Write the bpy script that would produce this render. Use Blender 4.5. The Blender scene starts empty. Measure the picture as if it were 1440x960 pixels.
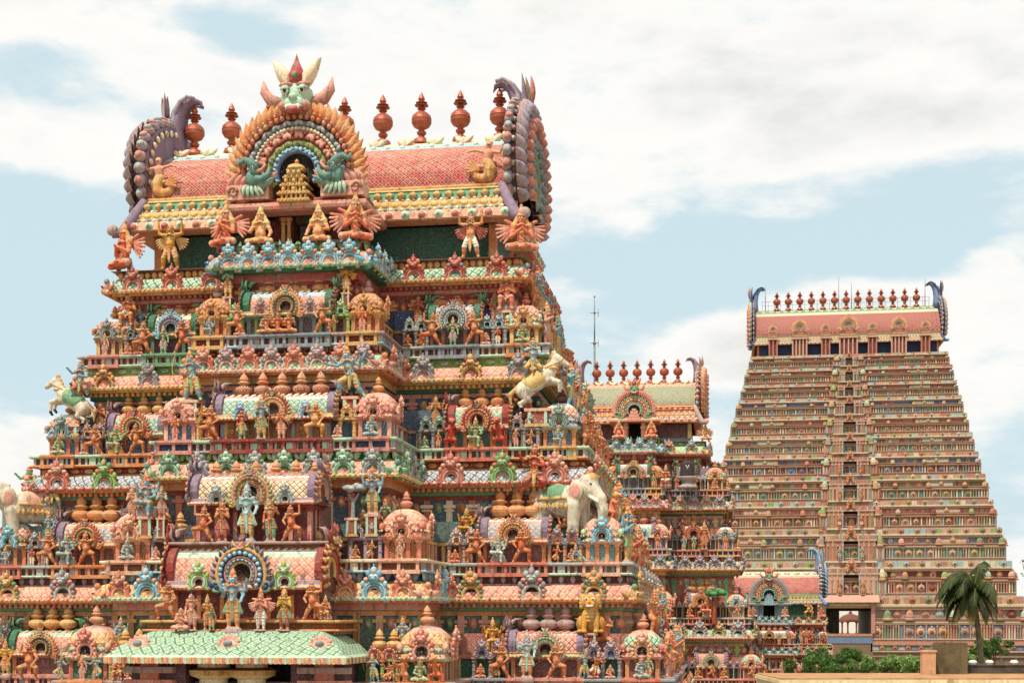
import bpy, math, random
import numpy as np
from mathutils import Matrix, Vector
PI = math.pi
R_ = math.radians
random.seed(7)
scene = bpy.context.scene
COL = scene.collection
CAMH = 15.0            # camera height above the ground: a roof terrace
F = 2000.0             # focal length in pixels of the 1440 px wide photograph
HOR = 870.0            # horizon row
# ------------------------------------------------------------------ camera
cam_d = bpy.data.cameras.new('camera')
cam = bpy.data.objects.new('camera', cam_d)
COL.objects.link(cam)
cam.location = (0, 0, CAMH)
cam.rotation_euler = (PI / 2, 0, 0)
cam_d.sensor_width = 36.0
cam_d.lens = 36.0 * F / 1440.0
cam_d.shift_y = (HOR - 480.0) / 1440.0
cam_d.clip_start = 0.5
cam_d.clip_end = 6000
scene.camera = cam
# ------------------------------------------------------------------ world
SUN_EL, SUN_AZ = R_(63), R_(214)      # azimuth clockwise from +Y: behind the camera, to its left
wd = bpy.data.worlds.new('World')
scene.world = wd
wd.use_nodes = True
nt = wd.node_tree
nt.nodes.clear()


class NT:
    def __init__(s, tree):
        s.t = tree

    def n(s, typ, **kw):
        nd = s.t.nodes.new(typ)
        for k, v in kw.items():
            setattr(nd, k, v)
        return nd

    def l(s, a, b):
        s.t.links.new(a, b)

    def val(s, sock, x):
        if hasattr(x, 'is_linked') or hasattr(x, 'links'):
            s.l(x, sock)
        else:
            sock.default_value = x

    def m(s, op, a, b=0.0, c=None, clamp=False):
        nd = s.n('ShaderNodeMath', operation=op, use_clamp=clamp)
        s.val(nd.inputs[0], a)
        s.val(nd.inputs[1], b)
        if c is not None:
            s.val(nd.inputs[2], c)
        return nd.outputs[0]

    def vm(s, op, a, b):
        nd = s.n('ShaderNodeVectorMath', operation=op)
        s.val(nd.inputs[0], a)
        s.val(nd.inputs[1], b)
        return nd

    def mix(s, f, a, b, bt='MIX'):
        nd = s.n('ShaderNodeMix', data_type='RGBA', blend_type=bt)
        s.val(nd.inputs[0], f)
        s.val(nd.inputs[6], a)
        s.val(nd.inputs[7], b)
        return nd.outputs[2]

    def ramp(s, x, lo, hi, a=0.0, b=1.0, smooth=True):
        nd = s.n('ShaderNodeMapRange')
        nd.interpolation_type = 'SMOOTHSTEP' if smooth else 'LINEAR'
        s.val(nd.inputs[0], x)
        for i, q in enumerate((lo, hi, a, b)):
            s.val(nd.inputs[1 + i], q)
        return nd.outputs[0]

    def noise(s, vec, scale, detail=4, rough=0.5, dist=0.0):
        nd = s.n('ShaderNodeTexNoise')
        if vec is not None:
            s.l(vec, nd.inputs['Vector'])
        nd.inputs['Scale'].default_value = scale
        nd.inputs['Detail'].default_value = detail
        nd.inputs['Roughness'].default_value = rough
        nd.inputs['Distortion'].default_value = dist
        return nd


w = NT(nt)
sky = w.n('ShaderNodeTexSky', sky_type='NISHITA', sun_disc=False)
sky.sun_elevation = SUN_EL
sky.sun_rotation = SUN_AZ
sky.air_density = 1.0
sky.dust_density = 2.5
sky.altitude = 50
tc = w.n('ShaderNodeTexCoord')
dirv = tc.outputs['Generated']
sep = w.n('ShaderNodeSeparateXYZ')
w.l(dirv, sep.inputs[0])
dz = sep.outputs[2]
# cloud sheets: noise over the sky direction, flattened towards the horizon
mp = w.n('ShaderNodeMapping')
mp.inputs['Scale'].default_value = (1.0, 1.0, 2.6)
mp.inputs['Location'].default_value = (0.37, 0.11, 0.20)
w.l(dirv, mp.inputs[0])
n1 = w.noise(mp.outputs[0], 6.0, 10, 0.60, 0.3)
n2 = w.noise(mp.outputs[0], 15.0, 6, 0.58)


def sky_lump(px, py, rx, ry, amount):
    """a bank of cloud (or a gap) round one azimuth and elevation of the sky"""
    d = Vector(((px - 720) / F, 1, (HOR - py) / F)).normalized()
    v = w.vm('SUBTRACT', dirv, tuple(d)).outputs[0]
    sc = w.vm('MULTIPLY', v, (F / rx, F / rx, F / ry)).outputs[0]
    ln = w.n('ShaderNodeVectorMath', operation='LENGTH')
    w.l(sc, ln.inputs[0])
    return w.m('MULTIPLY', w.ramp(ln.outputs['Value'], 1.0, 0.25), amount)


bias = w.ramp(dz, 0.245, 0.35, -0.02, 0.19)
bias = w.m('ADD', bias, w.ramp(dz, 0.13, 0.0, 0.0, 0.30))
for a in ((1190, 455, 170, 90, 0.42), (1050, 500, 190, 70, 0.36), (1390, 470, 130, 170, 0.26), (980, 370, 260, 80, -0.24),
          (40, 360, 260, 130, -0.34), (40, 500, 160, 80, -0.16), (60, 640, 160, 70, 0.2), (1260, 340, 170, 60, -0.22), (840, 300, 150, 80, 0.12), (1290, 120, 500, 120, 0.14),
          (70, 100, 130, 60, -0.20), (330, 40, 120, 50, -0.14), (600, 200, 160, 60, 0.1), (120, 215, 220, 40, 0.10), (930, 440, 90, 40, -0.12), (880, 620, 200, 120, 0.1)):
    bias = w.m('ADD', bias, sky_lump(*a))
cl = w.m('ADD', w.m('ADD', n1.outputs[0], w.m('MULTIPLY', w.m('SUBTRACT', n2.outputs[0], 0.5), 0.46)), bias)
mask = w.ramp(cl, 0.43, 0.69)
thick = w.ramp(cl, 0.60, 0.98)
shade = w.ramp(w.noise(mp.outputs[0], 8.5, 6, 0.55, 0.2).outputs[0], 0.35, 0.7)
ccol = w.mix(w.m('MULTIPLY', thick, w.m('MULTIPLY', shade, 0.95)), (1.0, 0.985, 0.95, 1), (0.73, 0.74, 0.725, 1))
bg1 = w.n('ShaderNodeBackground')
w.l(w.mix(0.85, sky.outputs[0], (6.9, 8.6, 9.15, 1)), bg1.inputs[0])
bg1.inputs[1].default_value = 0.09
bg2 = w.n('ShaderNodeBackground')
w.l(ccol, bg2.inputs[0])
bg2.inputs[1].default_value = 0.90
ms = w.n('ShaderNodeMixShader')
w.l(mask, ms.inputs[0])
w.l(bg1.outputs[0], ms.inputs[1])
w.l(bg2.outputs[0], ms.inputs[2])
wo = w.n('ShaderNodeOutputWorld')
w.l(ms.outputs[0], wo.inputs[0])
# ------------------------------------------------------------------ sun
sl = bpy.data.lights.new('sun', 'SUN')
sl.energy = 4.2
sl.angle = R_(1.2)
sl.color = (1.0, 0.935, 0.81)
so = bpy.data.objects.new('sun', sl)
COL.objects.link(so)
sd = Vector((math.sin(SUN_AZ) * math.cos(SUN_EL), math.cos(SUN_AZ) * math.cos(SUN_EL), math.sin(SUN_EL)))
so.rotation_euler = (-sd).to_track_quat('-Z', 'Y').to_euler()
so.location = (-40, -60, 120)
# ------------------------------------------------------------------ exposure
scene.view_settings.view_transform = 'Standard'
scene.view_settings.look = 'None'
scene.view_settings.exposure = 0.16
scene.view_settings.gamma = 1.0
scene.view_settings.use_curve_mapping = False


# ------------------------------------------------------------------ colours
def hx(h):
    out = []
    for i in (0, 2, 4):
        c = int(h[i:i + 2], 16) / 255.0
        out.append(c / 12.92 if c <= 0.04045 else ((c + 0.055) / 1.055) ** 2.4)
    return tuple(out)


CS = dict(pink='e09a7c', rose='cd7d68', coral='cf6845', red='b0382a', maroon='8f4238', orange='d3802f', tan='d08850', ochre='cf9a3c', yellow='dcb250',
          gold='d09a30', cream='e8d2a6', white='e4ddcf', mint='a3cba6', green='4f9660', dkgreen='3c6e50', lime='86b036', sky='8cc0cc',
          cyan='3fa3bd', blue='4a80b4', navy='3a4c70', purple='7a607e', mauve='a88680', plum='6c4240', grey='77858c', ltgrey='a4a8a2',
          peach='e2a27c', dark='1c1210', brown='8a5432', copper='a4563c', skin='d07a4e', lilac='9a8c9e', olive='8a8242', teal='3f8478', black='0a0807')
C = {}
for k, v in CS.items():
    q = hx(v)
    if k not in ('dark', 'black', 'copper', 'navy', 'dkgreen', 'plum', 'maroon', 'brown'):
        lum = .3 * q[0] + .55 * q[1] + .15 * q[2]
        q = tuple(.77 * x + .15 * lum + .08 * t for x, t in zip(q, (.9, .72, .58)))
    C[k] = q


def col(c):
    return C[c] if isinstance(c, str) else c


# ------------------------------------------------------------------ materials
def paint_mat(name, kind, rough=0.72, spec=0.25, metallic=0.0):
    m = bpy.data.materials.new(name)
    m.use_nodes = True
    t = NT(m.node_tree)
    m.node_tree.nodes.clear()
    at = t.n('ShaderNodeAttribute', attribute_name='Col')
    tcn = t.n('ShaderNodeTexCoord')
    geo = t.n('ShaderNodeNewGeometry')
    pos = geo.outputs['Position']
    base = at.outputs['Color']
    height = None
    if kind in ('scales', 'scrolls'):
        ln = t.n('ShaderNodeAttribute', attribute_name='Line')
        if kind == 'scales':
            sp = t.n('ShaderNodeSeparateXYZ')
            t.l(tcn.outputs['UV'], sp.inputs[0])
            a = t.m('ABSOLUTE', t.m('SUBTRACT', t.m('FRACT', t.m('ADD', sp.outputs[0], sp.outputs[1])), 0.5))
            b = t.m('ABSOLUTE', t.m('SUBTRACT', t.m('FRACT', t.m('SUBTRACT', sp.outputs[0], sp.outputs[1])), 0.5))
            mx = t.m('MAXIMUM', a, b)
            line = t.ramp(mx, 0.385, 0.435)
            mn = t.m('MAXIMUM', a, b)
            dot = t.ramp(mn, 0.15, 0.09)
            height = t.m('SUBTRACT', 0.5, mx)
            ring = t.m('MULTIPLY', t.ramp(mx, 0.24, 0.31), t.ramp(mx, 0.385, 0.345))
            base = t.mix(t.m('MULTIPLY', ring, 0.40), base, (0.80, 0.68, 0.52, 1))
            base = t.mix(line, base, ln.outputs['Color'])
            base = t.mix(t.m('MULTIPLY', dot, 0.40), base, ln.outputs['Color'])
        else:
            wv = t.n('ShaderNodeTexVoronoi', feature='F1')
            wv.inputs['Scale'].default_value = 5.0
            t.l(tcn.outputs['Object'], wv.inputs['Vector'])
            dn = t.noise(tcn.outputs['Object'], 6.0, 2)
            s1 = t.m('SINE', t.m('MULTIPLY', t.m('ADD', wv.outputs['Distance'], t.m('MULTIPLY', dn.outputs[0], 0.35)), 48.0))
            line = t.ramp(s1, 0.35, 0.75)
            height = line
            base = t.mix(line, base, ln.outputs['Color'])
    # hand-painted unevenness, faded patches, runs of dirt
    nA = t.noise(pos, 3.1, 4, 0.6)
    nB = t.noise(pos, 23.0, 3, 0.6)
    mpn = t.n('ShaderNodeMapping')
    mpn.inputs['Scale'].default_value = (9.0, 9.0, 1.1)
    t.l(pos, mpn.inputs[0])
    nS = t.noise(mpn.outputs[0], 1.0, 4, 0.65)
    hs = t.n('ShaderNodeHueSaturation')
    t.l(base, hs.inputs['Color'])
    t.l(t.ramp(nA.outputs[0], 0.3, 0.7, 0.485, 0.515, False), hs.inputs['Hue'])
    t.l(t.ramp(nA.outputs[0], 0.3, 0.75, 1.12, 0.86, False), hs.inputs['Saturation'])
    nC = t.noise(pos, 70.0, 2, 0.6)
    t.l(t.m('MULTIPLY', t.ramp(nB.outputs[0], 0.3, 0.7, 0.76, 1.16, False), t.ramp(nC.outputs[0], 0.3, 0.7, 0.92, 1.06, False)), hs.inputs['Value'])
    c2 = t.mix(t.ramp(nS.outputs[0], 0.50, 0.70, 0.0, 0.62), hs.outputs[0], (0.085, 0.055, 0.04, 1))
    c3 = t.mix(t.ramp(nB.outputs[0], 0.58, 0.70, 0.0, 0.24), c2, (0.74, 0.62, 0.50, 1))
    if metallic:
        c3 = t.mix(0.75, c3, base)
    bs = t.n('ShaderNodeBsdfPrincipled')
    t.l(c3, bs.inputs['Base Color'])
    bs.inputs['Roughness'].default_value = rough
    bs.inputs['Specular IOR Level'].default_value = spec
    bs.inputs['Metallic'].default_value = metallic
    bp = t.n('ShaderNodeBump')
    bp.inputs['Strength'].default_value = 0.55
    bp.inputs['Distance'].default_value = 0.02
    t.l(t.m('ADD', nB.outputs[0], t.m('MULTIPLY', nC.outputs[0], 0.5)), bp.inputs['Height'])
    nrm = bp.outputs[0]
    if height is not None:
        b2 = t.n('ShaderNodeBump')
        b2.inputs['Strength'].default_value = 0.8
        b2.inputs['Distance'].default_value = 0.03
        t.l(height, b2.inputs['Height'])
        t.l(nrm, b2.inputs['Normal'])
        nrm = b2.outputs[0]
    t.l(nrm, bs.inputs['Normal'])
    o = t.n('ShaderNodeOutputMaterial')
    t.l(bs.outputs[0], o.inputs[0])
    return m


MATS = [paint_mat('painted_stucco', 'plain'), paint_mat('painted_scales', 'scales'), paint_mat('painted_scrollwork', 'scrolls'),
        paint_mat('copper_paint', 'plain', 0.38, 0.5, 0.35)]


# ------------------------------------------------------------------ mesh accumulator
class MB:
    def __init__(s):
        s.b = []
        s.M = np.eye(4)

    def add(s, V, Fc, c, line=None, mat=0, smooth=False, uv=None):
        V = np.asarray(V, float)
        V = V @ s.M[:3, :3].T + s.M[:3, 3]
        Fc = np.asarray(Fc, np.int64)
        m = len(Fc)
        c = np.asarray(col(c) if isinstance(c, str) else c, float)
        if c.ndim == 1:
            c = np.tile(c, (m, 1))
        ln = c if line is None else np.asarray(col(line) if isinstance(line, str) else line, float)
        if ln.ndim == 1:
            ln = np.tile(ln, (m, 1))
        s.b.append((V, Fc, c, ln, mat, smooth, uv))

    def tf(s, M):
        return _Tf(s, np.array(M))

    def mesh(s, name):
        me = bpy.data.meshes.new(name)
        V = np.concatenate([b[0] for b in s.b])
        off, li, tot, cc, lc, mi, sm, uvs = 0, [], [], [], [], [], [], []
        used = sorted({b[4] for b in s.b})
        hasuv = any(b[6] is not None for b in s.b)
        for (v, f, c, ln, mat, smo, uv) in s.b:
            k = f.shape[1]
            li.append((f + off).ravel())
            tot.append(np.full(len(f), k))
            cc.append(np.repeat(c, k, 0))
            lc.append(np.repeat(ln, k, 0))
            mi.append(np.full(len(f), used.index(mat)))
            sm.append(np.full(len(f), bool(smo)))
            if hasuv:
                uvs.append(np.zeros((len(f) * k, 2)) if uv is None else uv.reshape(-1, 2))
            off += len(v)
        li = np.concatenate(li)
        tot = np.concatenate(tot)
        me.vertices.add(len(V))
        me.vertices.foreach_set('co', V.astype(np.float32).ravel())
        me.loops.add(len(li))
        me.loops.foreach_set('vertex_index', li.astype(np.int32))
        me.polygons.add(len(tot))
        me.polygons.foreach_set('loop_start', np.concatenate([[0], np.cumsum(tot)[:-1]]).astype(np.int32))
        me.polygons.foreach_set('material_index', np.concatenate(mi).astype(np.int32))
        me.polygons.foreach_set('use_smooth', np.concatenate(sm))
        for u in used:
            me.materials.append(MATS[u])
        me.update(calc_edges=True)
        a = me.attributes.new('Col', 'FLOAT_COLOR', 'CORNER')
        x = np.ones((len(li), 4), np.float32)
        x[:, :3] = np.concatenate(cc)
        a.data.foreach_set('color', x.ravel())
        if 1 in used or 2 in used:
            a = me.attributes.new('Line', 'FLOAT_COLOR', 'CORNER')
            x[:, :3] = np.concatenate(lc)
            a.data.foreach_set('color', x.ravel())
        if hasuv:
            ul = me.uv_layers.new(name='UVMap')
            ul.data.foreach_set('uv', np.concatenate(uvs).astype(np.float32).ravel())
        return me


class _Tf:
    def __init__(s, mb, M):
        s.mb, s.Mn = mb, M

    def __enter__(s):
        s.old = s.mb.M
        s.mb.M = s.old @ s.Mn

    def __exit__(s, *a):
        s.mb.M = s.old


def T(x=0, y=0, z=0, rz=0, s=1, sx=1):
    return np.array(Matrix.Translation((x, y, z)) @ Matrix.Rotation(rz, 4, 'Z') @ Matrix.Diagonal((s * sx, s, s, 1)))


def ROT(axis, a):
    return np.array(Matrix.Rotation(a, 4, axis))


BOXF = np.array([(0, 1, 3, 2), (4, 6, 7, 5), (0, 4, 5, 1), (2, 3, 7, 6), (0, 2, 6, 4), (1, 5, 7, 3)])


def box(mb, x0, x1, y0, y1, z0, z1, c, mat=0, line=None):
    V = [(x, y, z) for x in (x0, x1) for y in (y0, y1) for z in (z0, z1)]
    mb.add(V, BOXF, c, line, mat)


def grid(mb, P, c, line=None, mat=0, smooth=True, uv=None, cu=False, cv=False):
    """P (a,b,3); c one colour, or a list of b-1 colours by column"""
    P = np.asarray(P, float)
    a, b = P.shape[:2]
    I = np.arange(a * b).reshape(a, b)
    if cu:
        I = np.concatenate([I, I[:1]])
    if cv:
        I = np.concatenate([I, I[:, :1]], 1)
    q = np.stack([I[:-1, :-1], I[1:, :-1], I[1:, 1:], I[:-1, 1:]], -1).reshape(-1, 4)
    nb = I.shape[1] - 1

    def ex(k):
        if k is None or isinstance(k, str):
            return k
        if isinstance(k, list):
            return np.tile(np.array([col(z) for z in k], float), (I.shape[0] - 1, 1))
        return k
    u = None
    if uv is not None:
        uv = np.asarray(uv, float)
        u = np.stack([uv[:-1, :-1], uv[1:, :-1], uv[1:, 1:], uv[:-1, 1:]], 2).reshape(-1, 4, 2)
    mb.add(P.reshape(-1, 3), q, ex(c), ex(line), mat, smooth, u)


def lathe(mb, prof, cols, n=12, p=2.0, sx=1.0, sy=1.0, mats=None, lines=None, cell=0.1, smooth=True, rot=0.0):
    """prof [(r,z)] from the bottom up; one colour per segment or one for all"""
    ph = np.linspace(0, 2 * PI, n + 1) + rot
    rr = 1.0 / (np.abs(np.cos(ph)) ** p + np.abs(np.sin(ph)) ** p) ** (1.0 / p)
    ca, sa = np.cos(ph) * rr, np.sin(ph) * rr
    for i in range(len(prof) - 1):
        (r0, z0), (r1, z1) = prof[i], prof[i + 1]
        c = cols if isinstance(cols, (str, tuple)) else cols[min(i, len(cols) - 1)]
        mt = mats[i] if mats else 0
        P = np.stack([np.stack([r * ca * sx, r * sa * sy, np.full(n + 1, z)], -1) for r, z in ((r0, z0), (r1, z1))], 1)
        uv = None
        if mt == 1:
            per = 2 * PI * max(q[0] for q in prof) * 1.15
            k = max(4, round(per / cell / 2) * 2)
            L0 = sum(math.dist(prof[j], prof[j + 1]) for j in range(i))
            L1 = L0 + math.dist(prof[i], prof[i + 1])
            us = np.linspace(0, k / 2, n + 1)
            uv = np.stack([np.stack([us, np.full(n + 1, L / cell / 2)], -1) for L in (L0, L1)], 1)
        grid(mb, P, c, lines[i] if lines else None, mt, smooth, uv)


def ell(mb, c, r, cc, nu=8, nv=6, M=None):
    if not hasattr(r, '__len__'):
        r = (r, r, r)
    th = np.linspace(0, 2 * PI, nu, endpoint=False)
    fi = np.linspace(-PI / 2, PI / 2, nv + 1)
    P = np.stack([np.outer(np.cos(th), np.cos(fi)) * r[0], np.outer(np.sin(th), np.cos(fi)) * r[1], np.tile(np.sin(fi), (nu, 1)) * r[2]], -1)
    if M is not None:
        P = P @ np.asarray(M)[:3, :3].T
    grid(mb, P + np.array(c), cc, cu=True)


def tube(mb, pts, rad, c, n=6, caps=True, flat=1.0, side=None):
    pts = np.asarray(pts, float)
    k = len(pts)
    rad = np.broadcast_to(np.asarray(rad, float), (k,))
    tn = np.gradient(pts, axis=0)
    tn /= np.linalg.norm(tn, axis=1)[:, None] + 1e-9
    up = np.array((0, 0, 1.0)) if abs(tn[:, 2]).mean() < 0.8 else np.array((0, 1.0, 0))
    s = np.cross(tn, up)
    s /= np.linalg.norm(s, axis=1)[:, None] + 1e-9
    if side is not None:
        s = np.tile(np.array(side, float), (k, 1))
    q = np.cross(s, tn)
    a = np.linspace(0, 2 * PI, n, endpoint=False)
    P = pts[:, None] + rad[:, None, None] * (np.cos(a)[None, :, None] * s[:, None] + flat * np.sin(a)[None, :, None] * q[:, None])
    if caps:
        P = np.concatenate([np.repeat(pts[:1, None], n, 1), P, np.repeat(pts[-1:, None], n, 1)])
    grid(mb, P, c, cv=True)


LT = np.linspace(0, 1, 6)


def leaf(mb, x, z, ang, L, W, c, c2=None, y=0.0, th=None, curl=0.0):
    """raised pointed leaf lying in the XZ plane, facing -Y"""
    th = W * 0.55 if th is None else th
    wd_ = W * np.sin(PI * LT ** 0.75) ** 0.8 * 0.5
    wd_[0] = W * 0.18
    sx_ = LT * L
    bend = curl * (LT ** 2) * L
    q = np.linspace(0, PI, 5)
    P = np.zeros((6, 5, 3))
    la = np.cos(q)[None] * wd_[:, None] + bend[:, None]
    P[..., 1] = y - np.sin(q)[None] * th * (wd_ / (W * 0.5 + 1e-9))[:, None]
    ca, sa = math.cos(ang), math.sin(ang)
    P[..., 0] = x + sx_[:, None] * ca - la * sa
    P[..., 2] = z + sx_[:, None] * sa + la * ca
    grid(mb, P, c if c2 is None else [c, c2, c2, c])


def sweep(mb, path, prof, bands, closed=True, cell=0.12):
    """path: axis-aligned outline, counter-clockwise; prof [(offset,z)] from the bottom up; bands [(colour,line,mat)]"""
    n = len(path)
    pts = np.array(path, float)
    nr = []
    for i in range(n if closed else n - 1):
        d = pts[(i + 1) % n] - pts[i]
        d /= np.linalg.norm(d)
        nr.append((d[1], -d[0]))
    nr = np.array(nr)
    if closed:
        off = nr + np.roll(nr, 1, 0)
        idx = list(range(n)) + [0]
    else:
        off = np.concatenate([nr[:1], nr[:-1] + nr[1:], nr[-1:]])
        idx = list(range(n))
    per = np.concatenate([[0], np.cumsum([np.linalg.norm(pts[idx[i + 1]] - pts[idx[i]]) for i in range(len(idx) - 1)])])
    Lv = 0
    for j in range(len(prof) - 1):
        rows = []
        for (o, z) in (prof[j], prof[j + 1]):
            xy = pts + off * o
            rows.append(np.concatenate([xy, np.full((n, 1), z)], 1)[idx])
        P = np.stack(rows, 1)
        l1 = Lv + math.dist(prof[j], prof[j + 1])
        uv = np.stack([np.stack([per / cell / 2, np.full(len(per), q / cell / 2)], -1) for q in (Lv, l1)], 1)
        Lv = l1
        c, ln, mt = bands[min(j, len(bands) - 1)]
        grid(mb, P, c, ln, mt, False, uv)


OBJ_N = [0]


def obj(name, data, parent=None, loc=(0, 0, 0), rz=0.0, s=1.0):
    if isinstance(data, MB):
        data = data.mesh(name)
    o = bpy.data.objects.new(name, data)
    COL.objects.link(o)
    o.location = loc
    o.rotation_euler = (0, 0, rz)
    if not hasattr(s, '__len__'):
        s = (s, s, s)
    o.scale = s
    if parent is not None:
        o.parent = parent
    OBJ_N[0] += 1
    return o


def empty(name, loc, rz=0, label=None, cat=None, group=None, parent=None):
    o = obj(name, None, parent, loc, rz)
    tag(o, label, cat, group)
    return o


def tag(o, label=None, cat=None, group=None, kind=None):
    for k, v in (('label', label), ('category', cat), ('group', group), ('kind', kind)):
        if v:
            o[k] = v
    return o


CACHE = {}


def cached(key, fn):
    if key not in CACHE:
        mb = MB()
        fn(mb)
        CACHE[key] = mb.mesh(key[0])
    return CACHE[key]
# ------------------------------------------------------------------ ornament
def kirti(mb, x, z, s, face='green', horn='red', eye='white', crest='orange', y=0.0):
    """grinning lion mask, s = width"""
    ell(mb, (x, y - .10 * s, z + .30 * s), (.30 * s, .22 * s, .27 * s), face)
    ell(mb, (x, y - .24 * s, z + .16 * s), (.22 * s, .14 * s, .13 * s), face)
    ell(mb, (x, y - .33 * s, z + .10 * s), (.17 * s, .06 * s, .045 * s), 'white', 6, 4)
    ell(mb, (x, y - .32 * s, z + .04 * s), (.18 * s, .09 * s, .06 * s), 'red', 6, 4)
    ell(mb, (x, y - .36 * s, z + .24 * s), (.08 * s, .08 * s, .07 * s), face, 6, 4)
    for k in (-1, 1):
        ell(mb, (x + k * .15 * s, y - .26 * s, z + .38 * s), (.085 * s, .08 * s, .07 * s), eye, 7, 5)
        ell(mb, (x + k * .15 * s, y - .255 * s, z + .415 * s), (.10 * s, .095 * s, .065 * s), face, 7, 5)
        ell(mb, (x + k * .16 * s, y - .24 * s, z + .14 * s), (.13 * s, .10 * s, .09 * s), horn, 7, 5)
        tube(mb, [(x + k * .10 * s, y - .36 * s, z + .12 * s), (x + k * .11 * s, y - .38 * s, z + .03 * s)], [.022 * s, .006 * s], 'white', 5)
        ell(mb, (x + k * .15 * s, y - .33 * s, z + .37 * s), (.032 * s, .03 * s, .032 * s), 'dark', 5, 4)
        ell(mb, (x + k * .15 * s, y - .24 * s, z + .49 * s), (.13 * s, .08 * s, .05 * s), horn, 6, 4)
        tube(mb, [(x + k * .26 * s, y - .08 * s, z + .22 * s), (x + k * .46 * s, y - .08 * s, z + .30 * s), (x + k * .58 * s, y - .06 * s, z + .46 * s),
                  (x + k * .60 * s, y - .05 * s, z + .66 * s)], [.10 * s, .11 * s, .08 * s, .01], horn, 6)
        leaf(mb, x + k * .15 * s, z + .46 * s, PI / 2 - k * .12, .56 * s, .26 * s, crest, crest, y - .1 * s, curl=-k * .38)
        leaf(mb, x + k * .15 * s, z + .48 * s, PI / 2 - k * .12, .40 * s, .12 * s, horn, crest, y - .17 * s, curl=-k * .38)
    lathe_at = T(x, y - .12 * s, z + .5 * s)
    with mb.tf(lathe_at):
        lathe(mb, [(.05 * s, 0), (.13 * s, .08 * s), (.15 * s, .18 * s), (.10 * s, .30 * s), (.05 * s, .40 * s), (0, .56 * s)], 'red', 8)
    ell(mb, (x, y - .26 * s, z + .66 * s), (.05 * s, .03 * s, .06 * s), 'green', 6, 4)


def arch(mb, R, bands, hole='dark', leaves=None, volute=None, head=None, y=0.0, thick=.12, n=22, a0=-38, beads=None, fill_r=None):
    """horseshoe arch facing -Y; bands [(ro,ri,height,colour,bead colour,n beads)] as fractions of R; its feet stand on z=0"""
    cz = R * .66
    ph = np.radians(np.linspace(180 - a0, a0, n + 1))
    cs, sn = np.cos(ph), np.sin(ph)
    sm = min(b[1] for b in bands)
    so_ = max(b[0] for b in bands)
    # back plate with real thickness
    P = np.stack([np.stack([r * R * cs, np.full(n + 1, yy), cz + r * R * sn], -1) for r, yy in ((.0, y + .0), (sm * 1.02, y - .0), (so_, y - .0), (so_, y + thick), (0, y + thick))], 1)
    c1 = bands[0][3]
    grid(mb, P, [hole, c1, c1, c1], smooth=False)
    for (ro, ri, h, c, bc, nb) in bands:
        wd_ = ro - ri
        cr = [(ri, 0), (ri + .12 * wd_, -h), (ri + .5 * wd_, -h * 1.25), (ro - .12 * wd_, -h), (ro, 0)]
        P = np.stack([np.stack([a * R * cs, np.full(n + 1, y + b * R), cz + a * R * sn], -1) for a, b in cr], 1)
        grid(mb, P, c)
        if bc:
            for f in np.radians(np.linspace(180 - a0 - 3, a0 + 3, nb)):
                rm = (ro + ri) / 2
                ell(mb, (rm * R * math.cos(f), y - h * R * 1.2, cz + rm * R * math.sin(f)), wd_ * R * .46, bc, 6, 4)
    if leaves:
        nl, Lf, Wf, c, c2, curl = leaves
        for i, f in enumerate(np.radians(np.linspace(180 - a0 - 4, a0 + 4, nl))):
            if head and abs(f - PI / 2) < .22:
                continue
            k = 1 if f > PI / 2 else -1
            leaf(mb, so_ * .93 * R * math.cos(f), cz + so_ * .93 * R * math.sin(f), f, Lf * R, Wf * R, c, c2, y - .03 * R, curl=-k * curl)
    if volute:
        c, c2 = volute
        for k in (-1, 1):
            vx, vz = k * so_ * R * .92, .17 * R
            tube(mb, [(vx + .2 * R * math.cos(a), y - .05 * R, vz + .17 * R * math.sin(a)) for a in np.linspace(0, 2 * PI, 9)], .075 * R, c, 5, False)
            ell(mb, (vx, y - .07 * R, vz), (.12 * R, .09 * R, .1 * R), c2, 6, 4)
            leaf(mb, vx + k * .1 * R, vz, (0.35 if k > 0 else PI - .35), .4 * R, .26 * R, c, c2, y - .02 * R, curl=k * .6)
    if head:
        kirti(mb, 0, cz + so_ * R * .86, head[0] * R, *head[1:], y=y - .04 * R)


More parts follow.
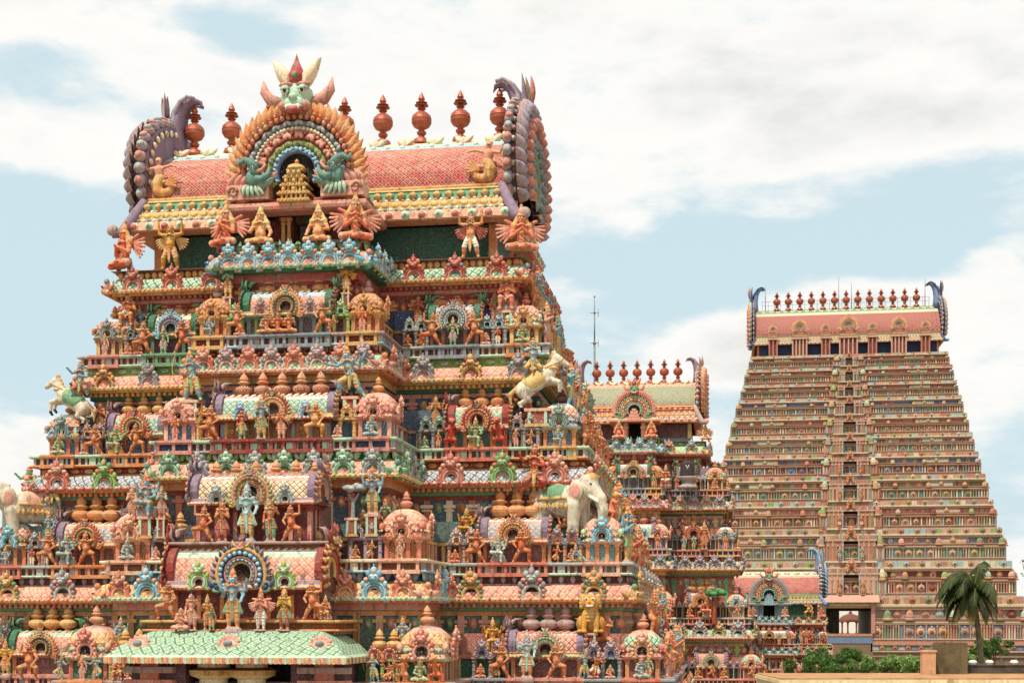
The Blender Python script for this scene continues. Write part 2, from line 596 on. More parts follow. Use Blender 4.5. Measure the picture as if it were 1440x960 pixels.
def kudu(mb, s, c1, c2, c3, hole='dark', style=0):
    """small horseshoe ornament, s = width"""
    R = s * .42
    if style == 0:      # leafy
        arch(mb, R, [(1, .72, .16, c1, None, 0), (.74, .5, .2, c2, None, 0), (.5, .36, .1, c3, None, 0)], hole, (9, .24, .40, c1, c2, .45), (c1, c3), None, thick=.1 * s, n=14)
    elif style == 1:    # beaded
        arch(mb, R, [(1, .7, .12, c1, c2, 11), (.68, .45, .2, c3, None, 0)], hole, None, (c1, c2), None, thick=.1 * s, n=14)
    else:               # lotus fan
        arch(mb, R, [(.8, .5, .14, c2, None, 0)], hole, (11, .36, .42, c1, c3, .1), (c3, c2), None, thick=.1 * s, n=14)
    zt = R * 1.6
    ell(mb, (0, -.1 * s, zt + .09 * s), (.19 * s, .14 * s, .15 * s), c1, 8, 6)
    ell(mb, (0, -.19 * s, zt + .05 * s), (.12 * s, .09 * s, .07 * s), c2, 7, 5)
    for k in (-1, 1):
        ell(mb, (k * .09 * s, -.21 * s, zt + .13 * s), (.05 * s, .04 * s, .04 * s), 'white', 5, 4)
        ell(mb, (k * .09 * s, -.245 * s, zt + .125 * s), .022 * s, 'dark', 5, 3)
        ell(mb, (k * .17 * s, -.08 * s, zt + .22 * s), (.10 * s, .08 * s, .12 * s), c2, 7, 5)
        ell(mb, (k * .25 * s, -.06 * s, zt + .04 * s), (.10 * s, .07 * s, .08 * s), c3, 7, 5)
        ell(mb, (k * .36 * s, -.06 * s, R * 1.35), (.08 * s, .07 * s, .11 * s), c1, 7, 5)
    ell(mb, (0, -.1 * s, zt + .30 * s), (.11 * s, .09 * s, .15 * s), c1, 7, 5)
    ell(mb, (0, -.17 * s, zt + .27 * s), (.05 * s, .05 * s, .07 * s), c3, 6, 4)
    ell(mb, (0, -.08 * s, zt + .47 * s), (.035 * s, .035 * s, .07 * s), c2, 6, 4)


def pot(mb, h, c, c2=None, lat=False, n=12):
    """pot finial, h tall; sits on z=0"""
    c2 = c2 or c
    pr = [(.20, 0), (.24, .02), (.24, .06), (.15, .10), (.12, .15), (.24, .20), (.32, .28), (.33, .36), (.28, .44), (.15, .50), (.13, .54), (.22, .57),
          (.24, .62), (.15, .66), (.14, .70), (.17, .73), (.14, .82), (.07, .92), (0, 1.0)]
    k = len(pr) - 1
    cols = [c] * k
    for i in (2, 3, 9, 10, 13):
        cols[i] = c2
    mats = [1 if lat and 4 <= i <= 8 else 0 for i in range(k)]
    lathe(mb, [(r * h, z * h) for r, z in pr], cols, n, mats=mats, lines=[C['maroon']] * k, cell=.07 * h)


def kalasam(mb, h, n=16):
    """copper ridge finial"""
    pr = [(.30, 0), (.33, .03), (.28, .10), (.14, .14), (.10, .17), (.17, .20), (.19, .235), (.11, .27), (.12, .29), (.30, .34), (.385, .41), (.39, .455), (.37, .465), (.39, .475),
          (.36, .54), (.24, .60), (.12, .625), (.10, .65), (.17, .675), (.10, .70), (.09, .72), (.26, .735), (.27, .745), (.12, .765), (.22, .785), (.225, .795), (.09, .815),
          (.10, .835), (.135, .86), (.10, .91), (.045, .96), (0, 1.0)]
    q = .5 * h / 1.0
    lathe(mb, [(r * q * .98, z * h) for r, z in pr], 'copper', n, mats=[3] * (len(pr) - 1))


def finial_mesh():
    return cached(('finial', 'kal'), lambda mb: kalasam(mb, 1.0))


def pot_mesh(c, c2=None, lat=False):
    return cached(('pot', c, c2, lat), lambda mb: pot(mb, 1.0, c, c2, lat))


def kudu_mesh(c1, c2, c3, hole='dark', style=0):
    return cached(('horseshoe_arch', c1, c2, c3, hole, style), lambda mb: kudu(mb, 1.0, c1, c2, c3, hole, style))


def pillar(mb, h, r, c, c2, n=8):
    pr = [(1.5, 0), (1.5, .07), (1.0, .09), (.95, .3), (1.1, .33), (1.1, .37), (.92, .40), (.85, .70), (1.3, .76), (1.35, .80), (.9, .83), (1.0, .86), (1.9, .93), (1.9, 1.0)]
    cols = [c2, c2, c, c2, c2, c2, c, c2, c2, c2, c, c2, c2]
    lathe(mb, [(a * r, z * h) for a, z in pr], cols, n)


def pillar_mesh(c, c2):
    return cached(('pillar', c, c2), lambda mb: pillar(mb, 1.0, .085, c, c2))


def kuta_dome(mb, pal):
    """square dome with rounded corners, unit width, 0.72 high. pal: eave1, eave2, roof, line, roof2, cap"""
    e1, e2, rf, ln, r2, cap = pal
    pr = [(.46, -.02), (.57, -.02), (.60, .03), (.53, .09), (.50, .12), (.50, .155), (.55, .17), (.55, .20), (.52, .215), (.535, .30), (.49, .41), (.40, .50), (.36, .525), (.27, .59), (.15, .62), (.0, .63)]
    cols = [e1, e1, e2, e1, e2, e1, e1, e1, rf, rf, rf, r2, r2, cap, cap]
    k = len(cols)
    mats = [1 if i in (8, 9, 10) else 0 for i in range(k)]
    q = .86
    lathe(mb, [(r * q, z) for r, z in pr], cols, 28, 5.0, mats=mats, lines=[ln] * k, cell=.085, rot=PI / 28)
    # corner volutes and a bead string
    for sx_ in (-1, 1):
        for sy_ in (-1, 1):
            ell(mb, (sx_ * .43, sy_ * .43, .23), (.07, .07, .09), e2, 6, 4)
    for t in np.linspace(-.42, .42, 9):
        for (x, y) in ((t, -.485), (.485, t), (-.485, t)):
            ell(mb, (x, y, .15), .026, cap, 5, 4)


def kuta_dome_mesh(pal):
    return cached(('dome',) + pal, lambda mb: kuta_dome(mb, pal))


def sala_roof(mb, L, D, H, pal, cell=.1):
    """barrel roof along X; pal: lip, band1, band2, roof, line, ridge1, ridge2"""
    lip, b1, b2, rf, ln, r1, r2 = pal
    pr = [(-.50, -.02), (-.62, -.02), (-.66, .03), (-.58, .10), (-.55, .13), (-.56, .19), (-.52, .205), (-.50, .21)]
    for a in np.linspace(0, 1, 7)[1:]:
        pr.append((-.50 * math.cos(a * PI / 2) ** .8 if a < 1 else 0.0, .21 + .79 * math.sin(a * PI / 2)))
    bands = [(lip, None, 0)] * 3 + [(b1, None, 0), (b2, None, 0), (b1, None, 0), (lip, None, 0)] + [(rf, ln, 1)] * 3 + [(r1, None, 0), (r2, None, 0), (r2, None, 0)]
    full = pr + [(-a, z) for a, z in pr[::-1][1:]]
    fb = bands + bands[::-1]
    per = 0
    for i in range(len(full) - 1):
        (a0, z0), (a1, z1) = full[i], full[i + 1]
        c, l_, mt = fb[i]
        p1 = per + math.dist((a0 * D, z0 * H), (a1 * D, z1 * H))
        P = [[(x, a * D, z * H) for a, z in ((a0, z0), (a1, z1))] for x in (-L / 2, L / 2)]
        uv = [[(x / cell / 2, q / cell / 2) for q in (per, p1)] for x in (-L / 2, L / 2)]
        per = p1
        grid(mb, P, c, l_, mt, False, uv)
    for s in (-1, 1):   # closed ends
        V = [(s * L / 2, a * D, z * H) for a, z in full] + [(s * L / 2, 0, .2 * H)]
        k = len(full)
        mb.add(V, [(i, i + 1, k) for i in range(k - 1)] + [(k - 1, 0, k)], C['plum'])
    nb = max(4, int(L / .09))
    for x in np.linspace(-L / 2 + .04, L / 2 - .04, nb):   # beads under the ridge and drops on the lip
        ell(mb, (x, -.285 * D, .865 * H), (.032, .03, .032), 'white' if r1 != 'white' else b1, 5, 4)
        ell(mb, (x, -.655 * D, .03 * H), (.03, .02, .028), b2, 5, 4)
    for x in np.arange(-L / 2 + .1, L / 2 - .05, .17):
        leaf(mb, x, .93 * H, .1, .15, .08, b1, r1, -.2 * D, th=.03, curl=.3)


def sala_gable(mb, D, H, c1, c2, c3, horn):
    """scalloped gable end with a curling horn and a mask; faces +X, unit built at x=0"""
    with mb.tf(ROT('Z', PI / 2)):
        # (built facing -Y, turned to +X)
        R = D * .56
        with mb.tf(np.array(Matrix.Diagonal((1, 1, H / (R * 1.55), 1)))):
            arch(mb, R, [(1.0, .8, .14, c1, c3, 13), (.8, .55, .12, c2, None, 0), (.55, .35, .1, c3, None, 0)], 'dark', (15, .26, .3, c1, c3, .25), (c2, c1), None, thick=.16, n=14)
        # hood horn behind the mask, curling back over the roof
        hp = [(0, .02, H * .92), (0, -.05, H * 1.1), (0, .0, H * 1.3), (0, .10, H * 1.45), (0, .24, H * 1.50)]
        tube(mb, hp, [.16 * D, .20 * D, .17 * D, .10 * D, .01], horn, 7, True, .45)
        for k in (-1, 1):
            leaf(mb, k * .08 * D, H * 1.05, PI / 2 - k * .2, .5 * H, .24 * D, horn, c1, .02, curl=-k * .3)
        kirti(mb, 0, H * .98, .5 * D, c3, c1, 'white', c2, y=-.05)


def gable_mesh(D, H, c1, c2, c3, horn):
    return cached(('gable', D, H, c1, c2, c3, horn), lambda mb: sala_gable(mb, D, H, c1, c2, c3, horn))


NASI_STYLES = {}


def nasi(mb, R, p, hole='dark'):
    """large arch of a shrine roof; p: outer, mid, mid2, inner, foot, mask"""
    o, m1, m2, i_, ft, mk = p
    arch(mb, R, [(1.0, .82, .10, o, None, 0), (.84, .66, .16, m1, m2, 17), (.66, .54, .12, i_, None, 0), (.54, .46, .16, m2, m1, 15), (.46, .36, .10, o, None, 0)], hole, (21, .26, .20, o, m1, .45), (ft, m1), (.55, mk, o, 'white', m1), thick=.14, n=22)


def nasi_mesh(p, hole='dark'):
    return cached(('great_arch',) + p + (hole,), lambda mb: nasi(mb, 1.0, p, hole))


def edge_items(rect, spacing, edges, inset=.06):
    """points and turns along the front (F), right (R) and left (L) edges of a rectangle (x0,x1,yf,yb)"""
    x0, x1, yf, yb = rect
    for e in edges:
        if e == 'F':
            n = max(1, int(round((x1 - x0) / spacing)))
            for i in range(n):
                yield x0 + (i + .5) * (x1 - x0) / n, yf, 0.0, i
        else:
            n = max(1, int(round((yb - yf) / spacing)))
            for i in range(n):
                yield (x1 if e == 'R' else x0), yf + (i + .5) * (yb - yf) / n, (PI / 2 if e == 'R' else -PI / 2), i


def frieze(mb, rect, z, h, style, c1, c2, back, edges='FR'):
    """carved strip: a back band with raised leaves, ovals, beads or heads along it"""
    x0, x1, yf, yb = rect
    path = [(x0, yf), (x1, yf), (x1, yb), (x0, yb)]
    sweep(mb, path, [(-.02, z), (-.02, z + h)], [(back, None, 0)])
    sp = {'oval': .36, 'leaf': .30, 'bead': .17, 'scroll': .30, 'drop': .26}[style]
    g_ = 1.3 if style in ('leaf', 'scroll') else 1.0
    for x, y, rz, i in edge_items(rect, sp * h / .2, edges):
        with mb.tf(T(x, y, z, rz, g_)):
            cc = c1 if i % 2 else c2
            if style == 'oval':
                ell(mb, (0, 0, h * .5), (h * .62, h * .22, h * .3), c1, 8, 5)
                ell(mb, (0, -h * .12, h * .5), (h * .34, h * .2, h * .14), c2, 6, 4)
                ell(mb, (h * .9, 0, h * .5), h * .13, c2, 5, 4)
            elif style == 'bead':
                ell(mb, (0, 0, h * .45), (h * .40, h * .3, h * .42), cc, 7, 5)
            elif style == 'drop':
                leaf(mb, 0, h * .98, -PI / 2, h * .95, h * .62, c1, c2, -.01)
            elif style == 'leaf':
                k = 1 if i % 2 else -1
                leaf(mb, 0, h * .08, PI / 2 + .5 * k, h * 1.1, h * .55, cc, c2, -.02, curl=-.5 * k)
                leaf(mb, k * h * .1, h * .2, PI / 2 - .9 * k, h * .9, h * .5, c1, cc, -.03, curl=.5 * k)
                ell(mb, (-k * h * .3, -h * .15, h * .62), h * .22, c2, 6, 4)
            else:
                k = 1 if i % 2 else -1
                tube(mb, [(h * .45 * (1 - t * .75) * math.cos(k * t * 5.2) - k * h * .1, -.02, h * .5 + h * .42 * (1 - t * .75) * math.sin(k * t * 5.2)) for t in np.linspace(0, 1, 9)],
                     np.linspace(.13, .08, 9) * h, cc, 5)
                leaf(mb, k * h * .4, h * .3, PI / 2 - k * .3, h * .75, h * .32, c1, c2, -.02, curl=k * .4)


def ledge(mb, path, z, s, c1, c2, c3, closed=True, posts=True, rect=None, edges='FR'):
    """railing band: two mouldings with little posts over a dark recess; its top is the floor at z"""
    sweep(mb, path, [(-.4, z - .30 * s), (.0, z - .30 * s), (.02, z - .27 * s), (.0, z - .24 * s), (-.10 * s, z - .24 * s), (-.10 * s, z - .08 * s), (.0, z - .08 * s),
                     (.045 * s, z - .05 * s), (.045 * s, z - .015 * s), (0.03 * s, z), (-.5 * s, z)],
          [(c2, None, 0), (c2, None, 0), (c2, None, 0), (c2, None, 0), ('brown', None, 0), (c1, None, 0), (c1, None, 0), (c1, None, 0), (c1, None, 0), (c1, None, 0)], closed)
    if posts and rect:
        for x, y, rz, i in edge_items(rect, .17 * s, edges):
            with mb.tf(T(x, y, 0, rz)):
                if i % 5 == 4:
                    box(mb, -.085 * s, .085 * s, .01 * s, .10 * s, z - .24 * s, z - .08 * s, c1)
                else:
                    box(mb, -.028 * s, .028 * s, .02 * s, .09 * s, z - .24 * s, z - .08 * s, c3)


def kapota(mb, path, zb, h, out, base, line, lipc, under, top, closed=True, cell=.12):
    """rolled cornice painted with scales"""
    k = [(-.25, zb - .10 * h), (out * .55, zb - .10 * h), (out * .62, zb), (out * 1.0, zb), (out * 1.04, zb + .10 * h), (out * .98, zb + .16 * h), (out * .95, zb + .2 * h), (out * .90, zb + .40 * h),
         (out * .72, zb + .65 * h), (out * .42, zb + .85 * h), (out * .08, zb + .94 * h), (out * .08, zb + h), (-.25, zb + h)]
    b = [(under, None, 0)] * 3 + [(lipc, None, 0), (lipc, None, 0), (under, None, 0), (base, line, 1), (base, line, 1), (base, line, 1), (base, line, 1), (top, None, 0), (top, None, 0)]
    sweep(mb, path, k, b, closed, cell)


def beads_row(mb, rect, z, r, sp, cols, edges='FR', out=0.0):
    x0, x1, yf, yb = rect
    for x, y, rz, i in edge_items((x0 - out, x1 + out, yf - out, yb), sp, edges):
        ell(mb, (x, y, z), r, cols[i % len(cols)], 5, 4)


def dentils(mb, rect, z0, z1, wdt, sp, dep, c, edges='FR'):
    for x, y, rz, i in edge_items(rect, sp, edges):
        with mb.tf(T(x, y, 0, rz)):
            box(mb, -wdt / 2, wdt / 2, -dep, .03, z0, z1, c)
# ------------------------------------------------------------------ sculpted figures: signed distance shapes meshed with surface nets
def sdf_mesh(name, prims, h):
    """prims: ('c',a,b,ra,rb,colour,k) tapered capsule | ('e',c,r,colour,k) ellipsoid | ('t',c,R,r,colour,k,tilt) ring. Returns V, quads, colour keys per vertex"""
    lo = np.full(3, 1e9)
    hi = -lo
    bb = []
    for p in prims:
        if p[0] == 'c':
            a, b = np.array(p[1], float), np.array(p[2], float)
            r = max(p[3], p[4])
            l, u = np.minimum(a, b) - r, np.maximum(a, b) + r
        elif p[0] == 'e':
            c, r = np.array(p[1], float), np.array(p[2], float) * np.ones(3)
            l, u = c - r, c + r
        else:
            c = np.array(p[1], float)
            l, u = c - p[2] - p[3], c + p[2] + p[3]
        bb.append((l, u))
        lo, hi = np.minimum(lo, l), np.maximum(hi, u)
    lo = lo - 3 * h
    n = np.ceil((hi + 3 * h - lo) / h).astype(int) + 1
    D = np.full(n, 1e3, np.float32)
    K = np.zeros(n, np.int16)
    ax = [lo[i] + h * np.arange(n[i]) for i in range(3)]
    keys = []
    for p, (l, u) in zip(prims, bb):
        k = p[6] if p[0] == 'c' else p[4] if p[0] == 'e' else p[5]
        cn = p[5] if p[0] == 'c' else p[3] if p[0] == 'e' else p[4]
        if cn not in keys:
            keys.append(cn)
        ci = keys.index(cn)
        i0 = np.maximum(((l - k - 2.5 * h - lo) / h).astype(int), 0)
        i1 = np.minimum(((u + k + 2.5 * h - lo) / h).astype(int) + 2, n)
        X = ax[0][i0[0]:i1[0], None, None]
        Y = ax[1][None, i0[1]:i1[1], None]
        Z = ax[2][None, None, i0[2]:i1[2]]
        if p[0] == 'c':
            a, b = np.array(p[1], float), np.array(p[2], float)
            d = b - a
            t = np.clip(((X - a[0]) * d[0] + (Y - a[1]) * d[1] + (Z - a[2]) * d[2]) / max(d @ d, 1e-9), 0, 1)
            sd = np.sqrt((X - a[0] - t * d[0]) ** 2 + (Y - a[1] - t * d[1]) ** 2 + (Z - a[2] - t * d[2]) ** 2) - (p[3] + (p[4] - p[3]) * t)
        elif p[0] == 'e':
            c = p[1]
            r = np.array(p[2], float) * np.ones(3)
            q0 = np.sqrt(((X - c[0]) / r[0]) ** 2 + ((Y - c[1]) / r[1]) ** 2 + ((Z - c[2]) / r[2]) ** 2)
            q1 = np.sqrt(((X - c[0]) / r[0] ** 2) ** 2 + ((Y - c[1]) / r[1] ** 2) ** 2 + ((Z - c[2]) / r[2] ** 2) ** 2)
            sd = q0 * (q0 - 1) / np.maximum(q1, 1e-6)
        else:
            c = p[1]
            tl = p[6] if len(p) > 6 else 0.0
            y2 = (Y - c[1]) * math.cos(tl) - (Z - c[2]) * math.sin(tl)
            z2 = (Y - c[1]) * math.sin(tl) + (Z - c[2]) * math.cos(tl)
            sd = np.sqrt((np.sqrt((X - c[0]) ** 2 + y2 ** 2) - p[2]) ** 2 + z2 ** 2) - p[3]
        sl_ = tuple(slice(a, b) for a, b in zip(i0, i1))
        d1 = D[sl_]
        kk = max(k, 1e-4)
        hh = np.clip(0.5 + 0.5 * (d1 - sd) / kk, 0, 1)
        nd = d1 * (1 - hh) + sd * hh - kk * hh * (1 - hh)
        far = d1 > 100
        nd = np.where(far, sd, nd)
        K[sl_] = np.where((sd < d1) | far, ci, K[sl_])
        D[sl_] = nd
    ins = D < 0
    # surface nets
    c8 = [(i, j, k) for i in (0, 1) for j in (0, 1) for k in (0, 1)]
    sh = tuple(x - 1 for x in n)

    def cor(A, c):
        return A[c[0]:c[0] + sh[0], c[1]:c[1] + sh[1], c[2]:c[2] + sh[2]]
    cnt = sum(cor(ins, c).astype(np.int8) for c in c8)
    act = (cnt > 0) & (cnt < 8)
    idx = np.argwhere(act)
    vid = np.full(sh, -1, np.int64)
    vid[act] = np.arange(len(idx))
    vals = np.stack([cor(D, c)[act] for c in c8], 1)
    acc = np.zeros((len(idx), 3))
    num = np.zeros(len(idx))
    for a in range(8):
        for b in range(a + 1, 8):
            df = np.array(c8[b]) - np.array(c8[a])
            if np.abs(df).sum() != 1:
                continue
            va, vb = vals[:, a], vals[:, b]
            cr = (va < 0) != (vb < 0)
            t = np.where(cr, va / np.where(cr, va - vb, 1), 0)
            acc += np.where(cr[:, None], np.array(c8[a]) + t[:, None] * df, 0)
            num += cr
    loc = acc / num[:, None]
    V = lo + h * (idx + loc)
    g = idx + np.round(loc).astype(int)
    kv = K[g[:, 0], g[:, 1], g[:, 2]]
    Q = []
    for axn in range(3):
        s0 = [slice(1, sh[i]) for i in range(3)]
        s1 = list(s0)
        s0[axn] = slice(0, sh[axn])
        s1[axn] = slice(1, sh[axn] + 1)
        A, B = ins[tuple(s0)], ins[tuple(s1)]
        e = np.argwhere(A != B)
        flip = A[A != B]
        base = e + 1
        base[:, axn] = e[:, axn]
        o1, o2 = [(1, 2), (2, 0), (0, 1)][axn]
        q = []
        for (u, v) in ((1, 1), (0, 1), (0, 0), (1, 0)):
            w_ = base.copy()
            w_[:, o1] -= u
            w_[:, o2] -= v
            q.append(vid[w_[:, 0], w_[:, 1], w_[:, 2]])
        q = np.stack(q, 1)
        q[~flip] = q[~flip][:, ::-1]
        Q.append(q)
    return V, np.concatenate(Q), kv, keys


SHAPES = {}


def figure_mesh(name, key, prims, h, pal):
    """mesh of a sculpted shape, painted with a palette {colour key: colour}; geometry is shared between palettes"""
    pk = (name, key, tuple(sorted(pal.items())))
    if pk in CACHE:
        return CACHE[pk]
    if (name, key) not in SHAPES:
        SHAPES[(name, key)] = sdf_mesh(name, prims, h)
    V, Q, kv, keys = SHAPES[(name, key)]
    me = bpy.data.meshes.new(name)
    me.vertices.add(len(V))
    me.vertices.foreach_set('co', V.astype(np.float32).ravel())
    me.loops.add(Q.size)
    me.loops.foreach_set('vertex_index', Q.astype(np.int32).ravel())
    me.polygons.add(len(Q))
    me.polygons.foreach_set('loop_start', np.arange(0, Q.size, 4, dtype=np.int32))
    me.polygons.foreach_set('use_smooth', np.ones(len(Q), bool))
    me.materials.append(MATS[0])
    me.update(calc_edges=True)
    lut = np.array([col(pal.get(k, k)) for k in keys], np.float32)
    x = np.ones((len(V), 4), np.float32)
    x[:, :3] = lut[kv]
    a = me.attributes.new('Col', 'FLOAT_COLOR', 'POINT')
    a.data.foreach_set('color', x.ravel())
    CACHE[pk] = me
    return me


def V3(*a):
    return np.array(a, float)


def human(pelvis=.5, knee=None, foot=None, arms=None, lean=(0, 0), crown='tall', tilt=0.0, long_cloth=False, garment=True, hair=False, belly=.0, chest_cloth=False, px=0.0, beard=False, four=None):
    """one figure, 1 unit from sole to crown of the head, facing -Y. Returns {part: prims}"""
    B = []
    pz = pelvis
    P = V3(px, 0, pz)
    W = P + V3(lean[0] * .4, lean[1] * .4, .12)
    Ch = P + V3(lean[0], lean[1], .25)
    Nk = P + V3(lean[0] * 1.25, lean[1] * 1.25 - .005, .345)
    Hd = P + V3(lean[0] * 1.4 + tilt * .5, lean[1] * 1.4 - .02, .425)
    hp = [P + V3(s * .065, 0, -.02) for s in (-1, 1)]
    knee = knee or [V3(s * .075, -.015, .27) for s in (-1, 1)]
    foot = foot or [V3(s * .08, 0, .04) for s in (-1, 1)]
    lg = 'cloth' if garment else 'skin'
    B += [('e', P, (.105, .085, .085), lg, .03), ('c', P + V3(0, 0, .02), W, .078, .068, 'skin', .03), ('e', Ch + V3(0, 0, -.02), (.108, .075, .095), 'skin' if not chest_cloth else 'top', .04),
          ('c', Ch, Ch + V3(0, 0, .05), .08, .07, 'skin' if not chest_cloth else 'top', .03), ('c', Nk - V3(0, 0, .03), Nk + V3(0, 0, .03), .042, .036, 'skin', .02)]
    if belly:
        B.append(('e', W + V3(0, -.03, -.02), (.095 + belly * .5, .08 + belly, .085), 'skin', .04))
    B += [('t', P + V3(0, 0, .045), .088, .017, 'gold', .005), ('t', Nk + V3(0, -.03, -.05), .06, .015, 'gold', .005, .7), ('e', Ch + V3(0, -.075, -.06), (.035, .016, .03), 'gold', .01),
          ('c', Ch + V3(-.08, -.04, .07), W + V3(.05, -.075, 0), .012, .010, 'gold', .004)]
    # garland, second necklace, shoulder pieces, pleats
    for i in range(15):
        a = PI * i / 14
        B.append(('e', Ch + V3(.085 * math.cos(a), -.075 - .03 * math.sin(a), .05 - .27 * math.sin(a) ** .8), (.017, .014, .017), 'gem' if i % 2 else 'sash', .003))
    B += [('t', Nk + V3(0, -.045, -.085), .078, .011, 'gem', .003, .8)]
    for s in (-1, 1):
        B.append(('e', Ch + V3(s * .125, -.01, .085), (.045, .045, .022), 'gold', .008))
    # head and face
    B += [('e', Hd, (.066, .072, .085), 'skin', .015), ('e', Hd + V3(0, -.03, -.045), (.046, .045, .042), 'skin', .02), ('c', Hd + V3(0, -.07, .012), Hd + V3(0, -.086, -.016), .009, .015, 'skin', .008),
          ('e', Hd + V3(0, -.073, -.046), (.022, .01, .008), 'red', .003)]
    for s in (-1, 1):
        B += [('e', Hd + V3(s * .027, -.067, .014), (.021, .010, .013), 'white', .003), ('e', Hd + V3(s * .027, -.075, .014), (.011, .006, .010), 'dark', .002), ('c', Hd + V3(s * .010, -.070, .036), Hd + V3(s * .046, -.058, .038), .007, .006, 'dark', .002),
              ('e', Hd + V3(s * .068, -.0, -.0), (.014, .02, .03), 'skin', .006), ('e', Hd + V3(s * .078, -.01, -.045), (.018, .018, .022), 'gold', .004)]
    if beard:
        B.append(('e', Hd + V3(0, -.062, -.075), (.04, .025, .035), 'dark', .012))
    B.append(('e', Hd + V3(0, .02, .022), (.072, .07, .078), 'hair', .01))
    if hair:
        for s in (-1, 1):
            B += [('c', Hd + V3(s * .06, .02, .03), Hd + V3(s * .115, .02, -.12), .035, .05, 'hair', .02), ('c', Hd + V3(s * .115, .02, -.12), Hd + V3(s * .10, .02, -.19), .05, .03, 'hair', .02)]
    # legs
    for s, hpt, k, f in zip((-1, 1), hp, knee, foot):
        k, f = V3(*k), V3(*f)
        B += [('c', hpt, k, .078, .055, lg, .03), ('c', k, k + (f - k) * .4, .052, .05, lg if long_cloth else 'skin', .02), ('c', k + (f - k) * .35, f, .05, .03, lg if long_cloth else 'skin', .02),
              ('t', f + V3(0, 0, .02), .036, .012, 'gold', .004)]
        for q_ in (.35, .7):
            m_ = hpt + (k - hpt) * q_
            B.append(('e', m_ + V3(0, -.03, 0), (.058, .052, .012), 'sash' if garment else 'gold', .004))
        fd = V3(s * .025, -.075, -.022)
        if f[2] > .09:
            fd = V3(-s * .05, -.04, 0)
        B += [('c', f + V3(0, .012, -.012), f + fd, .027, .021, 'skin', .012)]
    if garment:
        mid = (V3(*knee[0]) + V3(*knee[1])) / 2
        B += [('c', P + V3(0, -.075, .02), V3(px * .5 + mid[0] * .5, mid[1] - .03, max(mid[2] - .1, .03)), .035, .022, 'sash', .01)]
        for s in (-1, 1):
            B += [('c', P + V3(s * .10, -.03, .02), P + V3(s * .16, -.02, -.17), .026, .04, 'sash', .012), ('c', P + V3(s * .03, -.09, .02), V3(px * .5 + mid[0] * .5 + s * .022, mid[1] - .05, max(mid[2] - .06, .05)), .012, .010, 'gold', .003),
                  ('e', P + V3(s * .05, -.085, .02), (.03, .02, .022), 'gold', .004)]
    # arms
    arms = arms or [(V3(s * .19, .0, -.10), V3(s * .15, -.10, -.15)) for s in (-1, 1)]
    sets = [(arms, 0.0)] + ([(four, .04)] if four else [])
    for arr, yo in sets:
        for s, (e, hnd) in zip((-1, 1), arr):
            S = Ch + V3(s * .115, yo, .055)
            e, hnd = Ch + V3(*e) + V3(0, yo, 0), Ch + V3(*hnd) + V3(0, yo, 0)
            B += [('e', S, (.052, .05, .05), 'skin', .03), ('c', S, e, .044, .034, 'skin', .015), ('c', e, hnd, .034, .024, 'skin', .012), ('t', S + (e - S) * .5, .036, .014, 'gold', .003),
                  ('e', hnd - (hnd - e) * .12, (.028, .028, .02), 'gold', .004)]
            d = (hnd - e) / (np.linalg.norm(hnd - e) + 1e-6)
            sd_ = np.cross(d, V3(0, 1, 0))
            sd_ = sd_ / (np.linalg.norm(sd_) + 1e-6)
            B += [('e', hnd + d * .02, (.024, .022, .026), 'skin', .01)]
            for q in (-1.5, -.5, .5, 1.5):
                B.append(('c', hnd + d * .03 + sd_ * q * .012, hnd + d * (.065 - abs(q) * .006) + sd_ * q * .014 + V3(0, -.012, 0), .009, .007, 'skin', .003))
            B.append(('c', hnd + sd_ * .02 * s, hnd + d * .03 + sd_ * .042 * s, .010, .007, 'skin', .004))
    out = {'body': B}
    top = Hd + V3(0, .005, .05)
    if crown == 'tall':
        out['crown'] = [('t', top + V3(0, -.0, -.005), .066, .017, 'gold', .005), ('c', top + V3(0, .005, .02), top + V3(0, .01, .09), .066, .045, 'gold', .01), ('t', top + V3(0, .01, .07), .052, .012, 'gem', .003),
                        ('c', top + V3(0, .01, .09), top + V3(0, .012, .15), .042, .026, 'gold', .01), ('e', top + V3(0, .012, .172), (.03, .03, .022), 'gem', .006), ('c', top + V3(0, .012, .18), top + V3(0, .012, .21), .014, .004, 'gold', .006),
                        ('e', top + V3(0, -.062, .03), (.026, .02, .034), 'gem', .005)]
    elif crown == 'low':
        out['crown'] = [('t', top + V3(0, 0, -.005), .066, .018, 'gold', .005), ('e', top + V3(0, .01, .03), (.062, .062, .05), 'gem', .01), ('c', top + V3(0, .02, .07), top + V3(0, .02, .10), .03, .012, 'gold', .01)]
    elif crown == 'bun':
        B += [('e', top + V3(0, .015, .045), (.042, .042, .04), 'hair', .015)]
    out['_pts'] = (P, Ch, Hd)
    return out


def wing_prims(Ch, s, up=False):
    pr = []
    for i in range(6):
        t = i / 5
        a = (-1.25 + t * .95) if not up else (-.95 + t * 1.05)
        Lw = .34 - .06 * abs(t - .4)
        r0 = Ch + V3(s * .07, .07, .05)
        e = Ch + V3(s * (.10 + Lw * math.cos(a) * .95), .09, .06 + Lw * math.sin(a))
        pr.append(('c', r0, e, .030, .020, 'wing' if i % 2 else 'wing2', .006))
    pr.append(('c', Ch + V3(s * .06, .06, .07), Ch + V3(s * .25, .07, .10 + (.06 if up else 0)), .04, .03, 'wing', .02))
    return pr


def cross_legs():
    return dict(pelvis=.14, knee=[V3(-.22, -.12, .085), V3(.22, -.12, .085)], foot=[V3(.06, -.2, .10), V3(-.06, -.2, .075)])


POSES = {}


def pose(name, wings=None, **kw):
    h = human(**kw)
    P, Ch, Hd = h.pop('_pts')
    if wings:
        h['wing.L'] = wing_prims(Ch, -1, wings == 'up')
        h['wing.R'] = wing_prims(Ch, 1, wings == 'up')
    POSES[name] = h


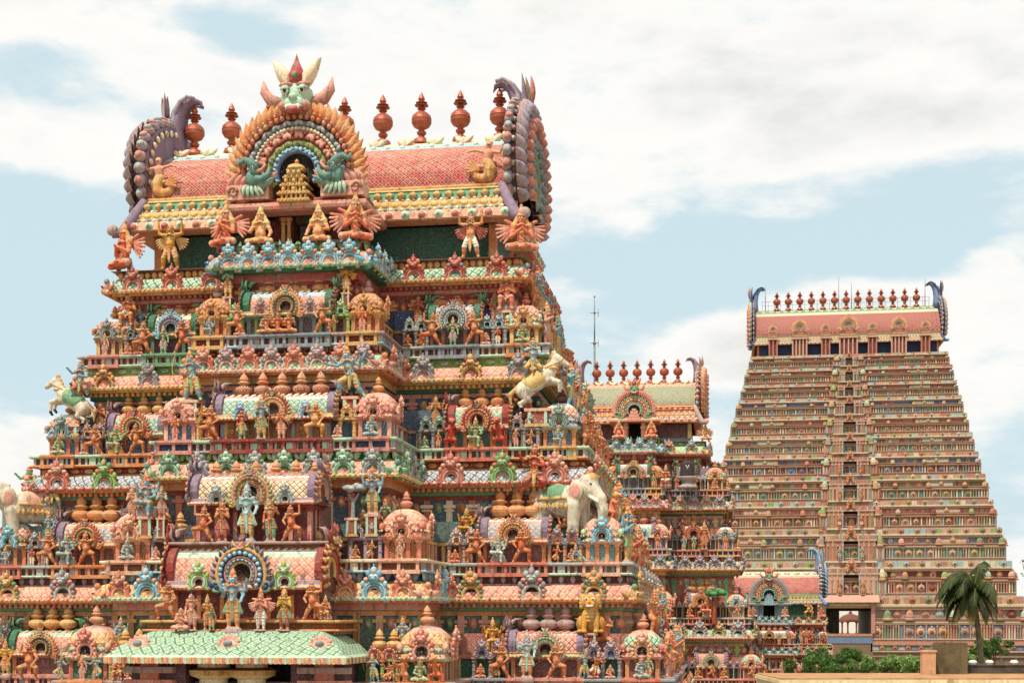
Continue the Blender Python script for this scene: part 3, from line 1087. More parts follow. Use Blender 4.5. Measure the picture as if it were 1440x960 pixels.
pose('standing', arms=[(V3(-.19, .0, -.10), V3(-.13, -.13, .02)), (V3(.19, 0, -.10), V3(.21, -.05, -.25))])
pose('blessing', long_cloth=True, four=[(V3(-.22, .0, -.02), V3(-.25, -.04, .14)), (V3(.22, 0, -.02), V3(.25, -.04, .14))],
     arms=[(V3(-.18, -.02, -.12), V3(-.15, -.15, -.02)), (V3(.19, 0, -.10), V3(.18, -.10, -.20))])
pose('praying', arms=[(V3(-.17, -.04, -.12), V3(-.025, -.15, -.02)), (V3(.17, -.04, -.12), V3(.025, -.15, -.02))], long_cloth=True, crown='low')
pose('woman', arms=[(V3(-.18, .02, -.11), V3(-.16, -.08, -.24)), (V3(.19, 0, -.06), V3(.16, -.13, .07))], lean=(.02, 0), tilt=-.04, long_cloth=True, chest_cloth=True, crown='bun', px=-.02)
pose('winged_lifter', wings='down', pelvis=.46, knee=[V3(-.14, -.06, .26), V3(.14, -.06, .26)], foot=[V3(-.17, 0, .04), V3(.17, 0, .04)], crown='low', belly=.02,
     arms=[(V3(-.26, 0, .10), V3(-.27, -.03, .30)), (V3(.26, 0, .10), V3(.27, -.03, .30))])
pose('winged_seated', wings='up', **cross_legs(), arms=[(V3(-.17, -.05, -.12), V3(-.025, -.16, -.03)), (V3(.17, -.05, -.12), V3(.025, -.16, -.03))], hair=True)
pose('winged_praying', wings='down', arms=[(V3(-.17, -.04, -.12), V3(-.025, -.15, -.02)), (V3(.17, -.04, -.12), V3(.025, -.15, -.02))], long_cloth=True)
pose('long_haired_seated', **cross_legs(), hair=True, belly=.02, arms=[(V3(-.20, -.04, -.10), V3(-.17, -.16, -.13)), (V3(.20, -.02, -.11), V3(.20, -.12, -.20))])
pose('cross_legged', **cross_legs(), crown='low', arms=[(V3(-.19, -.04, -.11), V3(-.06, -.16, -.14)), (V3(.19, -.04, -.11), V3(.16, -.15, .0))])
pose('cross_legged_bun', **cross_legs(), crown='bun', arms=[(V3(-.18, -.04, -.12), V3(-.02, -.16, -.04)), (V3(.18, -.04, -.12), V3(.02, -.16, -.04))])
pose('enthroned', pelvis=.30, knee=[V3(-.19, -.16, .32), V3(.10, -.17, .29)], foot=[V3(.02, -.21, .30), V3(.10, -.18, .04)], four=[(V3(-.22, .0, -.02), V3(-.25, -.04, .13)), (V3(.22, 0, -.02), V3(.25, -.04, .13))],
     arms=[(V3(-.18, -.04, -.11), V3(-.15, -.15, .0)), (V3(.19, -.04, -.11), V3(.16, -.17, -.14))])
pose('lifter', pelvis=.40, px=.02, lean=(.03, -.02), knee=[V3(-.21, -.12, .34), V3(.17, -.05, .22)], foot=[V3(-.20, -.03, .04), V3(.27, .0, .04)], crown='low', belly=.02,
     arms=[(V3(-.24, -.02, .09), V3(-.24, -.04, .27)), (V3(.21, -.02, -.10), V3(.13, -.13, -.18))], garment=False)
pose('strongman', pelvis=.38, knee=[V3(-.22, -.13, .30), V3(.22, -.13, .30)], foot=[V3(-.17, -.04, .04), V3(.17, -.04, .04)], crown='bun', belly=.03,
     arms=[(V3(-.23, -.02, .06), V3(-.17, -.06, .22)), (V3(.22, -.06, -.10), V3(.16, -.16, -.22))], garment=False, beard=True)
pose('lunging', pelvis=.42, lean=(-.05, 0), tilt=-.05, knee=[V3(-.20, -.11, .31), V3(.13, -.02, .22)], foot=[V3(-.24, -.04, .04), V3(.26, .02, .04)],
     four=[(V3(-.24, 0, .02), V3(-.34, -.06, .12)), (V3(.23, 0, .05), V3(.32, -.04, .18))], arms=[(V3(-.22, -.06, -.04), V3(-.36, -.14, -.02)), (V3(.22, -.02, -.04), V3(.27, -.12, .08))])
pose('archer', pelvis=.47, lean=(.03, 0), tilt=.04, knee=[V3(-.13, -.05, .26), V3(.12, -.02, .25)], foot=[V3(-.18, .0, .04), V3(.17, .02, .04)],
     arms=[(V3(-.22, -.08, .0), V3(-.15, -.18, .06)), (V3(.23, .02, .03), V3(.31, -.08, .06))])
pose('chair_seated', pelvis=.30, knee=[V3(-.13, -.18, .31), V3(.13, -.18, .31)], foot=[V3(-.14, -.17, .04), V3(.14, -.17, .04)], arms=[(V3(-.19, -.04, -.11), V3(-.08, -.16, -.10)), (V3(.19, -.04, -.11), V3(.08, -.15, -.07))])
pose('rider', pelvis=.30, knee=[V3(-.17, -.10, .16), V3(.17, -.10, .16)], foot=[V3(-.18, -.03, .04), V3(.18, -.03, .04)], crown='low', chest_cloth=True,
     arms=[(V3(-.22, -.04, .02), V3(-.28, -.12, .10)), (V3(.18, -.08, -.09), V3(.06, -.18, -.08))])
pose('reclining', pelvis=.12, lean=(-.10, 0), tilt=-.03, knee=[V3(.15, -.10, .20), V3(.26, -.06, .07)], foot=[V3(.26, -.12, .06), V3(.42, -.08, .05)], arms=[(V3(-.17, -.04, -.10), V3(-.16, -.10, -.22)), (V3(.16, -.06, -.10), V3(.20, -.14, -.10))])
pose('dancing', pelvis=.44, lean=(.05, 0), tilt=.05, knee=[V3(-.19, -.12, .33), V3(.10, -.04, .24)], foot=[V3(-.07, -.14, .18), V3(.10, .0, .04)],
     arms=[(V3(-.24, -.02, .03), V3(-.18, -.10, .19)), (V3(.23, -.02, -.05), V3(.33, -.08, .0))])
pose('staff_bearer', long_cloth=True, arms=[(V3(-.19, .0, -.11), V3(-.13, -.11, -.17)), (V3(.20, -.02, -.08), V3(.23, -.12, .0))])
POSES['staff_bearer']['staff'] = [('c', V3(.235, -.14, .0), V3(.235, -.14, .86), .013, .013, 'staff', .002), ('e', V3(.235, -.14, .88), (.03, .03, .035), 'gold', .01)]
POSES['archer']['bow'] = [('c', V3(.34, -.12, .35 + .095 * i), V3(.34 + .05 * [0, .8, 1.2, 1.2, .8, 0][i], -.12, .35 + .095 * i), .012, .012, 'gold', .03) for i in range(6)]
POSES['archer']['bow'] = [('c', V3(.34 + .07 * math.sin(a0 / 7 * PI), -.12, .40 + .085 * a0), V3(.34 + .07 * math.sin((a0 + 1) / 7 * PI), -.12, .40 + .085 * (a0 + 1)), .013, .013, 'gold', .005) for a0 in range(7)]
POSES['blessing']['pedestal'] = [('c', V3(-.07, 0, -.015), V3(.07, 0, -.015), .085, .085, 'base', .0), ('c', V3(-.08, 0, -.045), V3(.08, 0, -.045), .10, .10, 'base', .02)]
for q in ('standing', 'praying', 'woman', 'winged_praying', 'staff_bearer'):
    POSES[q]['pedestal'] = [('e', V3(0, -.02, -.0), (.17, .14, .03), 'base', .0)]
for q in ('enthroned', 'chair_seated'):
    POSES[q]['throne'] = [('c', V3(-.13, .02, .06), V3(.13, .02, .06), .12, .12, 'base', .0), ('c', V3(-.15, .01, .19), V3(.15, .01, .19), .05, .05, 'base', .02), ('c', V3(-.14, .13, .15), V3(.14, .13, .34), .03, .03, 'base', .05)]


def elephant_prims():
    B = [('e', V3(0, 0, .56), (.40, .20, .25), 'skin', .05), ('e', V3(-.26, 0, .54), (.20, .19, .24), 'skin', .05), ('e', V3(.40, 0, .72), (.17, .14, .19), 'skin', .06), ('e', V3(.43, -.06, .83), (.07, .07, .07), 'skin', .03), ('e', V3(.43, .06, .83), (.07, .07, .07), 'skin', .03)]
    tr = [V3(.50, 0, .68), V3(.60, 0, .56), V3(.64, 0, .40), V3(.62, 0, .24), V3(.66, 0, .13), V3(.73, 0, .12)]
    rd = [.10, .085, .068, .055, .045, .036]
    for i in range(5):
        B.append(('c', tr[i], tr[i + 1], rd[i], rd[i + 1], 'skin', .03))
    for s in (-1, 1):
        B += [('c', V3(.47, s * .08, .60), V3(.64, s * .12, .50), .028, .010, 'white', .006), ('e', V3(.31, s * .17, .68), (.11, .035, .15), 'skin', .02), ('e', V3(.32, s * .198, .67), (.075, .02, .11), 'ear', .005),
              ('e', V3(.50, s * .11, .76), (.022, .016, .016), 'dark', .003)]
        for x in (-.28, .26):
            o = .03 if s > 0 else -.02
            B += [('c', V3(x, s * .12, .48), V3(x + o, s * .12, .22), .105, .08, 'skin', .04), ('c', V3(x + o, s * .12, .22), V3(x + o * 1.4, s * .12, .05), .076, .082, 'skin', .03), ('t', V3(x + o * 1.3, s * .12, .12), .078, .018, 'gold', .005)]
    B += [('c', V3(-.46, 0, .62), V3(-.52, 0, .28), .03, .018, 'skin', .02), ('e', V3(.48, 0, .84), (.07, .10, .09), 'gold', .02)]
    for t in np.linspace(.35, .85, 5):
        B.append(('c', V3(.30, -.17, t), V3(.30, -.15, t), .018, .018, 'gold', .004))
    cl = [('e', V3(-.05, 0, .62), (.27, .222, .222), 'cloth', .02), ('c', V3(-.05, 0, .80), V3(-.05, 0, .85), .16, .12, 'cloth2', .03)]
    for x in np.linspace(-.28, .18, 8):
        for s in (-1, 1):
            cl.append(('e', V3(x, s * .215, .47), (.028, .02, .05), 'gold', .004))
    for s in (-1, 1):
        cl.append(('c', V3(-.27, s * .205, .58), V3(.17, s * .205, .58), .02, .02, 'gold', .005))
    return {'body': B, 'saddle_cloth': cl}


def horse_prims():
    """rearing horse looking along +X"""
    B = [('c', V3(-.26, 0, .40), V3(.16, 0, .66), .17, .16, 'skin', .06), ('e', V3(-.28, 0, .38), (.17, .15, .18), 'skin', .05), ('c', V3(.2, 0, .70), V3(.36, 0, .98), .13, .075, 'skin', .06),
         ('c', V3(.36, 0, 1.02), V3(.56, 0, .88), .078, .048, 'skin', .04), ('e', V3(.58, 0, .865), (.05, .045, .04), 'skin', .02)]
    for s in (-1, 1):
        B += [('c', V3(.34, s * .04, 1.08), V3(.33, s * .055, 1.17), .028, .006, 'skin', .01), ('e', V3(.43, s * .062, 1.0), (.02, .015, .016), 'dark', .003),
              ('c', V3(-.32, s * .09, .34), V3(-.20, s * .10, .20), .095, .06, 'skin', .04), ('c', V3(-.20, s * .10, .20), V3(-.36, s * .10, .11), .05, .036, 'skin', .02), ('c', V3(-.36, s * .10, .11), V3(-.32, s * .10, .02), .036, .03, 'skin', .02), ('c', V3(-.32, s * .10, .02), V3(-.28, s * .10, .01), .034, .034, 'dark', .01),
              ('c', V3(.22, s * .09, .56), V3(.42, s * .10, .52), .075, .05, 'skin', .03), ('c', V3(.42, s * .10, .52), V3(.44, s * .10, .34 + .04 * s), .044, .03, 'skin', .02), ('c', V3(.44, s * .10, .34 + .04 * s), V3(.40, s * .10, .28 + .04 * s), .032, .03, 'dark', .01),
              ('c', V3(.48, s * .058, .95), V3(.14, s * .14, .80), .012, .012, 'gold', .004), ('c', V3(.44, s * .07, .93), V3(.50, s * .06, .99), .013, .013, 'gold', .004)]
    for i in range(5):
        t = i / 4
        p = V3(.30 - .16 * t, 0, 1.10 - .34 * t)
        B.append(('e', p, (.05, .035, .06), 'mane', .02))
    B += [('c', V3(-.42, 0, .44), V3(-.56, 0, .30), .045, .05, 'mane', .02), ('c', V3(-.56, 0, .30), V3(-.54, 0, .08), .05, .015, 'mane', .02), ('t', V3(.27, 0, .80), .12, .02, 'gold', .005, .0)]
    cl = [('c', V3(-.16, 0, .50), V3(.06, 0, .63), .185, .182, 'cloth', .02), ('c', V3(-.18, 0, .66), V3(-.20, 0, .72), .09, .06, 'cloth2', .03), ('c', V3(.04, 0, .80), V3(.06, 0, .84), .06, .04, 'cloth2', .03)]
    return {'body': B, 'saddle_cloth': cl}


def lion_prims():
    """squatting lion looking along -Y, one unit high"""
    B = [('e', V3(0, .12, .28), (.26, .24, .27), 'skin', .06), ('e', V3(0, -.04, .46), (.20, .17, .22), 'skin', .06), ('e', V3(0, -.10, .74), (.22, .18, .19), 'mane', .05), ('e', V3(0, -.19, .76), (.165, .13, .15), 'skin', .03), ('e', V3(0, -.29, .70), (.12, .08, .075), 'skin', .03),
         ('e', V3(0, -.33, .655), (.095, .05, .03), 'white', .006), ('e', V3(0, -.33, .62), (.09, .045, .02), 'red', .004), ('e', V3(0, -.36, .745), (.04, .03, .028), 'skin', .01)]
    for s in (-1, 1):
        B += [('e', V3(s * .085, -.285, .82), (.05, .035, .042), 'white', .006), ('e', V3(s * .085, -.315, .82), (.022, .014, .022), 'dark', .003), ('c', V3(s * .03, -.29, .87), V3(s * .14, -.25, .89), .022, .016, 'skin', .01), ('e', V3(s * .18, -.08, .90), (.05, .03, .06), 'skin', .02),
              ('c', V3(s * .13, -.12, .44), V3(s * .15, -.20, .10), .085, .06, 'skin', .03), ('e', V3(s * .15, -.25, .045), (.075, .10, .045), 'skin', .02), ('e', V3(s * .24, .02, .22), (.11, .17, .20), 'skin', .03), ('e', V3(s * .26, -.15, .045), (.07, .13, .045), 'skin', .02)]
        for i in range(5):
            a = -.5 + i * .5
            B.append(('e', V3(s * (.16 + .07 * math.cos(a)), -.08, .72 + .17 * math.sin(a)), (.055, .06, .055), 'mane', .015))
        B.append(('t', V3(s * .24, -.02, .22), .10, .02, 'gem', .005, PI / 2))
    for z in (.30, .38, .46, .54):
        B.append(('c', V3(-.10, -.20 + abs(z - .42) * .1, z), V3(.10, -.20 + abs(z - .42) * .1, z), .022, .022, 'gem', .006))
    return {'body': B}


def rearing_lion_prims():
    """small rearing lion leaning on the shrine, looking along -Y with its head turned"""
    B = [('c', V3(0, .05, .30), V3(.04, -.02, .62), .12, .11, 'skin', .05), ('e', V3(.06, -.08, .84), (.12, .12, .12), 'mane', .04), ('e', V3(.08, -.17, .84), (.09, .08, .08), 'skin', .02), ('c', V3(.08, -.22, .82), V3(.10, -.29, .79), .05, .035, 'skin', .02), ('e', V3(.10, -.29, .755), (.03, .03, .012), 'red', .004)]
    for s in (-1, 1):
        B += [('c', V3(s * .08, .04, .30), V3(s * .15, -.10, .26), .09, .06, 'skin', .03), ('c', V3(s * .15, -.10, .26), V3(s * .14, .0, .05), .055, .04, 'skin', .02), ('e', V3(s * .14, -.05, .03), (.045, .075, .03), 'skin', .01), ('c', V3(s * .10, -.06, .60), V3(s * .20, -.18, .56), .055, .04, 'skin', .02), ('c', V3(s * .20, -.18, .56), V3(s * .18, -.26, .64), .04, .03, 'skin', .02),
              ('e', V3(.08 + s * .045, -.235, .87), (.018, .012, .016), 'white', .003), ('e', V3(.06 + s * .10, -.06, .94), (.03, .02, .04), 'mane', .01)]
    B += [('c', V3(0, .12, .22), V3(-.16, .14, .30), .03, .025, 'skin', .01), ('c', V3(-.16, .14, .30), V3(-.14, .14, .52), .025, .04, 'mane', .01)]
    return {'body': B}


def shell_tree_prims():
    B = [('c', V3(0, 0, .0), V3(.02, 0, .45), .06, .045, 'bark', .02), ('c', V3(.02, 0, .4), V3(.15, 0, .62), .035, .025, 'bark', .02), ('c', V3(.02, 0, .4), V3(-.13, 0, .62), .035, .025, 'bark', .02)]
    rnd = random.Random(5)
    cr = []
    for i in range(26):
        a, b = rnd.uniform(0, 2 * PI), rnd.uniform(0, 1) ** .5
        cr.append(('e', V3(.26 * b * math.cos(a), .15 * b * math.sin(a), .74 + .17 * (1 - b) * rnd.uniform(-.4, 1.4)), (.085, .075, .055), 'leaf' if i % 3 else 'leaf2', .012))
    return {'trunk': B, 'foliage': cr}


def tailed_prims():
    """upper body of a figure over a coiled fish tail with a fan end, facing -Y"""
    B = [('c', V3(0, 0, .42), V3(.02, 0, .62), .09, .12, 'skin', .04), ('c', V3(.02, 0, .66), V3(.03, 0, .74), .045, .04, 'skin', .02), ('e', V3(.03, -.02, .82), (.07, .07, .085), 'skin', .01), ('e', V3(.03, .0, .86), (.075, .07, .07), 'hair', .01),
         ('c', V3(-.08, -.02, .66), V3(-.30, -.06, .70), .045, .03, 'skin', .02), ('c', V3(-.30, -.06, .70), V3(-.46, -.08, .66), .032, .025, 'skin', .02), ('c', V3(.12, -.02, .66), V3(.30, -.06, .62), .045, .03, 'skin', .02), ('c', V3(.30, -.06, .62), V3(.36, -.10, .74), .032, .025, 'skin', .02),
         ('t', V3(.02, -.02, .68), .07, .018, 'gold', .005), ('t', V3(0, 0, .44), .10, .022, 'sash', .005), ('e', V3(.016, -.09, .815), (.02, .012, .01), 'dark', .002), ('e', V3(.055, -.09, .815), (.02, .012, .01), 'dark', .002)]
    T_ = [('c', V3(0, 0, .40), V3(.06, -.02, .24), .13, .15, 'cloth', .04)]
    pr = V3(.06, -.02, .24)
    for i in range(1, 12):
        a = -.2 - i * .42
        r = .20 - .008 * i
        q = V3(-.14 + r * math.cos(a) * 1.1, -.03, .20 + r * math.sin(a))
        T_.append(('c', pr, q, .15 - .009 * i, .145 - .009 * i, 'cloth' if i % 2 else 'gold', .01))
        pr = q
    for i in range(5):
        a = 2.2 + i * .28
        T_.append(('c', V3(-.20, -.1, .22), V3(-.20 + .26 * math.cos(a), -.11, .22 + .26 * math.sin(a)), .03, .04, 'gold', .006))
    return {'body': B, 'tail': T_}


POSES['tailed'] = tailed_prims()
POSES['elephant'] = elephant_prims()
POSES['horse'] = horse_prims()
POSES['lion'] = lion_prims()
POSES['rearing_lion'] = rearing_lion_prims()
POSES['stone_tree'] = shell_tree_prims()
VOX = {'elephant': .0165, 'horse': .0165, 'lion': .018, 'rearing_lion': .018, 'stone_tree': .018}

DEF = dict(skin='skin', cloth='ochre', sash='red', gold='gold', gem='red', hair='dark', top='green', wing='red', wing2='gold', base='mauve', staff='brown', white='white', dark='dark', red='red',
           ear='pink', cloth2='red', mane='gold', bark='brown', leaf='green', leaf2='dkgreen')


def statue(kind, h, pal, loc, rz=0.0, label=None, parent_world=None, mirror=False, ped=0.0):
    """one sculpted statue: the body is the thing, crown, wings, pedestal ... are its parts; h = height of the figure without crown"""
    parts = POSES[kind]
    p = dict(DEF)
    p.update(pal)
    first = 'trunk' if 'trunk' in parts else 'body'
    vx = VOX.get(kind, .0128)
    nm = {'elephant': 'elephant_statue', 'horse': 'horse_statue', 'lion': 'lion_statue', 'rearing_lion': 'lion_statue', 'stone_tree': 'sculpted_tree'}.get(kind, 'statue')
    o = obj(nm, figure_mesh(nm, kind, parts[first], vx, p), None, loc, rz, ((-h if mirror else h), h, h))
    for k, pr in parts.items():
        if k != first:
            n2 = k.split('.')[0]
            obj(n2, figure_mesh(n2 if n2 == k else k, kind + k, pr, vx, p), o)
    if ped > .05:
        wx = .26 if kind in ('elephant', 'horse') else .17

        def block(mb):
            z0 = -ped / h
            box(mb, -wx * .8, wx * .8, -.12, .15, z0, -.04, 'maroon', 2, 'coral')
            box(mb, -wx, wx, -.15, .17, -.045, .012, 'peach')
            box(mb, -wx * .92, wx * .92, -.14, .16, z0, z0 + .06, 'ochre')
            for x_ in (-wx * .62, wx * .62):
                box(mb, x_ - .03, x_ + .03, -.14, -.11, z0 + .06, -.045, 'mint')
        mb = MB()
        block(mb)
        obj('pedestal', mb, o)
    return o
# ------------------------------------------------------------------ gopuram builder
TH = R_(-8.5)           # the towers all stand on one axis, turned a little away from the camera


class Frame:
    """a tower's own axes: u to its right, v out of its front, z up"""
    def __init__(s, A, th=TH):
        s.A, s.th = Vector((A[0], A[1], 0)), th
        s.U = Vector((math.cos(th), math.sin(th), 0))
        s.N = Vector((math.sin(th), -math.cos(th), 0))

    def world(s, u, v, z):
        p = s.A + s.U * u + s.N * v
        return (p.x, p.y, z)

    def at(s, px, py, v):
        """where the sight line through a photograph point meets the plane v"""
        d = Vector(((px - 720) / F, 1, (HOR - py) / F))
        t = (v + s.A.dot(s.N)) / d.dot(s.N)
        p = d * t
        return (p - s.A).dot(s.U), p.z + CAMH


def rect_path(x0, x1, yf, yb):
    return [(x0, yf), (x1, yf), (x1, yb), (x0, yb)]


def bay_path(wb, db, yb):
    return [(-wb, yb), (-wb, -db), (wb, -db), (wb, yb)]


def floor_quad(mb, x0, x1, yf, yb, z, c):
    mb.add([(x0, yf, z), (x1, yf, z), (x1, yb, z), (x0, yb, z)], [(0, 1, 2, 3)], c)


def put_kudus(parent, rect, z, s, specs, spacing, edges='FR', out=0.0, name='horseshoe_arch', every=None, jitter=0):
    x0, x1, yf, yb = rect
    for x, y, rz, i in edge_items(rect, spacing, edges):
        sp = specs[i % len(specs)]
        if sp is None:
            continue
        dx, dy = math.sin(rz) * out, -math.cos(rz) * out
        k = s * (sp[5] if len(sp) > 5 else 1.0)
        obj(name, kudu_mesh(*sp[:5]), parent, (x + dx, y + dy, z), rz, k)


def shrine_base(mb, wx, yf, s, c, c2):
    """the stretch of ledge under a shrine, in the shrine's own colours, standing a little proud"""
    z1 = .012
    box(mb, -wx / 2, wx / 2, yf, yf + .3, -.085 * s, z1, c)
    box(mb, -wx / 2 - .03, wx / 2 + .03, yf - .03, yf + .3, -.05 * s, -.012 * s, c)
    box(mb, -wx / 2 - .02, wx / 2 + .02, yf - .02, yf + .3, -.32 * s, -.235 * s, c)
    box(mb, -wx / 2 + .02, wx / 2 - .02, yf + .07, yf + .3, -.24 * s, -.08 * s, c2, 2, 'dark')
    n = max(3, int(wx / .24))
    for i in range(n):
        x = -wx / 2 + .04 + i * (wx - .08) / (n - 1)
        box(mb, x - .035, x + .035, yf + .01, yf + .1, -.24 * s, -.08 * s, c)


def shrine_walls(mb, wx, wy, h, pil, pil2, panel, line, nx=3, base=None):
    """little shrine body open as pilasters over a dark scrolled panel; stands on z=0"""
    box(mb, -wx / 2 + .04, wx / 2 - .04, -wy / 2 + .05, wy / 2, 0.0, h, panel, 2, line)
    if base:
        shrine_base(mb, wx * 1.08, base, h / .47, pil2, panel)
    box(mb, -wx / 2 - .02, wx / 2 + .02, -wy / 2 - .02, wy / 2, .0, .05 * h, pil2)
    box(mb, -wx / 2 - .03, wx / 2 + .03, -wy / 2 - .03, wy / 2, h * .90, h, pil2)
    for i in range(nx):
        if nx > 2 and nx % 2 and i == nx // 2:
            continue
        x = -wx / 2 + .06 + i * (wx - .12) / (nx - 1)
        for yy in (-wy / 2 + .02,):
            box(mb, x - .045, x + .045, yy, yy + .09, .05 * h, h * .80, pil)
            box(mb, x - .07, x + .07, yy - .02, yy + .09, h * .80, h * .90, pil2)
    for yy in np.linspace(-wy / 2 + .12, wy / 2 - .12, 3):
        for sx_ in (-1, 1):
            x = sx_ * (wx / 2 - .02)
            box(mb, min(x, x - sx_ * .08), max(x, x - sx_ * .08) + .001, yy - .045, yy + .045, .05 * h, h * .9, pil)


def kuta(tower, loc, s, h, pal, sides='F', arch_s=.5, finial=True):
    """domed corner shrine; pal: dome 6-tuple, pil, pil2, panel, line, kudu spec, finial colours"""
    dome, pil, pil2, panel, line, kd, fc = pal
    sh = obj('domed_shrine', cached(('domed_shrine', pil, pil2, panel, line, round(s, 2), round(h, 2)), lambda mb: shrine_walls(mb, s * .80, s * .80, h, pil, pil2, panel, line, 4, -(.52 * s + .245 * h / .47))), tower, loc)
    obj('dome', kuta_dome_mesh(dome), sh, (0, 0, h), 0, s)
    obj('finial', pot_mesh(*fc), sh, (0, 0, h + s * .60), 0, s * .42)
    for e in sides:
        rz = {'F': 0, 'R': PI / 2, 'L': -PI / 2}[e]
        obj('horseshoe_arch', kudu_mesh(*kd[:5]), sh, (math.sin(rz) * s * .50, -math.cos(rz) * s * .50, h - .02), rz, s * arch_s * kd[5])
    return sh


def sala(tower, loc, L, D, h, H, pal, rz=0.0, side_arches=False, gables=(1, 1), nasi_k=.62, pots=0, base=None):
    """oblong barrel-roofed shrine; pal: roof 7-tuple, pil, pil2, panel, line, nasi 6-tuple, gable 4-tuple, small kudu spec"""
    rf, pil, pil2, panel, line, ns, gb, kd = pal
    sh = obj('oblong_shrine', cached(('oblong_shrine', pil, pil2, panel, line, round(L, 2), round(D, 2), round(h, 2)), lambda mb: shrine_walls(mb, L * .92, D * .9, h, pil, pil2, panel, line, 5 if L < 2 else 7, base)), tower, loc, rz)
    obj('barrel_roof', cached(('barrel_roof',) + rf + (round(L, 2), round(D, 2), round(H, 2)), lambda mb: sala_roof(mb, L, D, H, rf, .075 if H < .8 else .1)), sh, (0, 0, h))
    for sx_, g in zip((-1, 1), gables):
        if g:
            obj('gable', gable_mesh(round(D, 2), round(H, 2), *gb), sh, (sx_ * (L / 2 - .03), 0, h + .02), 0 if sx_ > 0 else PI)
    obj('great_arch', nasi_mesh(ns), sh, (0, -D * .63, h - .06), 0, H * nasi_k)
    if side_arches:
        for sx_ in (-1, 1):
            obj('horseshoe_arch', kudu_mesh(*kd[:5]), sh, (sx_ * L * .27, -D * .63, h - .02), 0, H * .62)
    return sh


def panjara(tower, loc, s, h, kd, pil, roof, line, rz=0.0, n=2):
    """low linking shrine fronted by a pair of arches"""
    def mk(mb):
        wx = s * n
        box(mb, -wx / 2, wx / 2, -.12 * s, .4, h, h + .16 * s, roof)
        box(mb, -wx / 2 - .02, wx / 2 + .02, -.19 * s, .4, h - .03, h + .02, pil)
        grid(mb, [[(x, -.12 * s, h + .16 * s), (x, .05 * s, h + .30 * s), (x, .4, h + .34 * s)] for x in (-wx / 2, wx / 2)], roof, smooth=False)
        for i in range(n + 1):
            x = -wx / 2 + i * s
            with mb.tf(T(x, -.1 * s, 0, 0)):
                pillar(mb, h, .045, pil, roof, 6)
    o = obj('linking_shrine', cached(('linking_shrine', pil, roof, n, round(s, 2), round(h, 2)), mk), tower, loc, rz)
    for i in range(n):
        obj('horseshoe_arch', kudu_mesh(*kd[:5]), o, (-(n - 1) * s / 2 + i * s, -.20 * s, h - .02), 0, s * .98)
    return o


ANCH = []


def corner_leaf(mb, c1, c2, c3):
    """upturned leaf and shell at the corner of a cornice, facing out along the diagonal -Y"""
    for k in (-1, 0, 1):
        leaf(mb, 0, 0, PI / 2 - k * .7, .62, .34, c1, c2, -.04 + abs(k) * .05, .12, curl=-k * .4)
    leaf(mb, 0, -.02, PI / 2, .42, .24, c3, c1, -.12, .12)
    tube(mb, [(0, .1, 0), (0, -.12, .02), (0, -.26, .12), (0, -.30, .28), (0, -.22, .36)], [.14, .13, .10, .07, .02], c2, 7)
    ell(mb, (0, -.1, .5), (.12, .12, .13), c3, 7, 5)




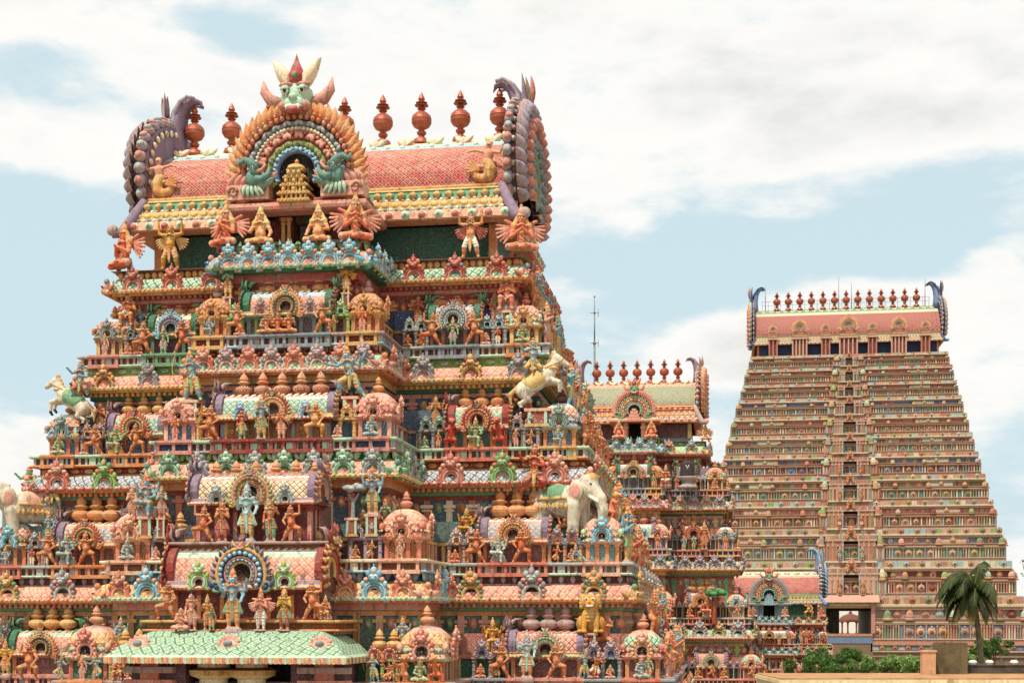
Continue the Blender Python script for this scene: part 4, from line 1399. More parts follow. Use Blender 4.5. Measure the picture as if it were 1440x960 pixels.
def tier(tower, t, up, low_z, side=True, detail=1.0):
    """one storey. t: this level, up: the level above (for the wall behind the shrines), low_z: floor of the level below"""
    s, z, w, d, wb, db = t['s'], t['z'], t['w'], t['d'], t['wb'], t['db']
    c = t['c']
    R = (-w, w, -d, d)
    Rb = (-wb, wb, -db, -d + .25)
    path, pb = rect_path(*R), bay_path(wb, db, -d + .3)
    # ledge
    if t.get('noledge'):
        mb = MB()
        floor_quad(mb, -w, w, -d, d, z - .297 * s, c['bledge'][0])
        floor_quad(mb, -wb, wb, -db, -d + .3, z - .292 * s, c['bledge'][0])
        obj('neck_floor', mb, tower)
    else:
        mb = MB()
        ledge(mb, path, z, s, *c['ledge'], True, True, R, 'FR')
        floor_quad(mb, -w, w, -d, d, z - .004, c['ledge'][0])
        obj('ledge', mb, tower)
        mb = MB()
        ledge(mb, pb, z + .006, s, *c['bledge'], False, True, Rb, 'FR')
        floor_quad(mb, -wb, wb, -db, -d + .3, z + .003, c['bledge'][0])
        obj('bay_ledge', mb, tower)
    # carved strip and scale cornice
    kz = z - .90 * s
    out = .30 * s
    inn = .14 * s
    Ri = (-w + inn, w - inn, -d + inn, d - inn)
    Rbi = (-wb + inn, wb - inn, -db + inn, -d + .25)
    mb = MB()
    frieze(mb, Ri, z - .50 * s, .21 * s, *c['frieze'])
    kapota(mb, rect_path(*Ri), kz, .42 * s, out, *c['kap'], True, .105 * s)
    dentils(mb, (Ri[0] - .06, Ri[1] + .06, Ri[2] - .06, Ri[3]), kz - .13 * s, kz - .05 * s, .07 * s, .14 * s, .06 * s, c['bands'][0])
    beads_row(mb, Ri, kz + .06 * s, .035 * s, .12 * s, (c['bead'], c['kap'][2]), 'FR', out)
    cn = obj('scale_cornice', mb, tower)
    put_kudus(cn, Ri, kz - .03 * s, .62 * s, c['kudu'], t.get('ksp', 1.15) * s, 'F', out * .80)
    put_kudus(cn, Ri, kz - .03 * s, .62 * s, c['kudu'], .80 * s, 'R', out * .80)
    mb = MB()
    frieze(mb, Rbi, z - .50 * s, .21 * s, *c['bfrieze'])
    kapota(mb, bay_path(Rbi[1], -Rbi[2], -d + .3), kz + .004, .42 * s, out, *c['bkap'], False, .105 * s)
    beads_row(mb, Rbi, kz + .06 * s, .035 * s, .12 * s, (c['bead'], c['bkap'][2]), 'FR', out)
    cb = obj('bay_cornice', mb, tower)
    put_kudus(cb, Rbi, kz - .03 * s, .60 * s, c['bkudu'], t.get('bksp', .62) * s, 'F', out * .80)
    put_kudus(cb, Rbi, kz - .03 * s, .60 * s, c['bkudu'], .72 * s, 'R', out * .80)
    k1, k2 = c['kudu'][0], c['bkudu'][0]
    for sg in (-1, 1):
        cm = cached(('corner_leaf', k1[0], k1[1], k1[2]), lambda mb: corner_leaf(mb, k1[0], k1[1], k1[2]))
        obj('corner_leaf', cm, cn, (sg * (w - inn + out * .55), -(d - inn + out * .55), kz + .02), sg * PI / 4, .62 * s)
        cm = cached(('corner_leaf', k2[0], k2[1], k2[2]), lambda mb: corner_leaf(mb, k2[0], k2[1], k2[2]))
        obj('corner_leaf', cm, cb, (sg * (wb - inn + out * .55), -(db - inn + out * .55), kz + .02), sg * PI / 4, .62 * s)
    # wall under the cornice down to the floor below
    if low_z is not None:
        mb = MB()
        Rw = (-w + .3 * s, w - .3 * s, -d + .3 * s, d - .3 * s)
        sweep(mb, rect_path(*Rw), [(0, low_z), (0, low_z + .55 * s), (0, kz - .32 * s), (.03, kz - .32 * s), (.03, kz - .22 * s), (.10, kz - .20 * s), (.10, kz - .12 * s), (.16, kz - .10 * s), (.16, kz + .05 * s), (-.2, kz + .05 * s)],
              [(c['wall'], c['wline'], 2), (c['wall'], c['wline'], 2), (c['bands'][2], None, 0), (c['bands'][2], None, 0), (c['bands'][1], None, 0), (c['bands'][1], None, 0), (c['bands'][0], None, 0), (c['bands'][0], None, 0), (c['bands'][0], None, 0)])
        for x, y, rz, i in edge_items(Rw, .56 * s, 'FR'):
            with mb.tf(T(x, y, 0, rz)):
                box(mb, -.075 * s, .075 * s, -.05 * s, .02, low_z, kz - .32 * s, c['pil'] if i % 2 else c['pil2'])
                ell(mb, (.28 * s, 0, kz - .50 * s), (.11 * s, .06 * s, .13 * s), c['bands'][i % 2], 8, 5)
                ell(mb, (.28 * s, -.05 * s, kz - .50 * s), (.05 * s, .04 * s, .06 * s), c['pil'], 7, 4)
                box(mb, -.15 * s, .15 * s, -.08 * s, .02, kz - .50 * s, kz - .42 * s, c['pil2'])
                box(mb, -.12 * s, .12 * s, -.07 * s, .02, kz - .58 * s, kz - .53 * s, c['pil2'])
        obj('storey_wall', mb, tower)
        mb = MB()
        db2 = db - .3 * s
        wb2 = wb - .3 * s
        sweep(mb, bay_path(wb2, db2, -d + .5), [(0, low_z), (0, kz - .32 * s), (.05, kz - .32 * s), (.05, kz - .22 * s), (.12, kz - .2 * s), (.12, kz + .05 * s)],
              [(c['wall'], c['wline'], 2), (c['bands'][2], None, 0), (c['bands'][2], None, 0), (c['bands'][1], None, 0), (c['bands'][0], None, 0)], False)
        for x, y, rz, i in edge_items((-wb2, wb2, -db2, -d), .52 * s, 'FR'):
            with mb.tf(T(x, y, 0, rz)):
                box(mb, -.075 * s, .075 * s, -.05 * s, .02, low_z, kz - .32 * s, c['pil2'] if i % 2 else c['pil'])
                ell(mb, (.26 * s, 0, kz - .50 * s), (.11 * s, .06 * s, .13 * s), c['bands'][(i + 1) % 2], 8, 5)
                ell(mb, (.26 * s, -.05 * s, kz - .50 * s), (.05 * s, .04 * s, .06 * s), c['pil2'], 7, 4)
                box(mb, -.15 * s, .15 * s, -.08 * s, .02, kz - .48 * s, kz - .40 * s, c['pil'])
        obj('bay_wall', mb, tower)
    if not t.get('shrines', True):
        return
    # row of shrines standing on this floor, set back to leave room for the statues
    SB = .2 * s
    w, d, db, wb = w - SB, d - SB, db - SB, wb - .06 * s
    h = .47 * s
    mb = MB()
    for (x0, x1, yf, yb, o_) in ((-w + .34 * s, w - .34 * s, -d + .34 * s, d - .34 * s, 0), (-wb + .3 * s, wb - .3 * s, -db + .32 * s, -d + .8 * s, .004)):
        sweep(mb, rect_path(x0, x1, yf, yb), [(0, z + .001), (0, z + h * .9 + o_), (.06, z + h * .92 + o_), (.06, z + h * 1.05 + o_), (-.3, z + h * 1.12 + o_)],
              [(c['panel'], c['pline'], 2), (c['pil'], None, 0), (c['pil'], None, 0), (c['bands'][2], None, 0)])
        floor_quad(mb, x0 + .25, x1 - .25, yf + .25, yb - .25, z + h * 1.11 + o_ * 2, c['bands'][2])
        for x, y, rz, i in edge_items((x0, x1, yf, yb), .42 * s, 'FR'):
            with mb.tf(T(x, y - 0, 0, rz)):
                box(mb, -.04 * s, .04 * s, -.05 * s, .02, z, z + h * .9, c['pil2'] if i % 2 else c['pil'])
    obj('shrine_row_wall', mb, tower)
    ks = min(1.0 * s, .26 * (w - wb))
    ks = max(ks, .84 * s)
    yk = -(d - .52 * ks)
    uA, uB = wb + .06 * s, w - ks
    span = uB - uA
    Ls = t.get('sala', .53) * span
    pz = z + 1.00 * s
    ph = min(.78 * s, max(.52 * s, t['gap'] - 1.00 * s - .96 * s))
    for sg in (1, -1):
        P = t['pal_r'] if sg > 0 else t['pal_l']
        kuta(tower, (sg * (w - .5 * ks), yk, z), ks, h, P['kuta'], 'FR' if sg > 0 else 'F')
        uc = (uA + uB) / 2
        sala(tower, (sg * uc, -(d - .40 * s), z), Ls, .74 * s, h, .58 * s, P['sala'], base=-.645 * s)
        pw = (span - Ls) / 2
        for k, ce in enumerate((uA + pw / 2, uB - pw / 2)):
            panjara(tower, (sg * ce, -(d - .12 * s), z), min(.44 * s, pw * .49), h, P['pan'][k], P['ppil'], P['proof'], c['pline'])
            q = min(.44 * s, pw * .49)
            for o_ in (-.5, .5):
                ANCH.append((tower.name, t['n'], 'M', sg * ce + o_ * q, d + .11 * s, z, 'pan'))
            ANCH.append((tower.name, t['n'], 'M', sg * ce, d - .42 * s, z + .60 * s, 'upper'))
        ANCH.append((tower.name, t['n'], 'M', sg * (w - .5 * ks), d + .13 * s, z + .012, 'kuta'))
        ANCH.append((tower.name, t['n'], 'M', sg * uc, d + .13 * s, z + .012, 'sala'))
        if sg < 0:
            for o_ in (.5, 1.3):
                ANCH.append((tower.name, t['n'], 'M', -(w - .30 * s), d - ks - o_ * s + .3 * s, z + .60 * s, 'left'))
        for o_ in (-1, 1):
            ANCH.append((tower.name, t['n'], 'M', sg * uc + o_ * Ls * .42, d + .12 * s, z + .012, 'guard'))
        # pots behind the oblong shrine
        pb_ = P['pots']
        for k in range(pb_[2]):
            x = sg * uc + (k - (pb_[2] - 1) / 2) * .40 * s
            obj('pot_finial', pot_mesh(pb_[0], pb_[1], pb_[3]), tower, (x, -(d - .56 * s), pz), 0, ph)
    # plinth the pots stand on
    mb = MB()
    box(mb, -w + .45 * s, w - .45 * s, -d + .45 * s, d - .45 * s, z + .5 * s, pz + .01, c['wall'], 2, c['wline'])
    obj('pot_plinth', mb, tower)
    # bay: two domed shrines and, where the porch does not carry it, the large oblong one
    P = t['pal_b']
    kb = P.get('ks', .92) * s
    for sg in (-1, 1):
        kuta(tower, (sg * (wb - .5 * kb), -(db - .5 * kb), z + .004), kb, h, P['kuta'], 'FR' if sg > 0 else 'F')
        ANCH.append((tower.name, t['n'], 'B', sg * (wb - .5 * kb), db + .14 * s, z + .016, 'kuta'))
        if P.get('pan'):
            x = wb - kb - .30 * s
            if P.get('sala') is None:
                for k in (-.16, .16):
                    obj('pot_finial', pot_mesh('ochre', 'orange'), tower, (sg * (x + k * s), -(db - .50 * s), z + .62 * s), 0, .52 * s)
                ANCH.append((tower.name, t['n'], 'B', sg * (wb - .98 * kb), db - .62 * s, z + .62 * s, 'upper'))
            for o_ in ((-.5, .5) if P.get('sala') is None else (0,)):
                ANCH.append((tower.name, t['n'], 'B', sg * x + o_ * .33 * s, db + .12 * s, z + .004, 'pan'))
            panjara(tower, (sg * x, -(db - .12 * s), z + .004), .33 * s, h, P['pan'], P['ppil'], P['proof'], c['pline'])
    if P.get('sala'):
        L = P['L']
        sala(tower, (0, -(db - .40 * s), z + .004), L, .82 * s, h, .60 * s, P['sala'], 0, True, base=-.645 * s)
        n = P['pots'][2]
        for k in range(n):
            obj('pot_finial', pot_mesh(*P['pots'][:2], P['pots'][3]), tower, ((k - (n - 1) / 2) * .46 * s * P.get('potsp', 1), -(db - .58 * s), pz + .02 * s), 0, ph * 1.08)
        mb = MB()
        box(mb, -L * .5, L * .5, -db + .48 * s, -d, z + .5 * s, pz + .03 * s, c['wall'], 2, c['wline'])
        obj('pot_plinth', mb, tower)
    if side:
        for k, yv in enumerate(np.linspace(-d + .35, d * .75, 9)):
            ANCH.append((tower.name, t['n'], 'S', w + .12 * s, -yv, z + .01, 'side%d' % k))
        P = t['pal_r']
        Ls2 = min(1.6 * s, .34 * 2 * d)
        sala(tower, (w - .40 * s, 0, z), Ls2, .74 * s, h, .58 * s, P['sala'], PI / 2, base=-.645 * s)
        for sg in (-1, 1):
            yv = sg * (Ls2 / 2 + (d - ks - Ls2 / 2) / 2)
            panjara(tower, (w - .12 * s, yv, z), .36 * s, h, P['pan'][0], P['ppil'], P['proof'], c['pline'], PI / 2)
        kuta(tower, (w - .5 * ks, d - .52 * ks, z), ks, h, P['kuta'], 'R')
        for k in range(3):
            obj('pot_finial', pot_mesh(*P['pots'][:2], P['pots'][3]), tower, (w - .60 * s, (k - 1) * .42 * s, pz), 0, ph)


def big_gable(mb, D, H, base_z, c):
    """end of the great roof: a tall scalloped arch, facing -Y here; c: rim, leaf, leaf2, bands..."""
    R = D * 1.0
    rim, l1, l2, b1, b2, b3, ft = c
    with mb.tf(np.array(Matrix.Diagonal((1, 1, H / (R * 1.66), 1)))):
        arch(mb, R, [(1.02, .90, .05, rim, l2, 31), (.90, .72, .10, b1, b2, 21), (.72, .58, .07, b3, None, 0), (.58, .44, .10, l2, b1, 13), (.44, .32, .06, b2, None, 0)], 'teal', (27, .20, .22, l1, l2, .7), None, None, thick=.26, n=30)
        for i, f in enumerate(np.radians(np.linspace(214, -34, 31))):
            leaf(mb, .62 * R * math.cos(f), .66 * R + .62 * R * math.sin(f), f + .3, .16 * R, .12 * R, ft if i % 2 else b2, l2, -.06 * R, .05 * R, curl=.5)
            leaf(mb, .36 * R * math.cos(f), .66 * R + .36 * R * math.sin(f), f - .3, .14 * R, .10 * R, b3 if i % 2 else l2, ft, -.06 * R, .05 * R, curl=-.5)
        for i, f in enumerate(np.radians(np.linspace(218, -38, 27))):      # overlapping scallops on the outside edge
            with mb.tf(T(1.0 * R * math.cos(f), .10, .66 * R + 1.0 * R * math.sin(f))):
                k = 1 if f > PI / 2 else -1
                ell(mb, (.07 * R * math.cos(f), .06, .07 * R * math.sin(f)), (.115 * R, .13, .065 * R), (l1, l2, 'lilac')[i % 3], 9, 6, Matrix.Rotation(-f + PI / 2 + k * .35, 3, 'Y'))
                ell(mb, (.125 * R * math.cos(f), .05, .135 * R * math.sin(f)), (.075 * R, .10, .04 * R), 'rose' if i % 2 else 'ltgrey', 8, 5, Matrix.Rotation(-f + PI / 2 + k * .35, 3, 'Y'))
                ell(mb, (.05 * R * math.cos(f), -.08, .05 * R * math.sin(f)), (.045 * R, .05, .045 * R), 'cream' if i % 2 else 'rose', 6, 4)
            ell(mb, (.93 * R * math.cos(f), .30, .66 * R + .93 * R * math.sin(f)), (.05 * R, .05, .05 * R), 'cream', 6, 4)


def ridge_horn(mb, s, c, c2, c3, face):
    """hooded crest over a gable, mask looking outwards (-Y), two prongs curling back (+Y); s = height"""
    # hood: a broad horn that rises from the gable and curls back over the ridge, split at its tip
    up = [(0, .05 * s, -.12 * s), (0, .02 * s, .12 * s), (0, .02 * s, .38 * s), (0, .07 * s, .62 * s), (0, .17 * s, .80 * s), (0, .31 * s, .88 * s), (0, .43 * s, .84 * s), (0, .47 * s, .74 * s)]
    tube(mb, up, [.30 * s, .30 * s, .27 * s, .23 * s, .18 * s, .13 * s, .07 * s, .01 * s], c, 12, True, .52, (1, 0, 0))
    for k in (-1, 1):
        tube(mb, [(k * .22 * s, q_[1] - .03 * s, q_[2]) for q_ in up[:7]], np.linspace(.05, .03, 7) * s, c2, 6)
        leaf(mb, k * .15 * s, -.02 * s, PI / 2 - k * .10, .95 * s, .28 * s, c2, c, -.06 * s, .10 * s, curl=-k * .15)
        leaf(mb, k * .10 * s, .42 * s, PI / 2 - k * .25, .48 * s, .20 * s, c3, c2, -.12 * s, .07 * s, curl=-k * .3)
    leaf(mb, 0, .5 * s, PI / 2, .50 * s, .2 * s, 'rose', 'red', -.16 * s, .08 * s)
    kirti(mb, 0, .10 * s, .52 * s, face, 'red', 'white', c3, y=-.02 * s)


def sutanasi(mb, R, p):
    """the great arch of the roof bay; facing -Y, centre at the origin"""
    fl, fl2, fig_, pet, wht, red, grn, blu = p
    with mb.tf(T(0, 0, -.66 * R)):
        arch(mb, R, [(.80, .72, .05, fig_, None, 0), (.72, .70, .075, 'maroon', None, 0), (.70, .615, .05, pet, None, 0), (.615, .56, .05, wht, 'cream', 45), (.56, .50, .05, red, 'coral', 35), (.50, .44, .055, red, None, 0), (.44, .345, .04, grn, None, 0), (.345, .29, .05, blu, 'sky', 21), (.29, .255, .07, blu, None, 0)],
             'dark', (35, .26, .155, fl, fl2, .62), None, None, thick=.5, n=40, a0=-30)
        for (rad, L_, W_, nn, ca, cb, yy) in ((.625, .085, .075, 33, pet, 'ltgrey', -.07), (.45, .10, .085, 25, red, 'pink', -.07), (.35, .09, .075, 21, grn, 'olive', -.06), (.27, .06, .06, 17, blu, 'sky', -.08)):
            for i, f in enumerate(np.radians(np.linspace(207, -27, nn))):
                leaf(mb, rad * R * math.cos(f), .66 * R + rad * R * math.sin(f), f + (.25 if i % 2 else -.25), L_ * R, W_ * R, ca, cb, yy * R, .03 * R, curl=(.3 if i % 2 else -.3))
        for i, f in enumerate(np.radians(np.linspace(205, -25, 35))):
            leaf(mb, .82 * R * math.cos(f), .66 * R + .82 * R * math.sin(f), f + .12, .15 * R, .045 * R, 'navy', fl, -.06 * R, .03 * R)
            for dr, sz in ((.735, .034), (.785, .022)):
                ell(mb, (dr * R * math.cos(f + .02), -.09 * R, .66 * R + dr * R * math.sin(f + .02)), (sz * R, .045 * R, sz * 1.2 * R), ('orange', 'coral', 'tan', 'rose')[i % 4], 6, 5)


def makara(mb, s, c, c2):
    """sea beast with a raised trunk, looking along +X"""
    ell(mb, (0, -.12 * s, .42 * s), (.26 * s, .16 * s, .28 * s), c)
    ell(mb, (.06 * s, -.20 * s, .60 * s), (.17 * s, .14 * s, .16 * s), c)
    tube(mb, [(.10 * s, -.2 * s, .62 * s), (-.06 * s, -.22 * s, .84 * s), (-.24 * s, -.2 * s, .92 * s), (-.40 * s, -.18 * s, .84 * s), (-.46 * s, -.16 * s, .98 * s)], [.15 * s, .13 * s, .10 * s, .075 * s, .04 * s], c, 8)
    tube(mb, [(.10 * s, -.2 * s, .36 * s), (.30 * s, -.24 * s, .36 * s), (.44 * s, -.2 * s, .5 * s), (.50 * s, -.16 * s, .72 * s)], [.13 * s, .11 * s, .08 * s, .02 * s], c, 7)
    tube(mb, [(.12 * s, -.26 * s, .56 * s), (.28 * s, -.26 * s, .60 * s), (.38 * s, -.24 * s, .74 * s), (.30 * s, -.22 * s, .92 * s)], [.06 * s, .055 * s, .045 * s, .01 * s], 'rose', 6)
    ell(mb, (.02 * s, -.33 * s, .66 * s), (.05 * s, .04 * s, .05 * s), 'white', 6, 4)
    ell(mb, (.02 * s, -.37 * s, .66 * s), (.025 * s, .02 * s, .028 * s), 'dark', 5, 4)
    for i in range(5):
        leaf(mb, -.22 * s + .09 * i * s, .22 * s, -PI / 2 - .5 + .2 * i, .38 * s, .15 * s, c, c2, -.16 * s, curl=.3)
    for i in range(4):
        leaf(mb, .16 * s + .07 * i * s, .30 * s, -.9 + .3 * i, .3 * s, .12 * s, c2, c, -.2 * s, curl=.4)


def great_roof(tower, q):
    """crowning barrel roof with ridge finials, gables with horns and the recessed neck"""
    w, d, ze, zv, zr, s = q['w'], q['d'], q['z_eave'], q['z_vault'], q['z_ridge'], q['s']
    c = q['c']
    L = 2 * (w - .32 * s)
    dv = d - .55 * s
    # neck wall
    mb = MB()
    zn = q['z_neck']
    sweep(mb, rect_path(-w + .55 * s, w - .55 * s, -d + .7 * s, d - .7 * s), [(.14, zn), (.14, zn + .16 * s), (.08, zn + .18 * s), (.08, zn + .24 * s), (0, zn + .26 * s), (0, ze)],
          [(c['neck_base'], None, 0)] * 4 + [(c['neck'], c['nline'], 2)])
    for sg in (-1, 1):
        for u in (w - .62 * s,):
            box(mb, sg * u - .10 * s, sg * u + .10 * s, -d + .58 * s, -d + .72 * s, zn + .2 * s, ze, c['npil'])
    obj('neck_wall', mb, tower)
    # cornice between neck and vault
    mb = MB()
    hz = zv - ze
    sweep(mb, rect_path(-w, w, -d, d), [(-.5, ze), (0.0, ze), (.02, ze + .04 * hz), (-.02, ze + .24 * hz), (-.08 * s, ze + .30 * hz), (-.12 * s, ze + .36 * hz), (-.16 * s, ze + .56 * hz), (-.25 * s, ze + .62 * hz), (-.27 * s, ze + .66 * hz),
                                        (-.36 * s, ze + .90 * hz), (-.34 * s, ze + .93 * hz), (-.42 * s, ze + 1.0 * hz), (-.7 * s, ze + 1.0 * hz)],
          [(x, None, 0) for x in c['cornice']])
    Rr = (-w, w, -d, d)
    for x, y, rz, i in edge_items(Rr, .42 * s, 'FR'):      # round bosses along the eave
        with mb.tf(T(x, y, ze + .14 * hz, rz)):
            ell(mb, (0, 0, 0), (.13 * s, .05 * s, .115 * s), 'white', 10, 5)
            ell(mb, (0, -.035 * s, 0), (.10 * s, .05 * s, .09 * s), ('coral', 'mint')[i % 2] if q.get('boss') else c['cornice'][2], 10, 5)
            ell(mb, (0, -.065 * s, 0), (.05 * s, .04 * s, .045 * s), ('rose', 'green')[i % 2] if q.get('boss') else c['cornice'][2], 8, 4)
    for zz, o_, ca, cb in ((.33, -.09, 'white', 'grey'), (.63, -.25, 'white', 'rose')):
        beads_row(mb, (-w - o_ * -1 * s if 0 else -w + abs(o_) * s, w - abs(o_) * s, -d + abs(o_) * s, d), ze + zz * hz, .05 * s, .14 * s, (ca, cb))
    for x, y, rz, i in edge_items((-w + .31 * s, w - .31 * s, -d + .31 * s, d), .30 * s, 'FR'):
        with mb.tf(T(x, y, ze + .67 * hz, rz)):
            leaf(mb, 0, .21 * hz, -PI / 2, .24 * hz, .24 * s, c['cornice'][9], c['leaf'], -.0)
    for x, y, rz, i in edge_items((-w + .14 * s, w - .14 * s, -d + .14 * s, d), .25 * s, 'FR'):
        with mb.tf(T(x, y, ze + .37 * hz, rz)):
            ell(mb, (0, .0, .1 * hz), (.11 * s, .03, .08 * hz), 'yellow', 6, 4)
    obj('roof_cornice', mb, tower)
    # vault
    mb = MB()
    hh = zr - zv
    n = 16
    def yk_(t):
        return -dv * (1 - t ** 2.05) if t < .999 else 0.0
    tt = [0, .06, .13, .2, .27, .34, .41, .48, .55, .62, .69, .745, .80, .85, .93, 1.0]
    sec = [(yk_(t), zv + hh * t) for t in tt]
    n = len(tt)
    full = sec + [(-y, z) for y, z in sec[::-1][1:]]
    per = 0
    for i in range(len(full) - 1):
        j = i if i < n - 1 else 2 * (n - 1) - 1 - i
        zm = (full[i][1] + full[i + 1][1]) / 2
        f = (zm - zv) / hh
        if f > .85:
            cc, ln, mt = c['ridge'], None, 0
        elif f > .745:
            cc, ln, mt = c['ridge2'], None, 0
        elif f > .07:
            cc, ln, mt = (c['vault3'] if f > .55 else c['vault2'] if f > .28 else c['vault']) if 'vault3' in c else c['vault'], c['vline'], 1
        else:
            cc, ln, mt = c['rope'], None, 0
        p1 = per + math.dist(full[i], full[i + 1])
        k = .10 * s * q.get('cellk', 1)
        P = [[(x, y, z) for y, z in (full[i], full[i + 1])] for x in (-L / 2, L / 2)]
        uv = [[(x / k / 2, g / k / 2) for g in (per, p1)] for x in (-L / 2, L / 2)]
        per = p1
        grid(mb, P, cc, ln, mt, True, uv)
    tube(mb, [(-L / 2, -dv - .03, zv + .03), (L / 2, -dv - .03, zv + .03)], .07 * s, c['rope'], 8)
    nb = int(L / (.38 * s))
    for i in range(nb):
        x = -L / 2 + (i + .5) * L / nb
        ell(mb, (x, yk_(.80) - .02, zv + hh * .80), .075 * s, 'white', 8, 5)
        if i % 2 == 0:
            with mb.tf(T(x, yk_(.90) - .05, zv + hh * .88) @ ROT('X', -.55)):
                cc2 = (c['rl1'], c['rl2'])[(i // 2) % 2]
                for sg in (-1, 1):
                    leaf(mb, 0, 0, PI / 2 - sg * 1.0, .36 * s, .2 * s, cc2, 'cream', -.01, curl=sg * .3)
                leaf(mb, 0, .02, PI / 2, .2 * s, .16 * s, cc2, 'cream', -.03)
    rf = obj('great_barrel_roof', mb, tower)
    # finials
    fm = finial_mesh()
    for i in range(q['nf']):
        u = q['f0'] + (q['f1'] - q['f0']) * i / (q['nf'] - 1)
        obj('ridge_finial', fm, rf, (u, 0, zr - .06 * s), 0, q['fh'])
    # gables
    gm = cached(('gable', 'great', q['name']), lambda mb: big_gable(mb, dv + .02 * s, hh + .55 * s + (zv - ze) * .35, 0, c['gable']))
    hm = cached(('crest_horn', q['name']), lambda mb: ridge_horn(mb, q['horn'], *c['horn']))
    for sg in (-1, 1):
        rz = PI / 2 if sg > 0 else -PI / 2
        obj('roof_gable', gm, rf, (sg * (L / 2 + .26 * s), 0, zv - (zv - ze) * .35), rz)
        obj('crest_horn', hm, rf, (sg * (L / 2 + .10 * s), 0, zr + .05 * s), rz)
        # upturned eave corner and curved corner rib
        mb = MB()
        tube(mb, [(0, 0, hz * 1.0), (sg * .18 * s, -.2 * s, hz * .5), (sg * .40 * s, -.34 * s, 0), (sg * .62 * s, -.46 * s, -.05 * s), (sg * .72 * s, -.5 * s, .10 * s)], [.10 * s, .14 * s, .17 * s, .13 * s, .06 * s], c['gable'][0], 8)
        ell(mb, (sg * .64 * s, -.52 * s, .02), (.15 * s, .10 * s, .15 * s), c['gable'][1])
        obj('eave_corner', mb, rf, (sg * (w - .35 * s), -d + .35 * s, ze))
    return rf
# ------------------------------------------------------------------ setting: ground
mbg = MB()
floor_quad(mbg, -900, 900, -60, 2400, 0, hx('8f7d62'))
ground = tag(obj('ground', mbg), kind='structure')

# ------------------------------------------------------------------ nearest tower
Z0 = CAMH
FA = Frame((-4.48, 38.34))
front = empty('temple_tower', (-4.48, 38.34, 0), TH, 'nearest brightly painted stepped temple tower crowded with statues under a pink scale roof', 'tower')


def K(c1, c2, c3, hole='dark', style=0, k=1.0):
    return (c1, c2, c3, hole, style, k)


def P_(dome, pil, pil2, panel, line, kd, fc):
    return (dome, pil, pil2, panel, line, kd, fc)


D_orange = ('ochre', 'orange', 'orange', 'brown', 'orange', 'ochre')
D_pink = ('rose', 'pink', 'pink', 'coral', 'pink', 'pink')
D_peach = ('peach', 'coral', 'peach', 'coral', 'peach', 'cream')
D_pinkyel = ('mint', 'pink', 'yellow', 'coral', 'pink', 'mauve')
D_lat = ('yellow', 'mint', 'pink', 'maroon', 'rose', 'cream')
D_orlat = ('sky', 'mauve', 'peach', 'brown', 'white', 'sky')
D_pinkblue = ('green', 'orange', 'pink', 'maroon', 'sky', 'rose')
D_mint = ('pink', 'rose', 'mint', 'dkgreen', 'peach', 'pink')
G_green = ('dkgreen', 'green', 'red', 'green')
G_purple = ('purple', 'mauve', 'orange', 'mauve')
G_red = ('maroon', 'red', 'ochre', 'mauve')
G_blue = ('purple', 'mauve', 'orange', 'lilac')
N_or = ('ochre', 'coral', 'green', 'maroon', 'orange', 'green')
N_grey = ('ltgrey', 'red', 'sky', 'mint', 'grey', 'teal')
N_yel = ('maroon', 'ochre', 'orange', 'cream', 'orange', 'green')
N_cor = ('maroon', 'orange', 'coral', 'orange', 'rose', 'green')
N_gold = ('coral', 'gold', 'orange', 'yellow', 'olive', 'maroon')
N_mint = ('coral', 'mint', 'green', 'pink', 'rose', 'green')
N_red = ('red', 'orange', 'ochre', 'green', 'orange', 'grey')
N_blu = ('ochre', 'navy', 'sky', 'rose', 'green', 'rose')

